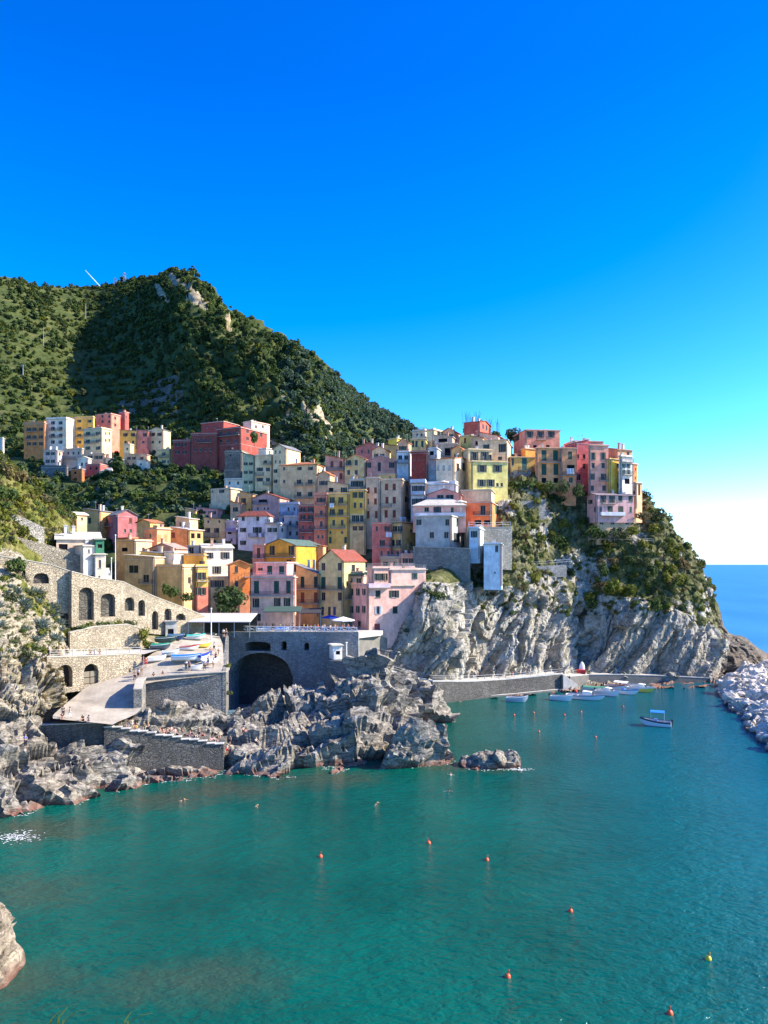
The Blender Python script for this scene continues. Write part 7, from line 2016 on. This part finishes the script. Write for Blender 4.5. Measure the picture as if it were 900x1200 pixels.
def person(kind, loc, face, label, top=None, legs=None, group=None, s=1.0):
    """top / legs: colour index or None for bare skin"""
    P = PP[kind]
    r = empty('person', loc, face); r.scale = (s, s, s); tag(r, label, 'person', group)
    slot(link('body', P['body'], r), SK[prn.randrange(3)])
    slot(link('hair', P['hair'], r), HR[prn.randrange(3)])
    if top is not None: slot(link('shirt', P['shirt'], r), m_paint(CLO[top][0], .8, .1))
    if legs is not None:
        k = 'trousers' if kind in ('stand', 'walk') and prn.random() < .6 and top is not None else 'shorts'
        slot(link(k, P[k], r), m_paint(CLO[legs][0], .8, .1))
    return r


def onslip(px, py, D):
    x, y, z = at(px, py, D); return (x, y, zslip(x, y) + .02)
A2 = math.pi
person('stand', onslip(74, 838, 110.7), .5, 'person in dark clothes standing at the lower left corner of the slipway', 1, 1)
person('walk', onslip(82, 839, 110.7), -1.2, 'person in grey walking at the foot of the slipway', 4, 0)
person('sit', onslip(73, 843, 109.9), .3, 'person in dark top sitting on the slipway edge below the standing one', 1, 8)
person('sit', onslip(97, 843, 109.9), -.2, 'person in black sitting alone on the slipway edge', 1, 1)
person('sit', onslip(104, 844, 109.9), .2, 'person in grey sitting right of the one in black on the slipway edge', 4, 2)
person('walk', onslip(158, 790, 126), 1.0, 'person in black walking up the slipway', 1, 1)
person('stand', onslip(162, 789, 126.5), -.4, 'person in white shirt beside the one in black on the slipway', 0, 1)
person('walk', onslip(166, 787, 127.5), 2.0, 'person in brown shorts on the slipway behind the white shirt', 4, 8)
person('stand', onslip(171, 780, 130), .2, 'person in a red top by the dinghy on the slipway', 3, 3)
person('stand', onslip(168, 779, 130.6), 2.2, 'person in pink by the dinghy left of the one in red', 7, 7)
for x, y, k, a, t_, l_, lb in ((33, 770, 'walk', 1.5, 1, 1, 'person in black walking at the left start of the walkway'), (42, 769.5, 'stand', .3, 2, 1, 'person in blue top on the walkway above the rocks'),
                               (48, 769.3, 'walk', -1.4, 2, 2, 'person in blue clothes walking on the walkway'), (57, 769, 'stand', 2.6, 0, 1, 'person in white shirt and black trousers on the walkway'),
                               (69, 768.6, 'walk', 1.4, 1, 8, 'person in black top and brown trousers over the first arch'), (78, 768.4, 'stand', .2, 8, 1, 'person in brown top leaning over the walkway railing')):
    D = 121.3 + max(0, (x - 58)) * .1
    person(k, at(x, y, D), a, lb, t_, l_)
for x, y, D, k, lb in ((106, 768, 128, 'sit', 'person in black sitting on the walkway, left of a group'), (111, 768, 128.4, 'sit', 'person in white sitting in the middle of the walkway group'), (117, 768, 129, 'sit', 'person in blue sitting on the right of the walkway group')):
    person(k, at(x, y - 1, D), .2, lb, {'bl': 1, 'wh': 0}.get(lb[10:12], 2), 1)
person('stand', at(150, 756, 137.6), .4, 'person in dark clothes in front of the tan garden wall', 1, 1)
person('stand', onslip(218, 788.5, 128), .2, 'person in white shirt standing at the quay edge before the boat', 0, 1)
person('stand', onslip(222, 788.8, 127.9), -.3, 'person in pink shirt standing at the quay edge before the boat', 7, 1)
person('sit', onslip(180, 792.5, 126.4), .2, 'person in black sitting on the quay edge at its left end', 1, 1)
person('sit', onslip(191, 792.5, 126.8), -.2, 'person in brown sitting on the quay edge left of the kayak', 8, 2)
for i, (x, y, D, t_) in enumerate(((240, 787, 128.6, 2), (244, 783, 130.5, 0), (250, 785, 129.6, 4), (253, 777, 132.5, 1), (247, 770, 136, 3), (256, 768, 137, 0), (251, 763, 140, 2))):
    person('stand' if i % 3 else 'walk', onslip(x, y, D), prn.uniform(0, 6), 'person in %s top among the boats at the right end of the quay' % CLO[t_][1] if t_ not in (2, 0) else ('person in %s top %s' % (CLO[t_][1], ('near the corner of the quay', 'beside the dark blue tarpaulin', '', '', '', 'at the inlet side of the slipway', 'by the mast on the slipway')[i])), t_, (1, 2, 8)[i % 3])
# bathers on the stepped terrace and the rocks behind it
def terr_z(px):
    for (x0, x1, y, d0, d1) in TSEG:
        if x0 <= px < x1: return (at(x0, y, d0)[2] + at(x1, y, d1)[2]) / 2 + .02, d0 + (d1 - d0) * (px - x0) / (x1 - x0)
for i in range(30):
    px = 126 + (258 - 126) * (i + prn.uniform(-.3, .3)) / 30 + 3
    px = min(max(px, 126), 259)
    z, d0 = terr_z(px); D = d0 + prn.uniform(1.0, 4.2)
    k = prn.choice(['sit', 'sit', 'lie', 'lie', 'stand', 'sit']); sw = prn.randrange(9); x = (px - CX) / F * D
    person(k, (x, D, z), prn.uniform(-1.5, 1.5), {'sit': 'bather sitting', 'lie': 'sunbather lying', 'stand': 'bather standing'}[k] + ' in %s swimwear on the stepped bathing terrace' % CLO[sw][1], None if prn.random() < .75 else sw, sw, 'bathers %s in %s on the terrace' % ({'sit': 'sitting', 'lie': 'lying', 'stand': 'standing'}[k], CLO[sw][1]))
person('stand', (at(266, HY, 116.5)[:2] + (max(zshore(*at(266, HY, 116.5)[:2]), .5),)), .3, 'tanned bather standing at the right end of the terrace steps', None, 3)
person('stand', (at(269.5, HY, 116.8)[:2] + (max(zshore(*at(269.5, HY, 116.8)[:2]), .5),)), -.5, 'tanned bather in dark trunks beside the other at the terrace end', None, 1)
person('stand', (at(30, HY, 101)[:2] + (zshore(*at(30, HY, 101)[:2]) - .05,)), .8, 'person in blue standing on the rocks close to the water at the left', 2, 1)
for px, D, k, lb in ((514, 120.5, 'sit', 'bather sitting on the right tip of the rocky point'), (519, 122, 'stand', 'bather standing on the right tip of the rocky point'), (300, 118, 'sit', 'bather sitting on the low rocks before the inlet'), (285, 118.5, 'sit', 'bather in red sitting on low rocks right of the terrace')):
    q = at(px, HY, D)[:2]; person(k, q + (zshore(*q) - .05,), prn.uniform(-1, 1), lb, None, 3 if 'red' in lb else 1)
for x, y, a, lb in ((212, 937, 1.0, 'swimmer nearest the left rocks'), (297, 946, 2.2, 'swimmer stretching an arm left of the middle of the bay'), (523, 926, .4, 'swimmer in the water between the point and the islet'), (528, 909, 3.0, 'swimmer close to the tip of the rocky point'),
                (437, 942, 1.5, 'swimmer alone in front of the rocky point'), (509, 846, 1.2, 'swimmer in the notch behind the rocky point')):
    person('swim', afloat(x, y), a, lb, None, 1)
# plaza
for i in range(26):
    px = 300 + 118 * (i + prn.uniform(-.4, .4)) / 26; D = prn.uniform(160.8, 165) - (px - 300) * .015
    if 322 < px < 341 or 303 < px < 315: D = 164 - (px - 300) * .01
    t_ = prn.randrange(9); k = prn.choice(['stand', 'walk', 'stand'])
    person(k, at(px, HY, D)[:2] + (17.15,), prn.uniform(0, 6.28), '%s person in a %s top on the shaded harbour plaza' % ({'stand': 'standing', 'walk': 'walking'}[k], CLO[t_][1]), t_, prn.choice((1, 2, 4, 8)), 'people %s in %s on the plaza' % (k, CLO[t_][1]))
for px, D, lb, t_ in ((262, 150, 'person in white at the left end of the plaza railing', 0), (265, 150.5, 'person in black beside the one in white at the plaza railing', 1), (560, 180.3, 'person in blue on the cliff path', 2), (655, 188.3, 'person in black at the top of the harbour steps', 1), (600, 183.5, 'person in red on the cliff path', 3)):
    z = 17.15 if px < 300 else (at(px, 797, 180)[2] if px < 640 else 4.15)
    person('walk', at(px, HY, D)[:2] + (z,), prn.uniform(0, 6), lb, t_, 1)


# ------------------------------------------------------------------ parasols, canopies
def parasol(label, px, py, D, zg, r, col):
    x, y, z = at(px, py, D)
    root = empty('parasol', (x, y, zg)); tag(root, label, 'parasol')
    h = z - zg
    c = MB(); n = 8
    for i in range(n):
        a0, a1 = 2 * math.pi * i / n, 2 * math.pi * (i + 1) / n
        p0, p1 = (r * math.cos(a0), r * math.sin(a0), h - r * .28), (r * math.cos(a1), r * math.sin(a1), h - r * .28)
        c.add([p0, p1, (0, 0, h)], [(0, 1, 2)]); c.quad(p0, p1, (p1[0], p1[1], p1[2] - .2), (p0[0], p0[1], p0[2] - .2))
    c.build('canopy', [m_paint(col, .85, .1)], root)
    p = MB(); p.tube([(0, 0, 0), (0, 0, h)], .04, 6); p.box(-.3, .3, -.3, .3, 0, .08); p.build('pole', [RAILWHITE], root)
parasol('dark blue parasol on the plaza left of the white one', 387, 720.5, 167, 17.15, 2.0, (0.02, 0.05, 0.32))
parasol('large white parasol at the right end of the plaza', 402, 722.5, 165.5, 17.15, 2.6, (0.72, 0.72, 0.72))
parasol('white terrace parasol on the pale pink house with the stone roof', 540, 586, 190.5, at(540, 600, 190.5)[2], 1.5, (0.74, 0.68, 0.58))
parasol('cream parasol on the long railed roof terrace', 520, 563, 202, at(520, 572, 202)[2], 1.4, (0.7, 0.66, 0.56))


def canopy_roof(label, x0, x1, py, D0, dep, zg, col, name='canopy', back=None, tilt=0.0, cat='canopy'):
    A = at(x0, py, D0); B = at(x1, py, D0); L = B[0] - A[0]; h = A[2] - zg
    root = empty(name, (A[0], A[1], zg)); tag(root, label, cat)
    b = MB()
    b.add([(0, 0, h), (L, 0, h), (L, dep, h + tilt), (0, dep, h + tilt), (0, 0, h + .15), (L, 0, h + .15), (L, dep, h + tilt + .15), (0, dep, h + tilt + .15)], [(0, 3, 2, 1), (4, 5, 6, 7), (0, 1, 5, 4), (1, 2, 6, 5), (2, 3, 7, 6), (3, 0, 4, 7)])
    b.build('roof', [m_paint(col, .8, .1)], root)
    n = max(2, int(L / 3) + 1)
    for i in range(n):
        p = MB(); x = .12 + (L - .24) * i / (n - 1); p.box(x - .06, x + .06, .06, .18, 0, h - .002); p.build('post', [GALV], root)
    if back:
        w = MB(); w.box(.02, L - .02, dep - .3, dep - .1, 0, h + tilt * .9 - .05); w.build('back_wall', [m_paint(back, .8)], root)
    return root
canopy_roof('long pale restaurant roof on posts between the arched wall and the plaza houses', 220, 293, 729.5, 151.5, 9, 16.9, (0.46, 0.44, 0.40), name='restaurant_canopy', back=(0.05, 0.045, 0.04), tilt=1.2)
canopy_roof('dark green awning along the ground floor of the pink plaza house', 308, 352, 717.5, 161.5, 3.6, 17.15, (0.06, 0.10, 0.085), back=None, tilt=1.0, name='awning', cat='awning')
canopy_roof('dark awning between the pink and the ochre plaza houses', 350, 376, 719, 167, 5, 17.15, (0.05, 0.05, 0.06), tilt=.8, name='awning', cat='awning')
canopy_roof('dark green awning on the terrace of the white house behind the seaside house', 405, 430, 673.5, 177.2, 2.5, at(405, 684, 177)[2], (0.04, 0.10, 0.08), tilt=.5, name='awning', cat='awning')
hs('small grey booth at the left end of the restaurant roof', 191, 194, 207, 729, 747, 148, 20, (0.42, 0.42, 0.42), ('flat', .1, SLATE), R=[('o', [200], [741], 6, 8)], ext=.4, dl=2.5, name='booth', cat='booth')

# ------------------------------------------------------------------ buoys
def buoy_proto(col, s):
    a = MB(); a.lathe([(.02, -.22), (.14, -.18), (.2, -.05), (.2, .06), (.14, .18), (.05, .24)], 12)
    b = MB(); b.tube([(0, 0, .2), (0, 0, .46)], [.045, .03], 6); b.lathe([(.03, .42), (.06, .46), (.03, .5)], 8)
    return a.mesh('float', [m_paint(col, .4, .4)], True), b.mesh('handle', [m_paint(mul(col, .5))])
ORB = buoy_proto((0.70, 0.10, 0.03), 1); YEB = buoy_proto((0.75, 0.50, 0.03), 1)
def buoy(px, py, label, pr=ORB, s=1.15):
    r = empty('buoy', afloat(px, py)); r.scale = (s, s, s); r.rotation_euler = (prn.uniform(-.25, .25), prn.uniform(-.25, .25), 0); tag(r, label, 'buoy')
    link('float', pr[0], r); link('handle', pr[1], r)
for x, y, lb in ((375.5, 1004, 'orange buoy furthest left in the open bay'), (502.5, 988, 'orange buoy straight below the islet rock'), (570.5, 1008, 'orange buoy right of and below the one under the islet'), (668.5, 1068, 'orange buoy in the middle of the right half of the bay'),
                 (595, 1145, 'orange buoy near the bottom edge left of the yellow one'), (785, 1188, 'orange buoy cut close to the bottom edge at the right')): buoy(x, y, lb)
buoy(830, 1124, 'yellow buoy near the lower right corner', YEB, 1.25)
for x, y, lb in ((602.5, 838, 'small orange buoy below the grey dinghy'), (625.5, 835.5, 'small orange buoy right of the grey dinghy'), (661.5, 838, 'small orange buoy below the small white open boat'), (681, 834.5, 'small orange buoy below the bow of the cabin boat'), (631.5, 857.5, 'small orange buoy above the islet rock'), (698, 864, 'small orange buoy left of the moored canopy boat'), (730, 828, 'small orange buoy below the yellow hulled boat')): buoy(x, y, lb, ORB, 1.05)
# a red fender on the cabin boat
_b = MB(); _b.lathe([(.03, -.4), (.3, -.25), (.36, 0), (.3, .25), (.05, .4)], 12)
o = _b.build('fender', [m_paint((0.7, 0.05, 0.03), .4)], smooth=True); q = afloat(675, 814); o.location = (q[0], q[1], .75); tag(o, 'red ball fender lying on the stern of the largest cabin boat', 'fender')
# red locker and upright white dinghy on the quay
b = MB(); b.box(-1.1, 1.1, 0, 1.0, 0, 1.2); b.box(-1.16, 1.16, -.06, 1.06, 1.2, 1.3)
o = b.build('locker', [m_paint((0.55, 0.03, 0.03))]); o.location = at(681.5, HY, 197.5)[:2] + (2.4,); tag(o, 'red locker on the harbour quay under the dark cleft', 'locker')
b = MB(); b.lathe([(.75, 0), (.8, .6), (.74, 1.5), (.5, 2.2), (.12, 2.7)], 12); b.v = [(x, y * .4, z) for x, y, z in b.v]
o = b.build('upright_dinghy', [WHITE], smooth=True); o.location = at(682, HY, 199)[:2] + (2.5,); o.location.z = 3.0; tag(o, 'white dinghy standing on end behind the red locker', 'boat')

# ------------------------------------------------------------------ laundry
def laundry(px0, px1, py, D, label, cols, h=1.1):
    A = at(px0, py, D); B = at(px1, py, D); L = B[0] - A[0]
    r = empty('laundry', A); tag(r, label, 'laundry')
    w = MB(); w.tube([(0, 0, 0), (L, 0, 0)], .015, 4); w.build('line', [RAILWHITE], r)
    n = len(cols)
    for i, c in enumerate(cols):
        b = MB(); x0, x1 = L * (i + .08) / n, L * (i + .9) / n
        for j in range(5):
            a0, a1 = x0 + (x1 - x0) * j / 5, x0 + (x1 - x0) * (j + 1) / 5
            y0, y1 = .06 * (j % 2), .06 * ((j + 1) % 2)
            b.quad((a0, y0 - .03, -h), (a1, y1 - .03, -h), (a1, -.02, 0), (a0, -.02, 0))
        b.build('cloth', [m_paint(c, .9, .05)], r)
laundry(452, 459.5, 624, 194.3, 'white sheets hanging on the rosy red house', [(.72, .74, .78), (.6, .66, .75)], 1.2)
laundry(386, 391, 590, 203.6, 'white washing on the top balcony of the bright yellow house', [(.75, .76, .8), (.7, .74, .8)])
laundry(664, 673, 549, 216.6, 'pale washing on the balcony of the tan orange house', [(.6, .62, .72), (.7, .7, .72), (.66, .6, .6)], 1.6)
laundry(303, 313, 625, 208, 'washing on the balcony of the white red-roofed house', [(.7, .72, .78), (.2, .22, .3), (.6, .62, .66)])
laundry(468, 476, 606, 203.5, 'white washing on the roof terrace right of the big cream house', [(.75, .75, .78), (.4, .45, .6)])
# ------------------------------------------------------------------ headland garden fences
def hg(pts): return [Vector(at(*p)) for p in pts]
fence_line('garden_fence', 'thin fence along the garden path above the bare slabs', hg([(590, 664, 199.5), (630, 663, 201), (668, 660, 205)]), 1.1, m_paint((0.45, 0.44, 0.40)), 2.2, 2, cat='fence')
fence_line('garden_fence', 'thin fence on the upper garden terrace under the lilac house', hg([(690, 634, 209.5), (730, 634, 210.5), (766, 636, 212)]), 1.1, GALV, 2.4, 2, cat='fence')
fence_line('terrace_railing', 'white terrace railing under the orange red house', hg([(549, 617, 192.5), (572, 618, 193), (598, 617, 194.5)]), 1.2, RAILWHITE, 1.6, 2)
arched_wall('garden_terrace_wall', 'low stone garden wall on the headland slope right of the pale blue house', 'wall', (590, 198.8), (664, 203.5), [(590, 665), (664, 662)], [(590, 678), (664, 676)], STONEG, thick=.7, coping=False)
arched_wall('bastion', 'tall stone terrace wall under the orange red house', 'wall', (548, 191.8), (600, 194.2), [(548, 618), (600, 618)], [(548, 665), (600, 668)], m_stonewall((0.40, 0.38, 0.33), 1.7, 'stonebast'), thick=3.0)
arched_wall('upper_garden_wall', 'grey stone retaining wall below the olive yellow headland house', 'wall', (600, 208.5), (640, 211.5), [(600, 588), (640, 585)], [(600, 612), (640, 610)], m_stonewall((0.30, 0.30, 0.28), 1.7, 'stoneup'), thick=.8, coping=False)
# ------------------------------------------------------------------ on the mountain
pole('thin white pylon on the shaded mountain slope left of the peak', 100.5, 356, 372, 470, .16, GALV, name='pylon')
pole('thin white pylon low on the mountain slope near the left edge', 51, 384, 403, 440, .15, GALV, name='pylon')
pole('pale mast with crossarm on the mountain terraces at the far left', 27, 428, 437, 380, .2, GALV, name='mast', arm=1.2)
def antenna(px, py, D, h, lb):
    b = MB(); w = 1.2
    for sx in (-1, 1):
        for sy in (-1, 1): b.tube([(sx * w, sy * w, -2), (sx * .3, sy * .3, h)], .12, 4)
    for k in range(4):
        z = h * k / 4; f = w - (w - .3) * k / 4
        b.tube([(-f, -f, z), (f, -f, z + h / 4)], .08, 4); b.tube([(f, -f, z), (-f, -f, z + h / 4)], .08, 4)
    b.box(-1.6, 1.6, -.1, .1, h * .8, h * .86)
    o = b.build('lattice_mast', [GALV]); o.location = at(px, py, D); tag(o, lb, 'mast')
antenna(146, 331, 585, 8, 'small lattice mast on the mountain ridge, the left one of two')
antenna(135, 333, 585, 5, 'shorter lattice mast on the mountain ridge left of the other')
# vapour trail in the sky
b = MB(); A = Vector(at(100, 317, 3000)); B = Vector(at(118, 337, 3600))
b.tube([Vector((0, 0, 0)), (B - A) * .5, B - A], [1.5, 3, 4], 10)
o = b.build('vapour_trail', [m_paint((0.35, 0.47, 0.62), .9, 0)], smooth=True); o.location = A; tag(o, 'short white vapour trail in the blue sky above the mountain ridge', 'vapour trail')


boat('upturned grey dinghy lying keel up on the middle of the slipway', dry(200, 771, 134), R(15), 3.0, 1.3, (0.40, 0.42, 0.42), motor=False, cover=(0.35, 0.36, 0.34))
boat('red and white rowing boat on the slipway behind the bright blue tarpaulin', dry(222, 767, 138), R(8), 3.6, 1.4, (0.72, 0.70, 0.66), (0.5, 0.06, 0.04), motor=False)
boat('yellow rowing boat on the slipway left of the mast', dry(238, 761, 141), R(20), 3.2, 1.3, (0.70, 0.52, 0.08), motor=False)
